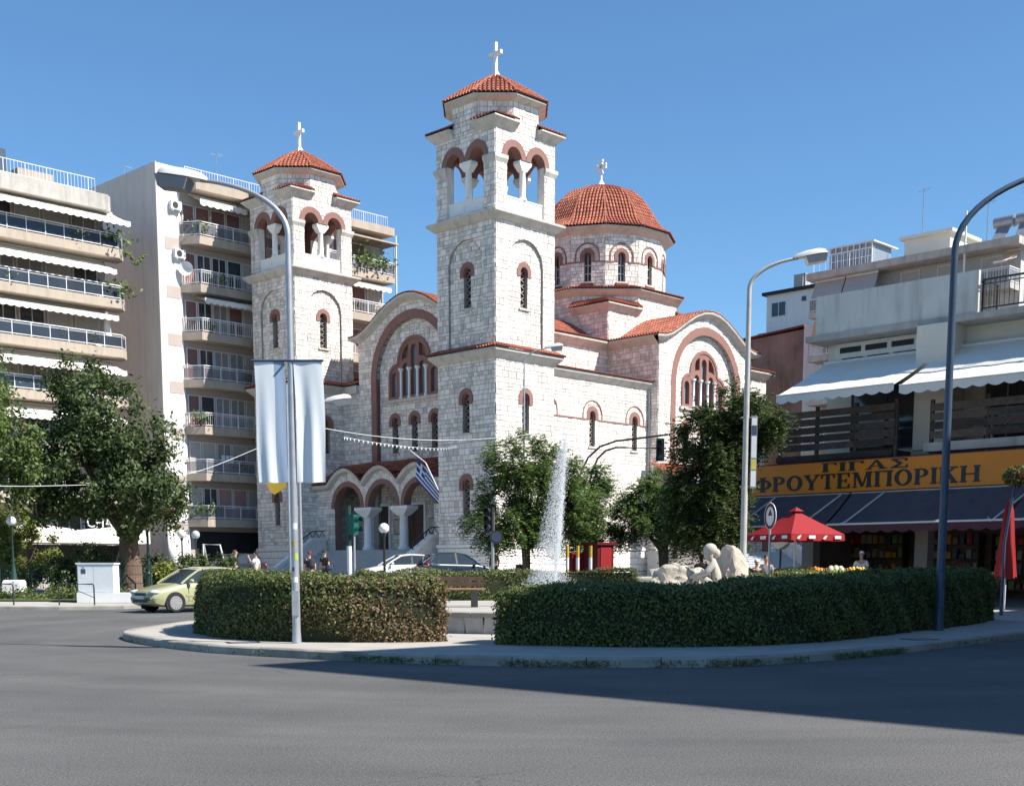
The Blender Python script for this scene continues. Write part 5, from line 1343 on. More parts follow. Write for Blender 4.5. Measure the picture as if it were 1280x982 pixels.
# feathery street trees in front of the church
def feathery(label, px, Y, ht, rt, blobs, n, seed, mt=None, lean=(0, 0)):
    """fronds: drooping pinnate leaves, each a row of leaflets"""
    rng = np.random.default_rng(seed); rg = random.Random(seed)
    t = thing("street_tree", label, "tree", gpos(px, Y, .05), 0, "feathery street trees")
    m = MB(); top = Vector((lean[0], lean[1], ht))
    m.tube([(0, 0, -.1), (0, 0, .2), top * .5 + Vector((.04, 0, 0)), top], [rt * 1.3, rt, rt * .9, rt], 9)
    for i in range(10):
        c, r = blobs[i % len(blobs)]; e = Vector(c) + Vector((rg.uniform(-.7, .7) * r[0], rg.uniform(-.7, .7) * r[1], rg.uniform(-.3, .5) * r[2])); mid = top.lerp(e, .45) + Vector((0, 0, .15))
        m.tube([top - Vector((0, 0, .15)), mid, e], [rt * .6, rt * .35, rt * .1], 6)
    m.build("trunk", BARK, t, 60)
    p, nn = crown_pts(blobs, n, rng, .3, .6)
    k = 7; out = nn.copy(); out[:, 2] -= .25; out += rng.normal(size=out.shape) * .45; out /= np.linalg.norm(out, axis=1, keepdims=True)
    side = np.cross(out, np.array((0, 0, 1.0))); side /= np.linalg.norm(side, axis=1, keepdims=True) + 1e-6
    P = []; Ns = []
    for j in range(k):
        s = j / (k - 1); q = p + out * (.55 * s) + np.array((0, 0, -.22)) * s * s
        for sg in (-1, 1): P.append(q + side * sg * .05 * (1.1 - .5 * s)); Ns.append(np.tile(np.array((0, 0, 1.)), (len(q), 1)) + side * sg * .25)
    P = np.concatenate(P); Ns = np.concatenate(Ns)
    leaves("crown", P, Ns, .068, mt or LEAF_A, t, rng, .45, .35)
    return t
feathery("light feathery tree left of and behind the fountain jet", 657, 58, 1.9, .2, [((-1.1, 0, 3.3), (1.5, 1.4, 1.4)), ((.4, 0, 4.6), (1.7, 1.4, 1.4)), ((-.4, 0, 5.7), (1.3, 1.1, 1.0)), ((1.7, 0, 3.4), (1.4, 1.3, 1.4)), ((-.3, 0, 2.5), (1.6, 1.2, .7)), ((1.3, 0, 5.5), (1.0, 1, .9)), ((1.9, 0, 2.5), (1.0, 1, .7))], 5800, 21)
feathery("feathery tree behind the fountain, beside the red kiosk", 742, 61, 2.0, .14, [((-.3, 0, 4.1), (.9, .9, 1.1)), ((.0, 0, 2.9), (1.0, .9, 1.0)), ((.0, 0, 4.9), (.7, .7, .6)), ((-1.0, 0, 3.4), (.8, .8, 1.0))], 2400, 22)
feathery("low spreading feathery tree with forked trunk behind the statue", 829, 60, 1.75, .25, [((-.4, 0, 3.3), (1.5, 1.3, 1.0)), ((.8, 0, 3.5), (1.3, 1.2, 1.1)), ((-1.6, 0, 2.9), (1.1, 1, .9)), ((.2, 0, 4.5), (1.3, 1, .8)), ((1.4, 0, 3.0), (1.0, 1.0, .9)), ((-1.0, 0, 4.0), (1.0, 1, .8))], 3900, 23)
feathery("big dark feathery tree beside the shop sign", 906, 46, 1.9, .24, [((-1.0, 0, 3.7), (1.0, 1.2, 1.1)), ((-.3, 0, 4.7), (1.0, 1.2, 1.0)), ((.3, 0, 6.3), (1.1, 1.3, 1.1)), ((1.15, 0, 6.3), (.85, 1.0, .8)), ((-.8, 0, 5.6), (1.0, 1.1, 1.0)), ((-1.2, 0, 2.7), (.8, 1.0, .7)), ((-.2, 0, 2.7), (.7, 1.0, .6)), ((-.2, 0, 3.6), (.8, 1.1, .9))], 6500, 24, LEAF_D)

# ---- island
ISZ = .15
def hedge(label, path, w, z0, z1, seed, n_m2=1150, brown=None, zs=None):
    """clipped hedge along plan path: lumpy core and a skin of leaves"""
    rng = np.random.default_rng(seed); t = thing("hedge", label, "hedge", (path[0][0], path[0][1], 0), 0, "clipped hedges on the island")
    P = spline([V2(*p) for p in path], 6); n = len(P); H = z1 - z0
    prof = [(-.5, .0), (-.52, .25), (-.52, .6), (-.47, .9), (-.38, .985), (0, 1.0), (.38, .985), (.47, .9), (.52, .6), (.52, .25), (.5, 0)]
    O = P[0]; m = MB(); k = len(prof)
    rows = []
    for i, p in enumerate(P):
        d = (P[min(i + 1, n - 1)] - P[max(i - 1, 0)]).normalized(); sd = Vector((d.y, -d.x)); tp = .93 if i in (0, n - 1) else 1
        rows.append((p, sd, d, tp))
        for a, z in prof:
            hk = 1 if zs is None else lerp2(zs, i / (n - 1)); q = p + sd * a * w * tp * .93; m.v.append((q.x - O.x, q.y - O.y, z0 + z * H * hk * (.97 if tp < 1 else .965)))
    for i in range(n - 1):
        for j in range(k - 1): m.f.append([i * k + j, (i + 1) * k + j, (i + 1) * k + j + 1, i * k + j + 1]); m.m.append(0); m.t.append(1.)
    m.f.append(list(range(k))); m.f.append([(n - 1) * k + j for j in reversed(range(k))]); m.m += [0, 0]; m.t += [1., 1.]
    m.build("hedge_core", HCORE, t)
    L_ = sum((b_ - a_).length for a_, b_ in zip(P, P[1:])); per = 2 * H + w
    N_ = int(L_ * per * n_m2); tt = rng.random(N_) * (n - 1); ii = tt.astype(int); ff = (tt - ii)[:, None]
    Pa = np.array([(p.x, p.y) for p, _, _, _ in rows]); Sa = np.array([(s.x, s.y) for _, s, _, _ in rows])
    c = Pa[ii] * (1 - ff) + Pa[ii + 1] * ff; sd = Sa[ii] * (1 - ff) + Sa[ii + 1] * ff
    u = rng.random(N_) * (k - 1); j = u.astype(int); g = u - j; pr = np.array(prof)
    # weight by length of profile parts
    seg = np.hypot(np.diff(pr[:, 0]) * w, np.diff(pr[:, 1]) * H); cs = np.concatenate(([0], np.cumsum(seg))); uu = rng.random(N_) * cs[-1]; j = np.clip(np.searchsorted(cs, uu) - 1, 0, k - 2); g = (uu - cs[j]) / seg[j]
    A = pr[j, 0] * (1 - g) + pr[j + 1, 0] * g; Zf = pr[j, 1] * (1 - g) + pr[j + 1, 1] * g
    lump = .06 * np.sin(c[:, 0] * 2.3 + Zf * 4) * np.sin(c[:, 1] * 1.1) + .045 * np.sin(c[:, 1] * 4.3 + c[:, 0] * 1.7 + Zf * 7) + rng.normal(size=N_) * .03
    nx = np.clip(A * 2.2, -1, 1); nz = np.clip((Zf - .8) * 5, 0, 1)
    pts = np.stack([c[:, 0] + sd[:, 0] * (A * w + np.sign(A) * lump * (1 - nz)) - O.x, c[:, 1] + sd[:, 1] * (A * w + np.sign(A) * lump * (1 - nz)) - O.y, z0 + Zf * H * (1 if zs is None else np.interp(tt / (n - 1), [a for a, _ in zs], [b for _, b in zs])) + lump * nz + .01], 1)
    nn = np.stack([sd[:, 0] * nx, sd[:, 1] * nx, nz + .15], 1)
    # end caps
    E = []; EN = []
    for (p, s_, d, tp), sg in ((rows[0], -1), (rows[-1], 1)):
        q = int(w * H * n_m2 * 1.3); a = rng.uniform(-.47, .47, q); z = rng.random(q) ** .9 * .97
        b_ = rng.normal(size=q) * .05 + .04
        E.append(np.stack([p.x + s_.x * a * w + d.x * sg * b_ - O.x, p.y + s_.y * a * w + d.y * sg * b_ - O.y, z0 + z * H * (1 if zs is None else (zs[0][1] if sg < 0 else zs[-1][1]))], 1)); EN.append(np.tile(np.array((d.x * sg, d.y * sg, .2)), (q, 1)))
    sh = rng.random(len(pts)) < .02; pts[sh, 2] += rng.random(sh.sum()) * .13 * nz[sh]; pts[sh, 0] += nn[sh, 0] * rng.random(sh.sum()) * .1; pts[sh, 1] += nn[sh, 1] * rng.random(sh.sum()) * .1
    pts = np.concatenate([pts] + E); nn = np.concatenate([nn] + EN)
    if brown:
        (bx, by, br) = brown; dd = np.hypot(pts[:, 0] + O.x - bx, pts[:, 1] + O.y - by) / br
        zrel = (pts[:, 2] - z0) / H; isb = (rng.random(len(pts)) < np.clip(1.35 - dd, 0, .92) * np.clip(1.7 - zrel * 1.35, 0, 1)) | (rng.random(len(pts)) < .13 * (1.2 - zrel))
        leaves("dry_foliage", pts[isb], nn[isb], .034, LEAF_HB, t, rng, .5, .9); pts = pts[~isb]; nn = nn[~isb]
    leaves("foliage", pts, nn, .034, LEAF_H, t, rng, .55, .75)
    return t
def lerp2(T, x):
    return float(np.interp(x, [a for a, _ in T], [b for _, b in T]))
HCORE = mat("hedge_core", (.022, .026, .010), .95, .3, 9)
hedge("near left hedge with browning right end, behind the bannered lamp post", [(-1.42, 24.6), (-3.3, 24.35), (-4.7, 25.1), (-5.8, 26.9), (-6.35, 29.4), (-6.2, 32.3), (-5.4, 35)], 1.35, ISZ - .03, 1.34, 31, brown=(-1.6, 24.2, 2.1), zs=[(0, .96), (.3, 1.0), (1, 1.02)])
hedge("long near right hedge in the shade of the road", [(.02, 23.7), (2.2, 22.9), (4.4, 23.5), (6.2, 25.5), (7.9, 28.0), (9.6, 30.3), (11.1, 32.3), (11.9, 33.9)], 1.4, ISZ - .03, 1.37, 32, brown=(30, 30, 1), zs=[(0, .80), (.25, .87), (.42, .93), (.55, 1.02), (1, 1.03)])
PLZ = .58
hedge("low hedge at the back of the island behind the bench", [(-4.4, 37.2), (-1.5, 38.4), (1.2, 38.6), (3.6, 38.0)], .9, PLZ - .03, 1.43, 33, 700)
hedge("low sunlit hedge at the back right of the island", [(6.4, 38.6), (8.4, 38.8), (10.6, 38.2)], .9, PLZ - .5, 1.42, 34, 700)
# raised round terrace with a low rubble wall
TC = Vector((2.0, 33.2)); TR = 6.9
def terrace():
    n = 72; m = MB(); c = [(TC.x + (TR - .22) * math.cos(i * 2 * math.pi / n), TC.y + (TR - .22) * math.sin(i * 2 * math.pi / n)) for i in range(n)]
    m.v = [(x, y, PLZ) for x, y in c] + [(x, y, .1) for x, y in c]
    m.f = [list(range(n))] + [[i, n + i, n + (i + 1) % n, (i + 1) % n] for i in range(n)]; m.m = [0] * len(m.f); m.t = [1.] * len(m.f)
    t = m.build("terrace", PAVE); tag(t, "raised round terrace of the fountain with rubble edge", "terrace", kind="structure")
    rg = random.Random(8); a = R(-160)
    RUB = mat("rubble_stone", (.42, .41, .39), .9, .12, 3, .4, 10, tint=True)
    while a < R(-20):
        w = rg.uniform(.3, .62) / TR; m = MB(); k = 5; e = .012 / TR; sl = rg.uniform(-.03, .03) / TR * 2
        zt = PLZ - .1
        for i in range(k):
            for z, tz in ((ISZ - .03, 0), (zt, 1)):
                an = a + e + (w - 2 * e) * i / (k - 1) + sl * (tz - .5); rr = TR + rg.uniform(-.02, .03)
                m.v.append((TC.x + rr * math.cos(an), TC.y + rr * math.sin(an), z))
            an = a + e + (w - 2 * e) * i / (k - 1); m.v.append((TC.x + (TR - .25) * math.cos(an), TC.y + (TR - .25) * math.sin(an), zt))
        tn = rg.uniform(.8, 1.1)
        for i in range(k - 1):
            m.f += [[i * 3, (i + 1) * 3, (i + 1) * 3 + 1, i * 3 + 1], [i * 3 + 1, (i + 1) * 3 + 1, (i + 1) * 3 + 2, i * 3 + 2]]; m.m += [0, 0]; m.t += [tn, tn]
        m.build("rubble_stone", RUB, t); a += w
    a = R(-160)
    while a < R(-20):
        w = 1.1 / TR; m = MB()
        for i in range(5):
            an = a + .008 / TR + (w - .016 / TR) * i / 4
            for rr, z in ((TR - .3, PLZ - .095), (TR + .06, PLZ - .095), (TR + .06, PLZ + .0), (TR - .3, PLZ + .012)): m.v.append((TC.x + rr * math.cos(an), TC.y + rr * math.sin(an), z))
        for i in range(4):
            for q in range(4): m.f.append([i * 4 + q, (i + 1) * 4 + q, (i + 1) * 4 + (q + 1) % 4, i * 4 + (q + 1) % 4]); m.m.append(0); m.t.append(1.)
        m.f += [[3, 2, 1, 0], [16, 17, 18, 19]]; m.m += [0, 0]; m.t += [1., 1.]
        m.build("coping_stone", KERB, t); a += w
terrace()
# bench
bt = thing("park_bench", "wooden park bench with concrete legs seen through the hedge gap", "bench", (-1.55, 31.0, PLZ), R(8))
for i in range(3): m = MB(); m.box(-.9, .9, -.2 + i * .15, -.07 + i * .15, .42, .46); m.build("seat_slat", WOOD, bt)
for i in range(2): m = MB(); m.box(-.9, .9, .27 + i * .02, .30 + i * .02, .50 + i * .13, .60 + i * .13); m.build("back_slat", WOOD_D, bt)
for x in (-.65, .65):
    m = MB(); m.box(x - .06, x + .06, -.2, .25, 0, .415); m.box(x - .03, x + .03, .32, .36, .3, .74); m.build("leg", IRON, bt)
# fountain
FX, FY = at(694, 700, 31.5).x, 31.5
WATER = bpy.data.materials.new("water_spray"); WATER.use_nodes = True
_n = WATER.node_tree; _p = _n.nodes["Principled BSDF"]; _p.inputs["Base Color"].default_value = (.86, .89, .92, 1); _p.inputs["Roughness"].default_value = .25
_tr = _n.nodes.new("ShaderNodeBsdfTransparent"); _mx = _n.nodes.new("ShaderNodeMixShader"); _mx.inputs[0].default_value = .27
_tl = _n.nodes.new("ShaderNodeBsdfTranslucent"); _tl.inputs[0].default_value = (.9, .93, .95, 1); _m2 = _n.nodes.new("ShaderNodeMixShader"); _m2.inputs[0].default_value = .5
_n.links.new(_p.outputs[0], _m2.inputs[1]); _n.links.new(_tl.outputs[0], _m2.inputs[2])
_n.links.new(_tr.outputs[0], _mx.inputs[1]); _n.links.new(_m2.outputs[0], _mx.inputs[2]); _n.links.new(_mx.outputs[0], _n.nodes["Material Output"].inputs[0])
ft = thing("fountain", "fountain with a tall white water jet in the middle of the island", "fountain", (FX, FY, PLZ))
m = MB(); m.lathe([(1.3, 0), (1.3, .3), (1.1, .3), (1.1, .1), (.0, .1)], 40); m.build("basin", CONC, ft, 30)
m = MB(); m.lathe([(1.09, .22), (.01, .225)], 40); m.build("pool_water", mat("pool_water", (.03, .06, .07), .05, .2, 4, .3, 9, spec=.6), ft)
m = MB(); m.lathe([(.09, .1), (.09, .5), (.05, .62)], 10); m.build("nozzle", GMETAL, ft)
rng = np.random.default_rng(77)
def droplets(name, P, r, mt):
    n = len(P); o = np.array([(1, 0, 0), (-1, 0, 0), (0, 1, 0), (0, -1, 0), (0, 0, 1.6), (0, 0, -1.6)])
    V = (P[:, None, :] + o[None] * r[:, None, None]).reshape(-1, 3)
    F = np.array([(0, 2, 4), (2, 1, 4), (1, 3, 4), (3, 0, 4), (2, 0, 5), (1, 2, 5), (3, 1, 5), (0, 3, 5)])
    F = (F[None] + (np.arange(n) * 6)[:, None, None]).reshape(-1, 3)
    me = bpy.data.meshes.new(name); me.vertices.add(len(V)); me.vertices.foreach_set("co", V.ravel()); me.loops.add(F.size); me.loops.foreach_set("vertex_index", F.ravel().astype(np.int32))
    me.polygons.add(len(F)); me.polygons.foreach_set("loop_start", np.arange(0, F.size, 3, dtype=np.int32)); me.polygons.foreach_set("loop_total", np.full(len(F), 3, dtype=np.int32))
    me.materials.append(mt); me.update(calc_edges=True); ob = bpy.data.objects.new(name, me); COL.objects.link(ob); ob.parent = ft; ob["kind"] = "stuff"; return ob
HJ = 3.85
n = 3000; s = rng.random(n) ** .8; up = s * HJ
w = .03 + .075 * s * rng.random(n)
Pj = np.stack([rng.normal(size=n) * w + .28 * s, rng.normal(size=n) * w, .6 + up], 1); rj = rng.uniform(.006, .016, n) * (1.25 - .5 * s)
n = 15000; s = rng.random(n); tt = rng.random(n) ** .7
a0 = rng.random(n) * 6.283; hh = HJ * (1 - .75 * rng.random(n) ** 1.5); rr = .06 + .92 * tt ** 1.2 * rng.random(n) ** .7 * (1 - hh / HJ * .4)
Pf = np.stack([rr * np.cos(a0) * .7 - .42 * tt + .2 * hh / HJ + .04, rr * np.sin(a0), .35 + hh * (1 - tt ** 1.7)], 1); rf = rng.uniform(.003, .0115, n)
n = 4000; a0 = rng.random(n) * 6.283; rr = .9 * np.sqrt(rng.random(n)); Pb = np.stack([rr * np.cos(a0) - .1, rr * np.sin(a0), .3 + .75 * rng.random(n) ** 2 * (1.1 - rr)], 1); rb = rng.uniform(.005, .016, n)
droplets("water_jet", np.concatenate([Pj, Pf, Pb]), np.concatenate([rj, rf, rb]), WATER)
m = MB(); m.tube([(0, 0, .55), (.07, 0, 1.6), (.16, 0, 2.9), (.24, 0, 3.6), (.26, 0, 4.2)], [.035, .035, .03, .02, .005], 8); m.build("jet_core", WATER, ft, 60)
# agave-like plant beside the fountain
def spiky(label, px, Y, z, n, ln, seed):
    rg = random.Random(seed); t = thing("spiky_plant", label, "plant", (at(px, 700, Y).x, Y, z)); m = MB()
    for i in range(n):
        a = rg.random() * 6.28; e = rg.uniform(.2, 1.2); d = Vector((math.cos(a) * math.cos(e), math.sin(a) * math.cos(e), math.sin(e))); s = Vector((-math.sin(a), math.cos(a), 0)) * .035; q = ln * rg.uniform(.7, 1.1)
        p1 = d * q * .5; p2 = d * q + Vector((0, 0, -.15 * math.cos(e)))
        m.add([-s, s, p1 + s, p1 - s, p2], [(0, 1, 2, 3), (3, 2, 4)], 0, rg.random())
    m.build("leaf_rosette", LEAF_D, t); return t
spiky("spiky dark rosette plant right of the fountain", 716, 29.5, PLZ, 60, .9, 5)
spiky("small spiky plant beside the rocks", 748, 31, PLZ, 45, .75, 6)
# rocks
ROCK = mat("pale_rock", (.46, .41, .34), .95, .2, 2.5, 1.0, 9, wear=.4, wearc=(.36, .31, .25))
def rock(name, label, px, Y, z, sz, seed, rot=0., cat="rock"):
    bm = bmesh.new(); bmesh.ops.create_icosphere(bm, subdivisions=4, radius=1); rg = random.Random(seed)
    pl = []
    for i in range(26):
        v = Vector((rg.gauss(0, 1), rg.gauss(0, 1), rg.gauss(0, 1))).normalized(); pl.append((v, rg.uniform(.55, .95)))
    from mathutils import noise
    for v in bm.verts:
        p = v.co.copy()
        for nrm, d in pl:
            k = p.dot(nrm)
            if k > d: p -= nrm * (k - d) * .85
        p += p.normalized() * (.20 * noise.noise(p * 2.2 + Vector((seed, 0, 0))) + .10 * noise.noise(p * 5 + Vector((0, seed, 0))) + .05 * noise.noise(p * 12) + .02 * noise.noise(p * 30))
        v.co = Vector((p.x * sz[0], p.y * sz[1], p.z * sz[2]))
    me = bpy.data.meshes.new(name); bm.to_mesh(me); bm.free(); me.shade_smooth(); me.set_sharp_from_angle(angle=R(28)); me.materials.append(ROCK)
    o = bpy.data.objects.new(name, me); COL.objects.link(o); o.location = (at(px, 700, Y).x, Y, z); o.rotation_euler = (0, 0, rot)
    return tag(o, label, cat, "rocks around the statue")
rock("rock", "large rounded rock left of the seated statue", 838, 33, PLZ + .62, (.68, .55, .55), 3)
rock("rock", "rough rock directly behind the seated statue", 872, 33.6, PLZ + .5, (.6, .5, .6), 5, 1)
rock("rock", "tall pale slab rock right of the seated statue", 914, 33.4, PLZ + .75, (.52, .5, .98), 8, .4)
rock("rock", "low flat rock at the left end of the rock group", 806, 33, PLZ + .2, (.45, .4, .32), 11)

# grass growing along the kerb foot
rng = np.random.default_rng(5); P = []
for a_, b_ in zip(isl, isl[1:] + isl[:1]):
    mx_, my_ = (a_ + b_) / 2
    dens_ = 0 if my_ > 30 else (190 if -2.6 < mx_ < 7.5 else 30 if mx_ > -5 else 8)
    n = int((b_ - a_).length * dens_); t = rng.random((n, 1)); d = (b_ - a_).normalized(); off = rng.normal(size=(n, 1)) * .025 + .03
    keep = (np.sin((a_.x + t[:, 0] * (b_ - a_).x) * 2.3) + .8 * np.sin((a_.x + t[:, 0] * (b_ - a_).x) * 5.7 + 1) + rng.normal(size=n) * .5 > -.2)
    q = np.array((a_.x, a_.y)) + t * np.array(b_ - a_) + off * np.array((d.y, -d.x)); P.append(np.concatenate([q, rng.random((n, 1)) * .10], 1)[keep])
P = np.concatenate(P); N_ = np.tile(np.array((0, -1., .0)), (len(P), 1))
kg = leaves("kerb_grass", P, N_, .045, LEAF_M, None, rng, .16, .7); tag(kg, "tufts of grass growing along the island kerb", "grass", kind="stuff")
# ============================================================ street furniture
GALV = mat("galvanised_steel", (.42, .43, .45), .45, .12, 4, metal=.55, wear=.3, wearc=(.3, .3, .3))
POLE_G = mat("grey_painted_pole", (.42, .415, .40), .5, .12, 3, wear=.5, wearc=(.5, .47, .42))
RED = mat("red_cloth", (.25, .004, .008), .7, .06, 2)
REDP = mat("red_paint", (.11, .007, .009), .45, .1, 3)
TEAL = mat("teal_signal", (.008, .10, .075), .4, .1, 3)
BANNER = mat("banner_cloth", (.70, .73, .75), .8, .04, 1.2)
BANNER_BAND = mat("banner_blue_band", (.27, .36, .48), .8, .05, 1.2)  # blue-grey band down the pole side of the left banner
YEL = mat("yellow_cloth", (.46, .30, .03), .8, .08, 2)
GLOBE = mat("opal_globe", (.82, .82, .80), .25, .03, 2)
GLOBE_G = mat("grey_globe", (.42, .46, .50), .2, .05, 2)
DGREEN = mat("dark_green_metal", (.015, .045, .04), .5, .1, 3)
SHADE_W = mat("lamp_housing", (.60, .59, .56), .5, .08, 3)
LENS = mat("lamp_lens", (.25, .26, .28), .15, .1, 2)
def lamp_head(parent, p, d, L_=.9, w=.42):
    """cobra-head luminaire from p along direction d"""
    p = Vector(p); d = Vector(d).normalized(); s = d.cross(Vector((0, 0, 1))).normalized(); u = s.cross(d)
    m = MB(); st_ = [(0, .06, .06), (.12, .1, .12), (.4, .15, .16), (.75, .17, .17), (.93, .15, .13), (1, .07, .06)]
    for t, hw, hh in st_:
        c = p + d * L_ * t
        for k in range(8):
            a = math.pi * k / 7; m.v.append(tuple(c + s * math.cos(a) * hw * w / .34 + u * math.sin(a) * hh))
    for i in range(len(st_) - 1):
        for k in range(7): m.f.append([i * 8 + k, (i + 1) * 8 + k, (i + 1) * 8 + k + 1, i * 8 + k + 1]); m.m.append(0); m.t.append(1.)
        m.f.append([i * 8, i * 8 + 7, (i + 1) * 8 + 7, (i + 1) * 8]); m.m.append(0); m.t.append(1.)
    m.f.append(list(range(8))); m.f.append([40 + k for k in range(8)]); m.m += [0, 0]; m.t += [1., 1.]
    h = m.build("lamp_head", SHADE_W, parent, 50)
    m = MB(); c = p + d * L_ * .66 - u * .02
    for q, dep in ((1, 0), (.8, .19)):
        for a, b in ((-.3, -.2), (.3, -.2), (.3, .2), (-.3, .2)): m.v.append(tuple(c + d * a * q + s * b * q - u * dep))
    m.f = [[0, 1, 5, 4], [1, 2, 6, 5], [2, 3, 7, 6], [3, 0, 4, 7], [4, 5, 6, 7]]; m.m = [0] * 5; m.t = [1.] * 5
    m.build("lens", LENS, h)
def street_lamp(label, base, h, reach, mt, r0=.11, r1=.055, hd=None, bend=1.6):
    """tapered mast that bows over in a quarter bend; reach = plan vector"""
    t = thing("street_lamp", label, "street lamp", base, 0, "tall street lamps"); rv = Vector((reach[0], reach[1], 0)); R_ = rv.length; d = rv.normalized()
    zb = h - R_ * .62; P = [(0, 0, 0), (0, 0, .02)]; rr = [r0 * 1.15, r0 * 1.15]
    for i in range(6): P.append((0, 0, zb * (i + .2) / 6)); rr.append(r0 + (r1 * 1.15 - r0) * (i + .2) / 6)
    n = 14
    for i in range(n + 1):
        a = math.pi / 2 * i / n * .87; q = d * R_ * (1 - math.cos(a)) / (1 - math.cos(math.pi / 2 * .87)); P.append((q.x, q.y, zb + (h - zb) * math.sin(a) / math.sin(math.pi / 2 * .87))); rr.append(r1 * 1.12 + (r1 * .75 - r1 * 1.12) * i / n)
    m = MB(); m.tube(P, rr, 14); m.build("mast", mt, t, 50)
    m = MB(); m.tube([(0, 0, 2.3), (0, 0, 2.45)], r0 * .93, 14); m.box(-.06, .06, -r0 - .012, -r0 + .05, .5, .95); m.build("mast_collar", mt, t)
    e = Vector(P[-1]); dd = e - Vector(P[-2]); lamp_head(t, e - dd.normalized() * .12, dd.normalized() + Vector((0, 0, .02)))
    return t
# left lamp with banners
p = at(371, 800, 23.4); lb = (p.x, 23.4, ISZ - .01)
L1 = street_lamp("lamp post with white banners in front of the near left hedge", lb, at(322, 258, 23.4).z + .35, (-1.55, .2), GALV, .075, .045)
zt_ = at(360, 452, 23.4).z; zb_ = at(360, 603, 23.4).z
def cloth(name, parent, x0, x1, z0, z1, y, mt, amp=.035, seed=0, split=None, mt2=None, ny=16, nx=14, skew=0.):
    m = MB(); rg = random.Random(seed); ph = rg.random() * 6
    for j in range(ny + 1):
        t = j / ny
        for i in range(nx + 1):
            u = i / nx; wv = amp * math.sin(u * 7 + ph + t * 1.2) * (t * .8 + .15) + amp * .6 * math.sin(u * 13 + ph * 2 - t * 2) * t
            m.v.append((x0 + (x1 - x0) * u + skew * t + .015 * math.sin(t * 5 + ph), y + wv, z1 + (z0 - z1) * t + .008 * math.sin(u * 9)))
    for j in range(ny):
        for i in range(nx):
            m.f.append([j * (nx + 1) + i, (j + 1) * (nx + 1) + i, (j + 1) * (nx + 1) + i + 1, j * (nx + 1) + i + 1]); m.m.append(1 if split and i / nx >= split else 0); m.t.append(1.)
    return m.build(name, [mt, mt2] if mt2 else mt, parent, 80)
bn = thing("street_banner", "pair of long white banners on the left lamp post, one with a blue-grey band", "banner", (lb[0] - .03, lb[1] - .02, 0))
cloth("banner_cloth", bn, -.62, -.09, zb_, zt_, -.03, BANNER, .02, 1, .58, BANNER_BAND, skew=.05)
cloth("banner_cloth", bn, .09, .60, zb_, zt_, -.03, BANNER, .035, 2, skew=.03)
m = MB(); m.tube([(-.66, -.03, zt_ + .01), (.62, -.03, zt_ + .01)], .022, 8); m.tube([(-.08, 0, zt_ - .05), (-.08, -.1, zt_ - .05)], .02, 6); m.build("banner_rod", BMETAL, bn)
for i, (z_, a_, w_, h_, mt_) in enumerate(((1.1, -80, .05, .09, WMETAL), (1.5, -60, .04, .12, mat("sticker_green", (.35, .45, .05), .6)), (1.75, -100, .045, .07, YEL), (2.05, -70, .05, .1, WMETAL), (1.3, -110, .03, .06, BMETAL), (2.3, -90, .04, .07, WMETAL))):
    m = MB(); r_ = .0785 - .0045 * z_; n_ = 5
    for k_ in range(n_ + 1): an = R(a_) + (k_ / n_ - .5) * w_ / r_ * 1.6; m.v += [(r_ * math.cos(an), r_ * math.sin(an), z_), (r_ * math.cos(an), r_ * math.sin(an), z_ + h_ + .02 * (k_ % 2))]
    for k_ in range(n_): m.f.append([2 * k_, 2 * k_ + 2, 2 * k_ + 3, 2 * k_ + 1]); m.m.append(0); m.t.append(1.)
    m.build("sticker", mt_, L1)
# centre-right lamp
p = at(929, 690, 36.5); L2 = street_lamp("pale lamp post behind the rocks with a poster panel", (p.x, 36.5, ISZ), at(985, 331, 36.5).z + .0, (1.3, -.1), POLE_G, .10, .055)
m = MB(); fx = p.x + .22; z0_, z1_ = at(935, 610, 36.5).z, at(935, 520, 36.5).z
t = thing("poster_panel", "narrow printed poster panel strapped to the pale lamp post", "poster", (p.x, 36.5, 0)); m.box(.13, .30, -.08, -.04, z0_, z1_); fr_ = m.build("panel_frame", GMETAL, t)
for a, b, mt_ in ((.02, .24, WMETAL), (.26, .40, mat("poster_yellow", (.55, .50, .10), .6)), (.42, .72, WMETAL), (.74, .86, BMETAL), (.87, .97, WMETAL)):
    m = MB(); h_ = z1_ - z0_; m.box(.145, .285, -.086, -.081, z0_ + h_ * a, z0_ + h_ * b); m.build("print_panel", mt_, fr_)
m = MB(); m.box(-.14, .32, -.05, -.02, z1_ - .06, z1_ - .02); m.box(-.14, .32, -.05, -.02, z0_ + .02, z0_ + .06); m.build("strap", GMETAL, t)
# right blue lamp
p = at(1173, 786, 28.4); L3 = street_lamp("dark blue lamp post in front of the long right hedge", (p.x, 28.4, ISZ - .01), at(1280, 243, 28.4).z + .55, (3.0, .2), BMETAL, .095, .065)
# distant lamps near the church
p = at(655, 700, 64); street_lamp("thin grey street lamp in front of the nearer bell tower", (p.x, 64, gz(64)), at(683, 458, 64).z + .1, (1.1, 0), GALV, .06, .035)
p = at(377, 715, 44); street_lamp("thin grey street lamp just right of the bannered post", (p.x, 44, gz(44)), at(425, 509, 44).z, (1.0, .1), GALV, .06, .035)
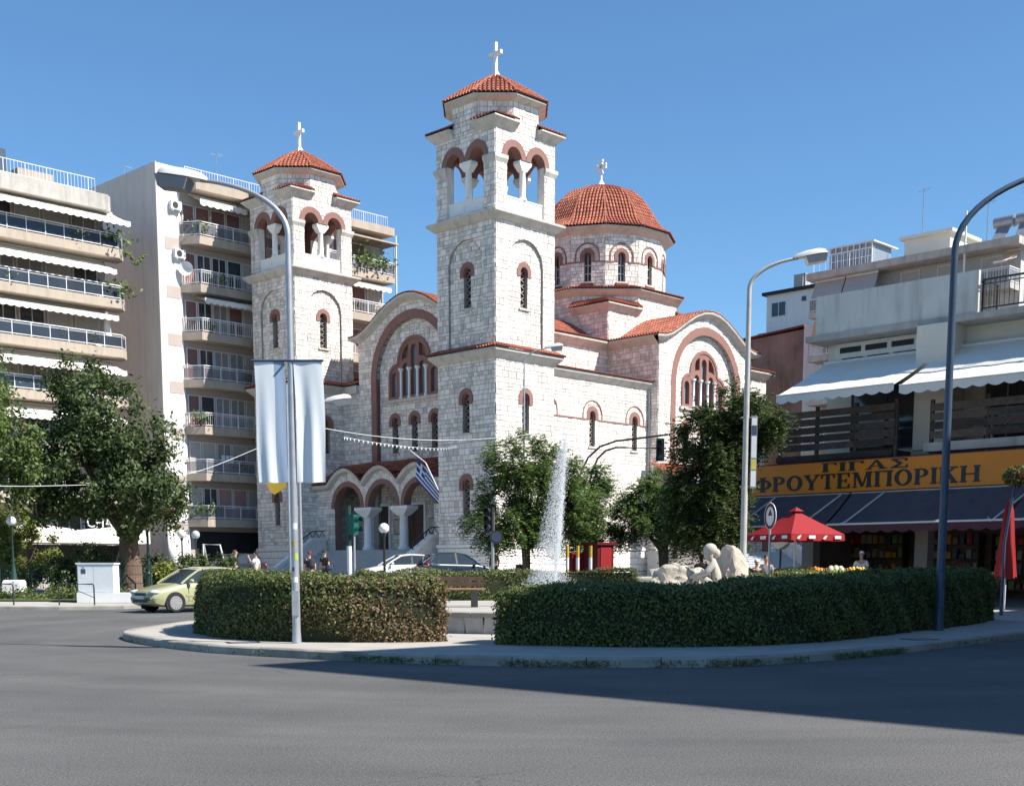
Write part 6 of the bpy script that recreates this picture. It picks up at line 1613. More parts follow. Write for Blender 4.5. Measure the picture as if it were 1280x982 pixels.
# globe lamps
def globe_lamp(label, px, py, Y, base_z, mt, r=.17, plinth=False, post=IRON, group="globe lamps"):
    q = at(px, py, Y); t = thing("globe_lamp", label, "globe lamp", (q.x, Y, base_z), 0, group); h = q.z - base_z
    m = MB(); z0 = 0
    if plinth: m2 = MB(); m2.lathe([(.50, 0), (.46, .55), (.40, .62)], 4, rot=math.pi / 4); m2.build("plinth", MARBLE, t); z0 = .6
    m.lathe([(.14, z0), (.12, z0 + .1), (.08, z0 + .45), (.045, z0 + .6), (.035, h - r - .12), (.07, h - r - .06), (.08, h - r + .02)], 10); m.build("post", post, t, 40)
    m = MB(); m.ball((0, 0, h), r, 18); m.build("globe", mt, t, 80)
globe_lamp("globe lamp on a white plinth at the left edge", 14, 651, 49, gz(49) + .14, GLOBE, .18, True, DGREEN)
globe_lamp("white globe lamp left of its grey twin above the bushes", 227, 667, 60, gz(60) + .14, GLOBE, .2, post=DGREEN)
globe_lamp("grey globe lamp right of its white twin above the bushes", 244.5, 668, 62, gz(62) + .14, GLOBE_G, .2, post=DGREEN)
globe_lamp("globe lamp standing in front of the church steps", 480, 660, 40, PLZ - .4, GLOBE, .16)
# traffic signals
def signal_box(parent, p, n, mt, face=(0, -1), w=.3):
    f = Vector((face[0], face[1], 0)).normalized(); s = Vector((-f.y, f.x, 0)); fr = Frame(p, s, f); m = MB(); m.prism([(-w / 2, 0), (w / 2, 0), (w / 2, .32 * n), (-w / 2, .32 * n)], fr, -.12, .1); b = m.build("signal_box", mt, parent)
    for i in range(n):
        c = .16 + i * .32; m = MB(); m.prism([(.1 * math.cos(a * math.pi / 6), c + .1 * math.sin(a * math.pi / 6)) for a in range(12)], fr, .1, .115); m.build("lens", BLACK if i else mat("signal_lens_%d" % random.randint(0, 99999), (.02, .12, .16), .2), b)
        m = MB(); A = [R(-20 + 220 * k / 10) for k in range(11)]
        for a in A: m.v += [tuple(fr(.125 * math.cos(a), c + .125 * math.sin(a), .1)), tuple(fr(.125 * math.cos(a), c + .125 * math.sin(a) - .01, .27))]
        for k in range(10): m.f.append([2 * k, 2 * k + 1, 2 * k + 3, 2 * k + 2]); m.m.append(0); m.t.append(1.)
        m.build("visor", mt, b)
q = at(437, 715, 42); t = thing("traffic_light", "green traffic light on a white pole left of the church steps", "traffic light", (q.x, 42, gz(42)), 0, "traffic lights")
hz = at(437, 632, 42).z - gz(42); m = MB(); m.tube([(0, 0, 0), (0, 0, hz * .62)], .085, 10); m.build("pole", WMETAL, t); m = MB(); m.tube([(0, 0, hz * .62), (0, 0, hz)], .075, 10); m.build("pole_top", DGREEN, t)
signal_box(t, (.15, 0, at(437, 668, 42).z - gz(42)), 2, TEAL, (.9, -.4)); m = MB(); m.tube([(.17, .0, 0), (.17, .0, at(437, 668, 42).z - gz(42))], .035, 8); m.build("side_pole", GALV, t)
q = at(616, 715, 52); t = thing("traffic_light", "dark traffic light with round sign in front of the tower base", "traffic light", (q.x, 52, gz(52)), 0, "traffic lights")
hz = at(616, 640, 52).z - gz(52); m = MB(); m.tube([(0, 0, 0), (0, 0, hz)], .07, 10); m.build("pole", GALV, t); signal_box(t, (-.12, 0, at(612, 664, 52).z - gz(52)), 3, BLACK, (-.5, -.86), .34)
m = MB(); fr = Frame((.15, -.08, at(616, 671, 52).z - gz(52)), (1, 0, 0), (0, -1, 0)); m.prism([(.27 * math.cos(a * math.pi / 10), .27 * math.sin(a * math.pi / 10)) for a in range(20)], fr, 0, .02); sg_ = m.build("round_sign", IRON, t)
m = MB(); m.prism([(.2 * math.cos(a * math.pi / 10), .2 * math.sin(a * math.pi / 10)) for a in range(20)], fr, .02, .025); m.build("sign_face", BMETAL, sg_)
# mast-arm signal
Y = 63.5; q = at(724, 715, Y); t = thing("traffic_light", "overhead traffic light on a double curved arm", "traffic light", (q.x, Y, gz(Y)), 0, "traffic lights")
def loc(px, py): w = at(px, py, Y); return Vector((w.x - q.x, 0, w.z - gz(Y)))
for off, pts in ((0, [(724, 715), (724, 600), (727, 588), (735, 572), (750, 558), (770, 551), (835, 543)]), (1, [(738, 715), (738, 600), (740, 590), (747, 573), (757, 563), (770, 559), (833, 560)])):
    m = MB(); m.tube([loc(*c) + Vector((0, off * .05, 0)) for c in pts], .05, 8); m.build("arm", IRON, t, 60)
b = loc(825, 575); signal_box(t, (b.x, -.1, b.z), 3, BLACK, (-.25, -.97), .36)
m = MB(); m.box(b.x - .2, b.x + .2, -.02, .0, b.z - .05, b.z + 1.05); m.build("backing_board", TEAL, t)
# signs
def pole_sign(name, label, px, Y, top, draw, r=.035, mt=GALV):
    q = at(px, 715, Y); t = thing(name, label, "road sign", (q.x, Y, gz(Y) + .1)); h = at(px, top, Y).z - gz(Y) - .1; m = MB(); m.tube([(0, 0, 0), (0, 0, h)], r, 8); m.build("pole", mt, t); draw(t, h); return t
def oval(t, h):
    fr = Frame((0, -.05, h - .45), (.45, -.89, 0), (-.89, -.45, 0)); n = 20
    m = MB(); m.prism([(.30 * math.cos(a * 2 * math.pi / n), .42 * math.sin(a * 2 * math.pi / n)) for a in range(n)], fr, 0, .02); s_ = m.build("sign_plate", WMETAL, t)
    m = MB(); m.prism([(.28 * math.cos(a * 2 * math.pi / n), .40 * math.sin(a * 2 * math.pi / n)) for a in range(n)], fr, .02, .024, [[(.2 * math.cos(a * 2 * math.pi / n), .30 * math.sin(a * 2 * math.pi / n)) for a in range(n)]]); m.build("red_rim", REDP, s_)
    m = MB(); m.prism([(-.1, .02), (.1, .02), (0, .24)], fr, .021, .026); m.build("red_mark", REDP, s_)
pole_sign("road_sign", "oval red and white sign on a pole beside the red parasol", 961, 41, 627, oval)
def disc(t, h):
    fr = Frame((0, -.05, h - .3), (1, 0, 0), (0, -1, 0)); m = MB(); m.prism([(.3 * math.cos(a * math.pi / 10), .3 * math.sin(a * math.pi / 10)) for a in range(20)], fr, 0, .02); m.build("sign_plate", GMETAL, t)
pole_sign("road_sign", "grey back of a round sign below the red parasol", 975, 43, 664, disc, mt=IRON)
q = at(1251, 770, 36); t = thing("flower_basket_pole", "slim pole with a hanging ball of red flowers at the right", "pole", (q.x, 36, ISZ)); h = at(1251, 600, 36).z - ISZ; m = MB(); m.tube([(0, 0, 0), (.0, 0, h * .55), (.22, 0, h)], [.05, .045, .035], 8); m.build("pole", BMETAL, t)
rng = np.random.default_rng(9); d = rng.normal(size=(1500, 3)); d /= np.linalg.norm(d, axis=1, keepdims=True); P = d * np.array((.38, .38, .30)) * rng.random((1500, 1)) ** .3 + np.array((.25, 0, h + .1))
leaves("foliage", P[:1100], d[:1100], .05, LEAF_M, t, rng); FLW = leaf_mat("red_flower", (.20, .03, .04), (.40, .10, .06)); leaves("flowers", P[1100:], d[1100:], .045, FLW, t, rng, .8)
# utility cabinet
q = at(125, 752, 45); t = thing("utility_cabinet", "white utility cabinet on a concrete base by the park kerb", "cabinet", (q.x, 45, gz(45) + .12), R(-3))
CABW = mat("cabinet_white", (.66, .69, .71), .5, .05, 2, wear=.2, wearc=(.5, .5, .5))
m = MB(); m.box(-.68, 1.4, -.35, .3, 0, .34); m.build("base", MARBLE, t); m = MB(); m.box(-.66, .62, -.27, .27, .341, 1.32); m.box(-.70, .66, -.31, .31, 1.32, 1.37); c_ = m.build("body", CABW, t)
for a, b in ((-.63, -.10), (-.08, .60)): m = MB(); m.box(a, b, -.285, -.271, .38, 1.29); m.build("door", CABW, c_)
m = MB(); m.box(-.52, -.36, -.292, -.286, 1.0, 1.16); m.build("warning_label", BMETAL, c_); m = MB(); m.box(-.47, -.4, -.292, -.286, 1.2, 1.225); m.build("maker_plate", GMETAL, c_)
# hoop railings at the kerb
for i, (x0, x1, lab) in enumerate(((-20, 17, "hoop railing at the left edge of the park kerb"), (74, 118, "hoop railing in front of the white cabinet"))):
    Yr = 43.3; a = at(x0, 750, Yr); b = at(x1, 750, Yr); t = thing("hoop_railing", lab, "railing", (a.x, Yr, gz(Yr) + .12), 0, "hoop railings"); w = b.x - a.x
    m = MB(); m.tube([(0, 0, 0), (0, 0, .62), (.02, 0, .68), (.05, 0, .7), (w - .05, 0, .7), (w - .02, 0, .68), (w, 0, .62), (w, 0, 0)], .025, 7); m.build("hoop", IRON, t)
    m = MB(); m.bar((0, 0, .25), (w * .5, 0, .5), .02); m.bar((w * .5, 0, .5), (w, 0, .25), .02); m.build("brace", IRON, t)
# park fence
t = thing("mesh_fence", "green wire park fence behind the lawn at the left", "fence", (-24, 51.4, gz(51.4) + .14)); m = MB()
for i in range(9): m.bar((i * 1.2, 0, 0), (i * 1.2, 0, 1.15), .05)
m.build("post", DGREEN, t); m = MB()
for z in (.1, .4, .75, 1.1): m.bar((0, 0, z), (9.6, 0, z), .025)
for i in range(96): m.bar((i * .1, 0, .1), (i * .1, 0, 1.1), .008)
m.build("wire", DGREEN, t); t.children[0]["kind"] = "stuff"; t.children[1]["kind"] = "stuff"
# white frame (goal-like) in the park
q = at(255, 715, 58); t = thing("swing_frame", "white metal swing frame among the bushes", "swing", (q.x, 58, gz(58) + .14)); h = at(255, 680, 58).z - gz(58) - .14
m = MB(); m.tube([(0, 0, 0), (0, 0, h), (.75, 0, h - .02), (1.15, 0, 0)], .04, 8); m.tube([(0, 1.5, 0), (0, 0.1, h)], .04, 8); m.build("frame", WMETAL, t)
q = at(186, 715, 54); t = thing("fluted_post", "dark green fluted lamp post base beside the big tree", "post", (q.x, 54, gz(54) + .14)); m = MB(); m.lathe([(.2, 0), (.2, .15), (.15, .2), (.12, .7), (.07, .8), (.05, 2.4), (.09, 2.5), (.05, 2.6)], 10); m.build("post", DGREEN, t)
# red kiosk with striped bollards
q = at(748, 715, 57); t = thing("kiosk", "dark red street kiosk behind the fountain", "kiosk", (q.x, 57, gz(57)), R(35)); m = MB(); m.box(-.45, .45, -.5, .5, 0, 2.0); k_ = m.build("body", REDP, t); m = MB(); m.box(-.55, .55, -.6, .6, 2.0, 2.12); m.build("roof", REDP, t)
m = MB(); m.box(-.3, .3, -.53, -.502, .3, 1.9); m.build("door_panel", RED, t)
q = at(722, 715, 57.5); t = thing("kiosk", "lower bright red cabinet left of the dark red kiosk", "kiosk", (q.x, 57.5, gz(57)), R(20)); m = MB(); m.box(-.4, .4, -.35, .35, 0, 1.6); m.box(-.44, .44, -.39, .39, 1.6, 1.68); m.build("body", RED, t)
for i, px in enumerate((709, 722, 738)):
    q = at(px, 715, 55); t = thing("striped_post", ["leftmost", "middle", "rightmost"][i] + " of the three yellow and white posts by the kiosk", "post", (q.x, 55, gz(55)), 0, "striped posts")
    for k in range(4): m = MB(); m.tube([(0, 0, k * .5), (0, 0, k * .5 + .5)], .075, 10); m.build("band", WMETAL if k % 2 == 0 else YEL, t)
# litter bin at tower
q = at(650, 715, 62); t = thing("litter_bin", "small dark litter bin at the foot of the nearer tower", "bin", (q.x, 62, gz(62) + .1)); m = MB(); m.lathe([(.18, .3), (.22, .9), (.2, .95)], 12); m.build("drum", IRON, t); m = MB(); m.bar((0, .2, 0), (0, .2, 1.0), .05); m.build("stand", IRON, t)
# flags
t = thing("greek_flag", "blue and white striped flag with white cross on a slanted staff at the porch", "flag", (*chw(-1.2, 5.6), 0), 0)
a = at(513, 563, 74); e = at(532, 578, 72); T = Vector(t.location)
m = MB(); m.tube([Vector((a.x, a.y, a.z)) - T, Vector((e.x, e.y + .0, e.z)) - T, Vector(at(548, 612, 70)) - T], .03, 8); m.build("staff", WMETAL, t)
FB = mat("flag_blue", (.015, .045, .20), .8, .08, 3); FWh = mat("flag_white", (.62, .63, .66), .8, .05, 3)
m = MB(); c0_ = at(521, 568, 72); c1_ = at(549, 602, 70.5); A0 = Vector(at(522, 573, 72)) - T; A1 = Vector(at(549, 610, 71)) - T; B0 = Vector(at(519, 598, 72)) - T; B1 = Vector(at(548, 630, 71)) - T
n_ = 27
def fl(u, v): return (A0 * (1 - u) + A1 * u) * (1 - v) + (B0 * (1 - u) + B1 * u) * v + Vector((0, .12 * math.sin(u * 6 + v * 2), 0))
for j in range(19):
    for i in range(n_ + 1): m.v.append(tuple(fl(i / n_, j / 18)))
for j in range(18):
    for i in range(n_):
        s_ = (j // 2) % 2; 
        if i < 10 and j < 10: s_ = 1 if (4 <= i < 6 or 4 <= j < 6) else 0
        m.f.append([j * (n_ + 1) + i, (j + 1) * (n_ + 1) + i, (j + 1) * (n_ + 1) + i + 1, j * (n_ + 1) + i + 1]); m.m.append(s_); m.t.append(1.)
m.build("flag_cloth", [FB, FWh], t, 80)
q = at(345, 606, 34); t = thing("church_flag", "yellow flag hanging below the left banner", "flag", (q.x, 34, 0)); m = MB()
P0 = [at(333, 603, 34), at(360, 603, 34), at(357, 609, 34), at(343, 618, 34), at(337, 613, 34)]; fr = Frame((0, 0, 0), (1, 0, 0), (0, -1, 0)); m.prism([(v.x - q.x, v.z) for v in P0][::-1], fr, 0, .012); m.build("flag_cloth", YEL, t)
m = MB(); m.tube([(.33, 0, at(345, 480, 34).z), (.33, 0, gz(34) + .1)], .03, 8); m.build("staff", GALV, t)
# wires and bunting
def wire(label, pts, r=.012, mt=WMETAL, name="cable"):
    P = [Vector(at(*p)) for p in pts]; t = MB(); Q = spline(P, 8); O = Q[0]; t.tube([v - O for v in Q], r, 5); o = t.build(name, mt); o.location = O; return tag(o, label, "cable", "overhead cables")
wire("pale cable sagging across the church facade", [(392, 533, 44), (470, 545, 48), (545, 550, 50), (620, 547, 51), (705, 538, 52)])
wire("pale cable running from the left trees to the left tower", [(-20, 607, 46), (60, 607, 48), (170, 602, 54), (250, 588, 60), (322, 560, 68)])
P = [(430, 546, 66), (470, 553, 68), (510, 558, 69.5), (550, 560, 70), (570, 557, 70)]
Q = spline([Vector(at(*p)) for p in P], 8); t = thing("bunting", "string of small white pennants in front of the porch", "bunting", Q[0]); m = MB(); m.tube([v - Q[0] for v in Q], .01, 5); m.build("string", WMETAL, t)
for i in range(0, len(Q) - 1): m = MB(); v = Q[i] - Q[0]; w_ = Q[i + 1] - Q[0]; d_ = (w_ - v).normalized() * .11; m.add([v, v + d_, v + d_ * .5 + Vector((0, -.01, -.15))], [(0, 1, 2)]); m.build("pennant", WMETAL, t)
# ---- parasols and fruit stalls
q = at(993, 715, 41.5)
t = thing("market_parasol", "open red market parasol over the fruit stall", "parasol", (q.x, 41.5, gz(41.5) + .1))
z1 = at(993, 638, 41.5).z - gz(41.5) - .1; z0 = at(993, 668, 41.5).z - gz(41.5) - .1; S_ = 1.08
m = MB(); m.tube([(0, 0, 0), (0, 0, z1)], .035, 8); m.build("pole", WMETAL, t)
m = MB(); rt = R(28); cs_ = [(S_ * 1.414 * math.cos(rt + math.pi / 4 + k * math.pi / 2), S_ * 1.414 * math.sin(rt + math.pi / 4 + k * math.pi / 2)) for k in range(4)]
ri_ = []
for k in range(4):
    a = Vector(cs_[k]); b = Vector(cs_[(k + 1) % 4])
    for i in range(6): ri_.append(a.lerp(b, i / 6) * (1 - .04 * math.sin(math.pi * i / 6)))
m.v = [(0, 0, z1)] + [(p_.x * .5, p_.y * .5, z0 + (z1 - z0) * .48) for p_ in ri_] + [(p_.x, p_.y, z0) for p_ in ri_] + [(p_.x * 1.01, p_.y * 1.01, z0 - .2 - .02 * (i % 2)) for i, p_ in enumerate(ri_)]
for i in range(24):
    j = (i + 1) % 24; m.f += [[0, 1 + i, 1 + j], [1 + i, 25 + i, 25 + j, 1 + j], [25 + i, 49 + i, 49 + j, 25 + j]]
m.m = [0] * len(m.f); m.t = [1.] * len(m.f); cp = m.build("canopy", RED, t, 20)
m = MB(); m.v = [(x, y, z) for k in range(4) for x, y, z in [(cs_[k][0] * .16, cs_[k][1] * .16, z1 - .02)]] + [(0, 0, z1 + .12)]; m.f = [[0, 1, 4], [1, 2, 4], [2, 3, 4], [3, 0, 4]]; m.m = [0] * 4; m.t = [1.] * 4; m.build("canopy_cap", RED, t)
for k in range(4):
    a = Vector(cs_[k]); b = Vector(cs_[(k + 1) % 4]); d = (b - a).normalized(); nrm = Vector((d.y, -d.x))
    for i in range(4):
        c = a.lerp(b, .14 + .24 * i) * 1.015; m = MB(); fr = Frame((c.x, c.y, z0 - .1), (d.x, d.y, 0), (nrm.x, nrm.y, 0)); m.prism([(-.13, -.05), (.13, -.05), (.13, .05), (-.13, .05)] if i % 2 else [(-.09, -.06), (.02, -.06), (.09, .06), (-.03, .02)], fr, .0, .012); m.build("printed_mark", WMETAL, t)
q = at(1257, 715, 38.5); t = thing("folded_parasol", "folded red parasol at the right edge", "parasol", (q.x, 38.5, gz(38.5) + .05)); h = at(1257, 628, 38.5).z - gz(38.5)
m = MB(); m.tube([(0, 0, 0), (0, 0, h)], .035, 8); m.build("pole", WMETAL, t); m = MB(); n_ = 20
PR_ = [(.06, h), (.13, h - .3), (.2, h - 1.2), (.27, h - 2.0), (.3, h - 2.25)]
for r_, z in PR_:
    for k in range(n_): a = k * 2 * math.pi / n_; rr = r_ * (1 + .18 * math.sin(5 * a + z)); m.v.append((rr * math.cos(a), rr * math.sin(a), z - .05 * math.sin(3 * a) * (z < h - 2)))
for i in range(4):
    for k in range(n_): m.f.append([i * n_ + k, i * n_ + (k + 1) % n_, (i + 1) * n_ + (k + 1) % n_, (i + 1) * n_ + k]); m.m.append(0); m.t.append(1.)
m.f.append(list(range(n_))); m.m.append(0); m.t.append(1.); m.build("canopy", RED, t, 60)
CRATE = mat("wooden_crate", (.34, .22, .11), .8, .2, 5); FRUIT = {"orange": mat("orange_fruit", (.75, .28, .03), .5, .1, 8), "green": mat("green_fruit", (.18, .30, .05), .5, .15, 8), "yellow": mat("yellow_fruit", (.70, .50, .06), .5, .1, 8), "red": mat("red_fruit", (.42, .035, .02), .45, .15, 8), "pale": mat("pale_melon", (.55, .56, .36), .6, .1, 8)}
def crate(label, x, y, z, kind, rz, tilt=0.):
    t = thing("fruit_crate", label, "crate", (x, y, z), rz, "fruit crates"); t.rotation_euler = (tilt, 0, rz); rg = random.Random(int(x * 97 + y * 31 + z * 11))
    m = MB(); m.box(-.3, .3, -.2, .2, 0, .02); m.box(-.3, .3, -.2, -.18, .02, .2); m.box(-.3, .3, .18, .2, .02, .2); m.box(-.3, -.28, -.18, .18, .02, .2); m.box(.28, .3, -.18, .18, .02, .2); m.build("box", CRATE, t)
    r_ = .1 if kind in ("pale",) else .055
    nx_, ny_ = (3, 2) if kind == "pale" else (5, 3)
    for i in range(nx_):
        for j in range(ny_): m = MB(); m.ball((-.24 + .48 * (i + .5) / nx_ + rg.uniform(-.01, .01), -.15 + .3 * (j + .5) / ny_, .17 + rg.uniform(0, .05)), r_, 8); m.build("fruit", FRUIT[kind], t, 60)
def stall(label, x, y, z, rz, w, kinds_):
    t = thing("fruit_stall", label, "stall", (x, y, z), rz, "fruit stalls"); m = MB(); m.box(-w / 2, w / 2, -.45, .45, .72, .76); m.build("table_top", WOOD, t)
    for a in (-w / 2 + .08, w / 2 - .08):
        for b in (-.38, .38): m = MB(); m.box(a - .03, a + .03, b - .03, b + .03, 0, .72); m.build("leg", WOOD_D, t)
    n = int(w / .64)
    for i in range(n):
        for j in range(2):
            lx = -w / 2 + w * (i + .5) / n; ly = -.22 + .44 * j; c, s = math.cos(rz), math.sin(rz)
            crate("%s fruit, %s row, number %d of %s" % (kinds_[(i + j * 2) % len(kinds_)], ["front", "back"][j], i + 1, label), x + lx * c - ly * s, y + lx * s + ly * c, z + .765 + j * .1, kinds_[(i + j * 2) % len(kinds_)], rz, R(12))
a0 = math.atan2(sx.y, sx.x)
w_ = shw(3.2, -4.0); stall("stall below the left plum awning", w_.x, w_.y, gz(w_.y) + .14, a0, 2.6, ["red", "green", "orange", "yellow"])
w_ = shw(6.6, -3.6); stall("stall below the middle plum awning", w_.x, w_.y, gz(w_.y) + .14, a0, 2.6, ["orange", "green", "pale", "red"])
w_ = shw(10.2, -3.4); stall("stall behind the right end of the hedge", w_.x, w_.y, gz(w_.y) + .14, a0, 2.6, ["green", "yellow", "red", "pale"])
q = at(1035, 715, 41); stall("sunlit melon stall beside the red parasol", q.x, 41.3, gz(41) + .3, R(-10), 2.6, ["pale", "yellow", "green", "orange"])
# shop back shelves
for i in range(4):
    w_ = shw(3.2 + i * 3.1, 3.6); t = thing("shop_shelf", ["far left", "second", "third", "far right"][i] + " stocked shelf against the dark shop back wall", "shelf", (w_.x, w_.y, gz(w_.y) + .1), a0, "shop shelves")
    for k in range(4): m = MB(); m.box(-1.3, 1.3, -.25, .25, .3 + k * .55, .34 + k * .55); m.build("shelf_board", WOOD_D, t)
    for x in (-1.3, 1.3): m = MB(); m.box(x - .03, x + .03, -.25, .25, 0, 2.4); m.build("upright", WOOD_D, t)
    rg = random.Random(i)
    for k in range(4):
        for j in range(9): m = MB(); x = -1.15 + j * .28; m.box(x, x + rg.uniform(.14, .24), -.18, .1, .345 + k * .55, .345 + k * .55 + rg.uniform(.15, .4)); m.build("packet", rg.choice([FRUIT["red"], FRUIT["orange"], FRUIT["green"], CRATE, CONC_T, BMETAL]), t)
w_ = shw(11.7, -.35); t = thing("price_card", "small yellow price card on the shop pillar", "sign", (w_.x, w_.y, 2.55), a0); m = MB(); m.box(-.16, .16, -.05, -.03, -.1, .1); m.build("card", mat("yellow_card", (.7, .62, .08), .6), t)
for px_, py_, lab in ((1150, 797, "dark square drain cover on the pavement by the blue lamp post"), (304, 801, "small square drain cover on the pavement left of the bannered lamp")):
    Yd = (EYE - ISZ) * 1600 / (py_ - 713); q = at(px_, py_, Yd); t = thing("drain_cover", lab, "drain cover", (q.x, q.y, ISZ - .012), R(20), "drain covers"); m = MB(); m.box(-.3, .3, -.25, .25, 0, .008); c_ = m.build("cover", IRON, t)
    for k_ in range(5): m = MB(); m.box(-.24, .24, -.2 + k_ * .09, -.16 + k_ * .09, .0085, .012); m.build("rib", GMETAL, c_)
# road markings: worn white line on the far left of the road
m = MB(); m.v = [(-9.3, 31.0, .022), (-7.2, 32.5, .03), (-7.1, 32.3, .03), (-9.2, 30.8, .022)]; m.f = [[0, 3, 2, 1]]; m.m = [0]; m.t = [1.]; o = m.build("road_marking", WHITE_L); tag(o, "short worn white line beside the island", "marking", kind="structure")
# ============================================================ cars
def lerp_tab(T, x):
    for (a, va), (b, vb) in zip(T, T[1:]):
        if x <= b: return va + (vb - va) * max(0, (x - a)) / (b - a)
    return T[-1][1]
TYRE = mat("tyre", (.018, .018, .019), .8, .1, 5); RIM = mat("alloy_rim", (.45, .45, .46), .35, .08, 5, metal=.5); PLATE = mat("number_plate", (.60, .61, .62), .5, .03, 5)
HEADL = mat("headlight", (.50, .53, .55), .1, .1, 4, spec=.7); TAILL = mat("tail_light", (.30, .012, .012), .2, .1, 4); TRIM = mat("black_trim", (.02, .02, .022), .55, .1, 4)
CARGL = mat("car_glass", (.03, .038, .045), .04, .15, 1, spec=.75)
def car(label, loc, heading, paint, kind="hatch"):
    t = thing("parked_car", label, "car", loc, heading, "parked cars")
    if kind == "hatch":
        Lc = 3.77; zt = [(0, .52), (.05, .63), (.25, .71), (.7, .81), (1.05, .89), (1.4, .93), (3.2, .97), (3.62, .96), (3.77, .84)]
        wt = [(0, .60), (.08, .70), (.35, .78), (.8, .815), (3.0, .82), (3.5, .77), (3.77, .68)]
        rl = [(1.0, .88), (1.4, 1.14), (1.78, 1.345), (2.1, 1.405), (2.6, 1.42), (3.2, 1.37), (3.42, 1.29), (3.6, 1.08), (3.68, .95)]; ax = (.78, 3.25); rw = .30; pil = (2.28, 3.2)
    elif kind == "sedan":
        Lc = 4.15; zt = [(0, .50), (.06, .64), (.4, .76), (1.0, .88), (1.3, .95), (3.4, 1.0), (3.9, 1.0), (4.1, .9), (4.15, .8)]
        wt = [(0, .62), (.1, .74), (.5, .83), (1.2, .86), (3.3, .86), (3.9, .8), (4.15, .7)]
        rl = [(1.1, .9), (1.6, 1.22), (2.0, 1.43), (2.5, 1.48), (3.1, 1.46), (3.6, 1.36), (3.9, 1.14), (4.02, .98)]; ax = (.85, 3.4); rw = .32; pil = (2.5, 3.35)
    else:
        Lc = 4.0; zt = [(0, .52), (.06, .68), (.3, .82), (.9, .93), (1.3, 1.0), (3.5, 1.05), (3.85, 1.03), (4.0, .85)]
        wt = [(0, .64), (.1, .76), (.5, .84), (1.2, .86), (3.4, .86), (3.8, .82), (4.0, .74)]
        rl = [(1.1, .95), (1.5, 1.25), (1.9, 1.5), (2.4, 1.58), (3.1, 1.56), (3.55, 1.47), (3.8, 1.2), (3.92, 1.02)]; ax = (.85, 3.3); rw = .33; pil = (2.4, 3.25)
    X = lambda f: Lc / 2 - f
    n = 46; m = MB(); k = 0
    for i in range(n + 1):
        f = Lc * i / n; w = lerp_tab(wt, f); z = lerp_tab(zt, f); zb = .175 + .10 * max(0, 1 - f / .35) + .12 * max(0, (f - Lc + .35) / .35)
        half = [(0, zb), (.80 * w, zb), (.95 * w, zb + .06), (.995 * w, zb + .2), (w, .5 * (zb + z)), (.985 * w, z - .14), (.95 * w, z - .05), (.88 * w, z - .005), (.5 * w, z + .02), (0, z + .03)]
        ring_ = half + [(-a, b) for a, b in half[-2:0:-1]]; k = len(ring_)
        m.v += [(X(f), a, b) for a, b in ring_]
    for i in range(n):
        for j in range(k): q = (j + 1) % k; m.f.append([i * k + j, i * k + q, (i + 1) * k + q, (i + 1) * k + j]); m.m.append(0); m.t.append(1.)
    m.f += [list(range(k))[::-1], [n * k + j for j in range(k)]]; m.m += [0, 0]; m.t += [1., 1.]
    body = m.build("body", paint, t, 40)
    # glasshouse
    def wz(f, z): zb = lerp_tab(zt, f); return lerp_tab(wt, f) * .90 - .19 * max(0, z - zb) / .48
    F0, F1 = rl[0][0], rl[-1][0]; m = MB(); n = 36
    for i in range(n + 1):
        f = F0 + (F1 - F0) * i / n; zr = lerp_tab(rl, f); zb = min(lerp_tab(zt, f) - .01, zr - .001); wb = wz(f, zb); wr = wz(f, zr)
        m.v += [(X(f), wb, zb), (X(f), wr, zr - .02), (X(f), wr * .9, zr), (X(f), 0, zr + .015), (X(f), -wr * .9, zr), (X(f), -wr, zr - .02), (X(f), -wb, zb)]
    for i in range(n):
        for j in range(6): m.f.append([i * 7 + j, i * 7 + j + 1, (i + 1) * 7 + j + 1, (i + 1) * 7 + j]); m.m.append(0); m.t.append(1.)
    m.build("windows", CARGL, t, 35)
    # roof panel and pillars
    fa = [f for f, z in rl if z > rl[0][1] + .35][0] - .05; fb = [f for f, z in rl if z > rl[0][1] + .3][-1] + .04
    m = MB(); n = 18
    for i in range(n + 1):
        f = fa + (fb - fa) * i / n; zr = lerp_tab(rl, f); wr = wz(f, zr)
        m.v += [(X(f), wr + .012, zr - .05), (X(f), wr + .008, zr - .01), (X(f), wr * .9, zr + .012), (X(f), 0, zr + .028), (X(f), -wr * .9, zr + .012), (X(f), -wr - .008, zr - .01), (X(f), -wr - .012, zr - .05)]
    for i in range(n):
        for j in range(6): m.f.append([i * 7 + j, i * 7 + j + 1, (i + 1) * 7 + j + 1, (i + 1) * 7 + j]); m.m.append(0); m.t.append(1.)
    m.build("roof", paint, t, 35)
    for sg in (-1, 1):
        for nm, pts, wd in (("windscreen_pillar", [rl[0][0] + .04, (rl[0][0] + fa) / 2, fa + .06], .07), ("rear_pillar", [fb - .12, (fb + F1) / 2 - .03, F1 - .02], .20)):
            m = MB(); P = []
            for f in pts: zr = lerp_tab(rl, f); P.append(Vector((X(f), sg * (wz(f, zr) + .0), zr - .015)))
            if nm == "rear_pillar":
                f1 = pil[1]; z0 = lerp_tab(zt, f1 + .12); Q = [(X(f1 + .12), sg * (wz(f1 + .12, z0) + .008), z0 - .02), (X(f1 - .02), sg * (wz(f1, lerp_tab(rl, f1)) + .008), lerp_tab(rl, f1) - .04), (X(fb), sg * (wz(fb, lerp_tab(rl, fb)) + .008), lerp_tab(rl, fb) - .02), (X(F1 - .05), sg * (wz(F1 - .05, 1.0) + .008), lerp_tab(rl, F1 - .05) - .02), (X(F1), sg * (wz(F1, .97) + .008), z0 - .03)]
                m.add(Q, [tuple(range(5))])
            else: m.tube(P, wd / 2, 6)
            m.build(nm, paint, t, 50)
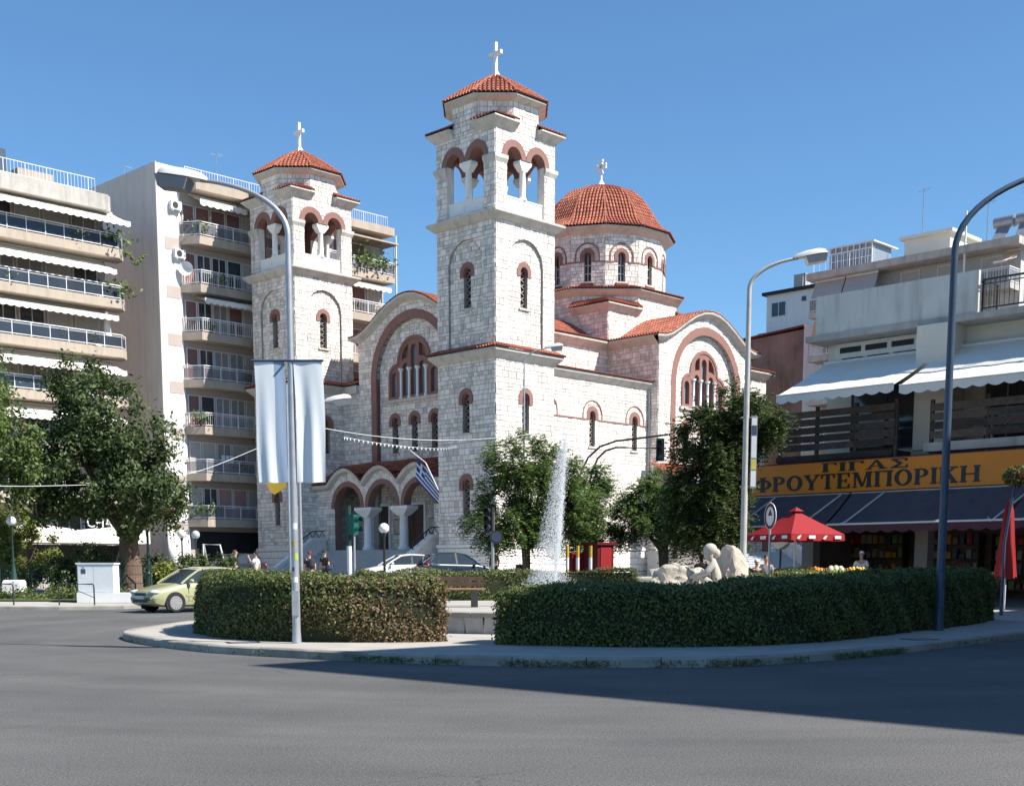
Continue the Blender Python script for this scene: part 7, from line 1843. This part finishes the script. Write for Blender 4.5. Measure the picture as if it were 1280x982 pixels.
        f = pil[0]; zr = lerp_tab(rl, f); z0 = lerp_tab(zt, f); m = MB(); m.add([(X(f - .05), sg * (wz(f, z0) + .012), z0 - .02), (X(f + .05), sg * (wz(f, z0) + .012), z0 - .02), (X(f + .05), sg * (wz(f, zr) + .014), zr - .03), (X(f - .04), sg * (wz(f, zr) + .014), zr - .03)], [(0, 1, 2, 3)]); m.build("door_pillar", TRIM, t)
        w = lerp_tab(wt, .2); zz = lerp_tab(zt, .3) - .09
        m = MB(); m.ball((X(.2), sg * (w - .16), zz), 1, 12, 0, (.22, .18, .085)); m.build("headlight", HEADL, t, 60)
        m = MB(); m.ball((X(Lc - .09), sg * (lerp_tab(wt, Lc - .1) - .1), lerp_tab(zt, Lc - .2) - .12), 1, 10, 0, (.1, .11, .13)); m.build("tail_light", TAILL, t, 60)
        m = MB(); m.ball((X(rl[0][0] + .32), sg * (lerp_tab(wt, 1.3) + .08), lerp_tab(zt, 1.3) + .06), 1, 10, 0, (.07, .1, .07)); m.build("mirror", paint, t, 60)
        m = MB(); m.box(X(pil[0] + .0) + .02, X(pil[0] - .2), *sorted((sg * (lerp_tab(wt, 2) - .01), sg * (lerp_tab(wt, 2) + .015))), .74, .77); m.build("door_handle", TRIM, t)
        m = MB()
        for f in (rl[0][0] + .25, pil[0] + .06): m.box(X(f) - .006, X(f) + .006, *sorted((sg * (lerp_tab(wt, f) - .02), sg * (lerp_tab(wt, f) + .0025))), .34, lerp_tab(zt, f) - .12)
        m.build("door_gap", TRIM, t)
        m = MB(); m.box(X(ax[1] - rw - .08), X(ax[0] + rw + .08), *sorted((sg * (lerp_tab(wt, 2) - .03), sg * (lerp_tab(wt, 2) + .012))), .50, .56); m.build("side_strip", TRIM if kind != "hatch" else paint, t)
        for fx in ax:
            y = sg * (lerp_tab(wt, fx) + .002); fr = Frame((X(fx), y, rw), (1, 0, 0), (0, sg, 0)); m = MB()
            A = [(1.15 * rw * math.cos(a * math.pi / 14), 1.15 * rw * math.sin(a * math.pi / 14)) for a in range(-3, 18)]; m.prism(A, fr, -.06, .006); m.build("wheel_arch", TRIM, t)
            m = MB(); N_ = 24
            for d, r_ in ((-.2, rw * .86), (-.18, rw), (-.01, rw), (.015, rw * .93), (.012, rw * .7)):
                for a in range(N_): m.v.append(tuple(fr(r_ * math.cos(a * 2 * math.pi / N_), r_ * math.sin(a * 2 * math.pi / N_), d)))
            for i in range(4):
                for a in range(N_): m.f.append([i * N_ + a, i * N_ + (a + 1) % N_, (i + 1) * N_ + (a + 1) % N_, (i + 1) * N_ + a]); m.m.append(0); m.t.append(1.)
            m.f.append([4 * N_ + a for a in range(N_)]); m.m.append(0); m.t.append(1.)
            wh_ = m.build("wheel", TYRE, t, 40)
            m = MB(); m.prism([(rw * .2 * math.cos(a * math.pi / 6), rw * .2 * math.sin(a * math.pi / 6)) for a in range(12)], fr, .01, .03)
            for a in range(12):
                c, s = math.cos(a * math.pi / 6), math.sin(a * math.pi / 6); q = .09 * rw; m.prism([(rw * .18 * c - q * s, rw * .18 * s + q * c), (rw * .18 * c + q * s, rw * .18 * s - q * c), (rw * .66 * c + q * 1.3 * s, rw * .66 * s - q * 1.3 * c), (rw * .66 * c - q * 1.3 * s, rw * .66 * s + q * 1.3 * c)], fr, .012, .024)
            m.prism([(rw * .72 * math.cos(a * math.pi / 12), rw * .72 * math.sin(a * math.pi / 12)) for a in range(24)], fr, .008, .022, [[(rw * .62 * math.cos(a * math.pi / 12), rw * .62 * math.sin(a * math.pi / 12)) for a in range(24)]])
            m.build("rim", RIM, wh_)
    m = MB(); m.box(X(.02), X(-.012), -.34, .34, .53, .61); m.build("grille", TRIM, t); m = MB(); m.box(X(.04), X(-.015), -.45, .45, .31, .40); m.build("air_intake", TRIM, t)
    m = MB(); m.box(X(.0), X(-.03), -.26, .26, .42, .52); m.build("number_plate", PLATE, t)
    m = MB(); m.box(X(Lc + .03), X(Lc - .02), -.26, .26, .55, .66); m.build("number_plate", PLATE, t)
    return t
GREENP = mat("pale_green_paint", (.35, .36, .20), .35, .03, 1, coat=.8); WHITEP = mat("white_paint", (.78, .78, .78), .35, .02, 1, coat=.8); BLUEP = mat("dark_blue_paint", (.012, .03, .06), .3, .05, 1, coat=1.); BLACKP = mat("black_paint", (.012, .012, .013), .3, .05, 1, coat=1.)
H_ = math.atan2(-.712, -.702); wv = at(219, 765, 40.6); hv = Vector((-.702, -.712)); lv = Vector((.712, -.702))
c_ = Vector((wv.x, 40.6)) - hv * 1.1 - lv * .74
car("pale green hatchback parked at the kerb left of the hedge", (c_.x, c_.y, gz(c_.y)), H_, GREENP)
q = at(500, 705, 65.5); car("white car parked in front of the church steps", (q.x, 65.5, gz(65.5)), H_ - .42, WHITEP, "sedan")
q = at(573, 705, 65); car("dark blue hatchback parked in front of the nearer tower", (q.x, 65, gz(65)), H_ + math.pi - .35, BLUEP, "mpv")
q = at(290, 705, 68); car("black car parked far behind the bushes", (q.x, 68, gz(68)), H_ + .3, BLACKP, "sedan")
# ============================================================ people and statue
PEND = []
def skin_obj(name, V, E, mt, parent, sub=2, fat=None):
    me = bpy.data.meshes.new(name); me.from_pydata([v[:3] for v in V], E, []); o = bpy.data.objects.new(name + "_tmp", me); COL.objects.link(o)
    md = o.modifiers.new("skin", 'SKIN'); md.use_smooth_shade = True; md.branch_smoothing = .6
    for i, sv_ in enumerate(me.skin_vertices[0].data): r_ = V[i][3] if not fat or V[i][3] in (.013, .012) else (tuple(a * fat for a in V[i][3]) if isinstance(V[i][3], tuple) else V[i][3] * fat); sv_.radius = r_ if isinstance(r_, tuple) else (r_, r_); sv_.use_root = (i == 0)
    s = o.modifiers.new("sub", 'SUBSURF'); s.levels = sub; s.render_levels = sub
    PEND.append((o, name, mt, parent))
def flush():
    dg = bpy.context.evaluated_depsgraph_get(); dg.update(); res = []
    for o, name, mt, parent in PEND: res.append((bpy.data.meshes.new_from_object(o.evaluated_get(dg)), name, mt, parent))
    for o, *_ in PEND: bpy.data.objects.remove(o)
    for me, name, mt, parent in res:
        me.materials.clear(); me.materials.append(mt); ob = bpy.data.objects.new(name, me); COL.objects.link(ob); ob.parent = parent
    PEND.clear()
SKIN = mat("skin", (.46, .27, .19), .6, .08, 5)
def cloth_mat(name, c): return mat(name, c, .85, .12, 8)
def person(label, loc, heading, shirt, trousers, hair, stride=.6, swing=.6, shoes=None, long_sleeve=False, bent=None, sc=1., cap=None, extra=None):
    """walking or standing figure facing +Y, joints as connected edges"""
    t = thing("person", label, "person", loc, heading, "people"); t.scale = (sc, sc, sc)
    V = []; E = []; I = {}
    def add(k, p, r, par=None):
        V.append((*p, r)); I[k] = len(V) - 1
        if par is not None: E.append((I[par], I[k]))
    add("pel", (0, 0, .96), (.145, .10)); add("sp", (0, .01, 1.12), (.135, .095), "pel"); add("ch", (0, .0, 1.31), (.165, .11), "sp"); add("nb", (0, -.005, 1.44), (.075, .065), "ch"); add("nk", (0, .01, 1.51), .052, "nb"); add("hb", (0, .025, 1.58), (.072, .085), "nk"); add("hd", (0, .02, 1.66), (.08, .098), "hb"); add("ht", (0, .005, 1.735), (.055, .065), "hd")
    for sg, s in ((-1, "l"), (1, "r")):
        k = stride * sg
        add("hip" + s, (sg * .09, 0, .88), .088, "pel"); add("kn" + s, (sg * .095, .05 + .17 * k, .50), .056, "hip" + s); add("an" + s, (sg * .095, .30 * k - .03, .09 + .05 * max(0, -k)), .038, "kn" + s); add("to" + s, (sg * .105, .30 * k + .13, .035 + .02 * max(0, -k)), (.036, .028), "an" + s)
        w = -swing * sg; ez = bent[s] if bent and s in bent else None
        add("sh" + s, (sg * .175, 0, 1.40), .058, "ch")
        if ez: el, wr = ez
        else: el = (sg * .225, .10 * w - .03, 1.13); wr = (sg * .225, .20 * w + .06, .89)
        add("el" + s, el, .042, "sh" + s); add("wr" + s, wr, .030, "el" + s)
        d = (Vector(wr) - Vector(el)).normalized(); pm = Vector(wr) + d * .075; add("pm" + s, pm, (.034, .022), "wr" + s)
        f = Vector((0, 1, 0)) if abs(d.y) < .8 else Vector((0, 0, 1)); f = (f - d * f.dot(d)).normalized(); cu_ = Vector((-sg, 0, 0))
        for q in range(4):
            b = pm + f * (.03 - .02 * q); ln = (.085, .095, .09, .07)[q]; add("f%d%s" % (q, s), b + d * ln * .5 + cu_ * .006, .0095, "pm" + s); add("g%d%s" % (q, s), b + d * ln + cu_ * .028, .0085, "f%d%s" % (q, s))
        add("t0" + s, Vector(wr) + d * .05 + f * .045, .0105, "wr" + s); add("t1" + s, Vector(wr) + d * .09 + f * .055 + cu_ * .012, .0095, "t0" + s)
    skin_obj("body", V, E, SKIN, t, 2)
    def sub_(keys, grow, mt, name, cut=()):
        V2_ = []; E2_ = []; J = {}
        for k in keys:
            v = V[I[k]]; r_ = v[3]; r_ = tuple(a + grow for a in r_) if isinstance(r_, tuple) else r_ + grow; J[k] = len(V2_); V2_.append((v[0], v[1], v[2], r_))
        inv = {i: k for k, i in I.items()}
        for a, b in E:
            if inv[a] in J and inv[b] in J: E2_.append((J[inv[a]], J[inv[b]]))
        for a, b, fr_ in cut:
            p = Vector(V[I[a]][:3]).lerp(Vector(V[I[b]][:3]), fr_); V2_.append((*p, .055 + grow)); E2_.append((J[a], len(V2_) - 1))
        skin_obj(name, V2_, E2_, mt, t, 2)
    arms_ = ["el" + s for s in "lr"] + ["wr" + s for s in "lr"] if long_sleeve else []
    sub_(["pel", "sp", "ch", "nb", "shl", "shr"] + arms_, .018, shirt, "shirt", [] if long_sleeve else [("sh" + s, "el" + s, .75) for s in "lr"])
    sub_(["pel"] + [k + s for s in "lr" for k in ("hip", "kn", "an")], .016, trousers, "trousers")
    m = MB()
    for s in "lr":
        a = Vector(V[I["an" + s]][:3]); b = Vector(V[I["to" + s]][:3]); m.tube([a + Vector((0, -.06, -.05)), a + Vector((0, .0, -.035)), b + Vector((0, -.03, .0)), b + Vector((0, .05, -.01))], [.03, .048, .045, .02], 8)
    m.build("shoes", shoes or TRIM, t, 60)
    m = MB(); n = 12
    for i in range(7):
        th = i / 6 * 1.45; 
        for j in range(n): a = j * 2 * math.pi / n; m.v.append((.092 * math.sin(th) * math.cos(a) * 1.0, .002 + .112 * math.sin(th) * math.sin(a) - (.018 if i > 3 else 0), 1.672 + .098 * math.cos(th) - (.05 if i == 6 and math.sin(a) < .3 else 0)))
    for i in range(6):
        for j in range(n): m.f.append([i * n + j, i * n + (j + 1) % n, (i + 1) * n + (j + 1) % n, (i + 1) * n + j]); m.m.append(0); m.t.append(1.)
    m.build("cap" if cap else "hair", cap or hair, t, 60)
    m = MB(); m.ball((0, .125, 1.635), .016, 6, 0, (.8, 1.2, 1.4)); m.ball((-.082, .02, 1.645), .02, 6, 0, (.5, 1, 1.5)); m.ball((.082, .02, 1.645), .02, 6, 0, (.5, 1, 1.5)); m.build("nose_and_ears", SKIN, t, 60)
    m = MB(); m.ball((-.032, .105, 1.665), .011, 6); m.ball((.032, .105, 1.665), .011, 6); m.box(-.025, .025, .104, .112, 1.592, 1.60); m.build("eyes_and_mouth", TRIM, t)
    return t
HAIRD = mat("dark_hair", (.02, .015, .012), .7, .2, 9); HAIRB = mat("brown_hair", (.08, .045, .025), .7, .2, 9)
C_W = cloth_mat("white_cloth", (.70, .70, .72)); C_K = cloth_mat("black_cloth", (.02, .02, .024)); C_G = cloth_mat("grey_cloth", (.30, .31, .34)); C_N = cloth_mat("navy_cloth", (.03, .04, .09)); C_T = cloth_mat("tan_cloth", (.42, .36, .28)); C_R = cloth_mat("maroon_cloth", (.15, .03, .03)); C_BR = cloth_mat("brown_cloth", (.10, .075, .06))
def ppos(px, Y, dz=0): q = at(px, 700, Y); return (q.x, Y, gz(Y) + dz)
person("walking man in a white T-shirt with a hand raised to his face", ppos(320, 56), R(80), C_W, C_G, HAIRD, .8, .5, bent={"l": ((-.24, .10, 1.20), (-.12, .26, 1.46))})
person("person in black top, half hidden by the bushes left of the white T-shirt man", ppos(294, 60), R(-60), C_K, C_N, HAIRB, .4, .6)
bp = person("man in black T-shirt carrying a black backpack, near the church steps", ppos(387, 56), R(20), C_K, C_T, HAIRB, .6, .6, cap=C_R)
def bag(name, label, px, Y, z, sz, rz, mt, dx=0):
    q = at(px, 700, Y); t = thing(name, label, "bag", (q.x + dx, Y, gz(Y) + z), rz); m = MB(); m.ball((0, 0, 0), 1, 12, 0, (sz[0], sz[1], sz[2])); m.build("bag_body", mt, t, 60)
    m = MB()
    for s in (-1, 1): m.tube([(s * sz[0] * .6, sz[1] * .6, sz[2] * .7), (s * sz[0] * .7, sz[1] * 1.7, sz[2] * 1.0), (s * sz[0] * .7, sz[1] * 2.6, sz[2] * .3), (s * sz[0] * .6, sz[1] * .8, -sz[2] * .6)], .018, 6)
    m.build("strap", mt, t); m = MB(); m.ball((0, -sz[1] * .75, -sz[2] * .3), 1, 10, 0, (sz[0] * .7, sz[1] * .5, sz[2] * .45)); m.build("pocket", mt, t, 60)
q = ppos(387, 56); bag("backpack", "black backpack on the back of the man in black T-shirt", 387, 56 - .2, 1.22, (.16, .12, .25), R(20), C_K, .07)
person("man dressed in black walking to the steps with a side bag", ppos(406, 60), R(-15), C_K, C_K, HAIRD, .7, .5, long_sleeve=False)
bag("shoulder_bag", "dark shoulder bag at the hip of the man dressed in black", 411, 59.9, .95, (.2, .1, .14), R(-15), C_N)
person("person in brown standing at the foot of the nearer tower", ppos(618, 64), R(160), C_BR, C_BR, HAIRD, .15, .1, long_sleeve=True)
person("person in navy top behind the seated statue", ppos(877, 47), R(170), C_N, C_N, HAIRD, .2, .2)
person("left one of the two dark heads behind the tall rock", ppos(901, 48), R(150), C_K, C_N, HAIRD, .2, .2)
person("right one of the two dark heads behind the tall rock", ppos(911, 48.6), R(200), C_G, C_N, HAIRD, .2, .2, sc=.97)
person("shopkeeper in white top under the plum awning", ppos(1077, 45, .14), R(150), C_W, C_K, HAIRD, .1, .2, cap=C_W, bent={"r": ((.26, .02, 1.16), (.16, .24, 1.12))})
person("person with white cap in the shade left of the red parasol", ppos(946, 44, .0), R(190), C_K, C_N, HAIRD, .1, .2, cap=C_W, sc=.93)
person("grey clothed person in the shade under the red parasol", ppos(958, 45, .0), R(170), C_G, C_K, HAIRB, .2, .2)
# seated stone figure facing left, arms round the drawn-up knees
ST = mat("statue_stone", (.42, .385, .33), .85, .08, 3, .3, 14)
t = thing("statue", "pale stone statue of a seated figure hugging its knees among the rocks", "statue", (at(889, 700, 32.6).x + .16, 32.6, PLZ + .26), R(82)); t.scale = (1.1, 1.1, 1.1)
V = []; E = []; I = {}
def add(k, p, r, par=None):
    V.append((*p, r)); I[k] = len(V) - 1
    if par is not None: E.append((I[par], I[k]))
add("pel", (0, 0, .16), (.19, .17)); add("sp", (0, -.02, .38), (.17, .14), "pel"); add("ch", (0, .06, .64), (.20, .14), "sp"); add("nb", (0, .13, .80), (.09, .08), "ch"); add("nk", (0, .16, .85), .085, "nb"); add("hb", (0, .19, .91), (.10, .11), "nk"); add("hd", (0, .19, 1.0), (.105, .125), "hb"); add("ht", (0, .17, 1.10), (.075, .085), "hd")
for sg, s in ((-1, "l"), (1, "r")):
    add("hip" + s, (sg * .12, .06, .15), .12, "pel"); add("kn" + s, (sg * .13, .46, .50), .085, "hip" + s); add("an" + s, (sg * .12, .52, .04), .055, "kn" + s); add("to" + s, (sg * .13, .70, -.02), (.05, .035), "an" + s)
    add("sh" + s, (sg * .23, .07, .74), .075, "ch"); add("el" + s, (sg * .30, .26, .50), .055, "sh" + s); add("wr" + s, (sg * .12, .56, .42), .042, "el" + s); add("pm" + s, (sg * .03, .60, .40), (.04, .025), "wr" + s)
    for q in range(4): add("f%d%s" % (q, s), (sg * -.02, .615, .43 - .022 * q), .013, "pm" + s); add("g%d%s" % (q, s), (sg * -.06, .60, .42 - .022 * q), .012, "f%d%s" % (q, s))
    add("t" + s, (sg * .02, .58, .46), .013, "wr" + s)
skin_obj("figure", V, E, ST, t, 2, 1.3)
m = MB(); m.ball((0, .17, 1.03), 1, 14, 0, (.15, .165, .15)); m.ball((0, .03, .95), 1, 10, 0, (.10, .10, .11)); m.build("hair", ST, t, 60)
m = MB(); m.ball((0, .345, .97), .028, 6, 0, (.8, 1, 1.4)); m.build("nose", ST, t, 60)
m = MB(); m.box(-.33, .33, -.25, .62, -.3, -.0); m.build("plinth", ROCK, t)
flush()
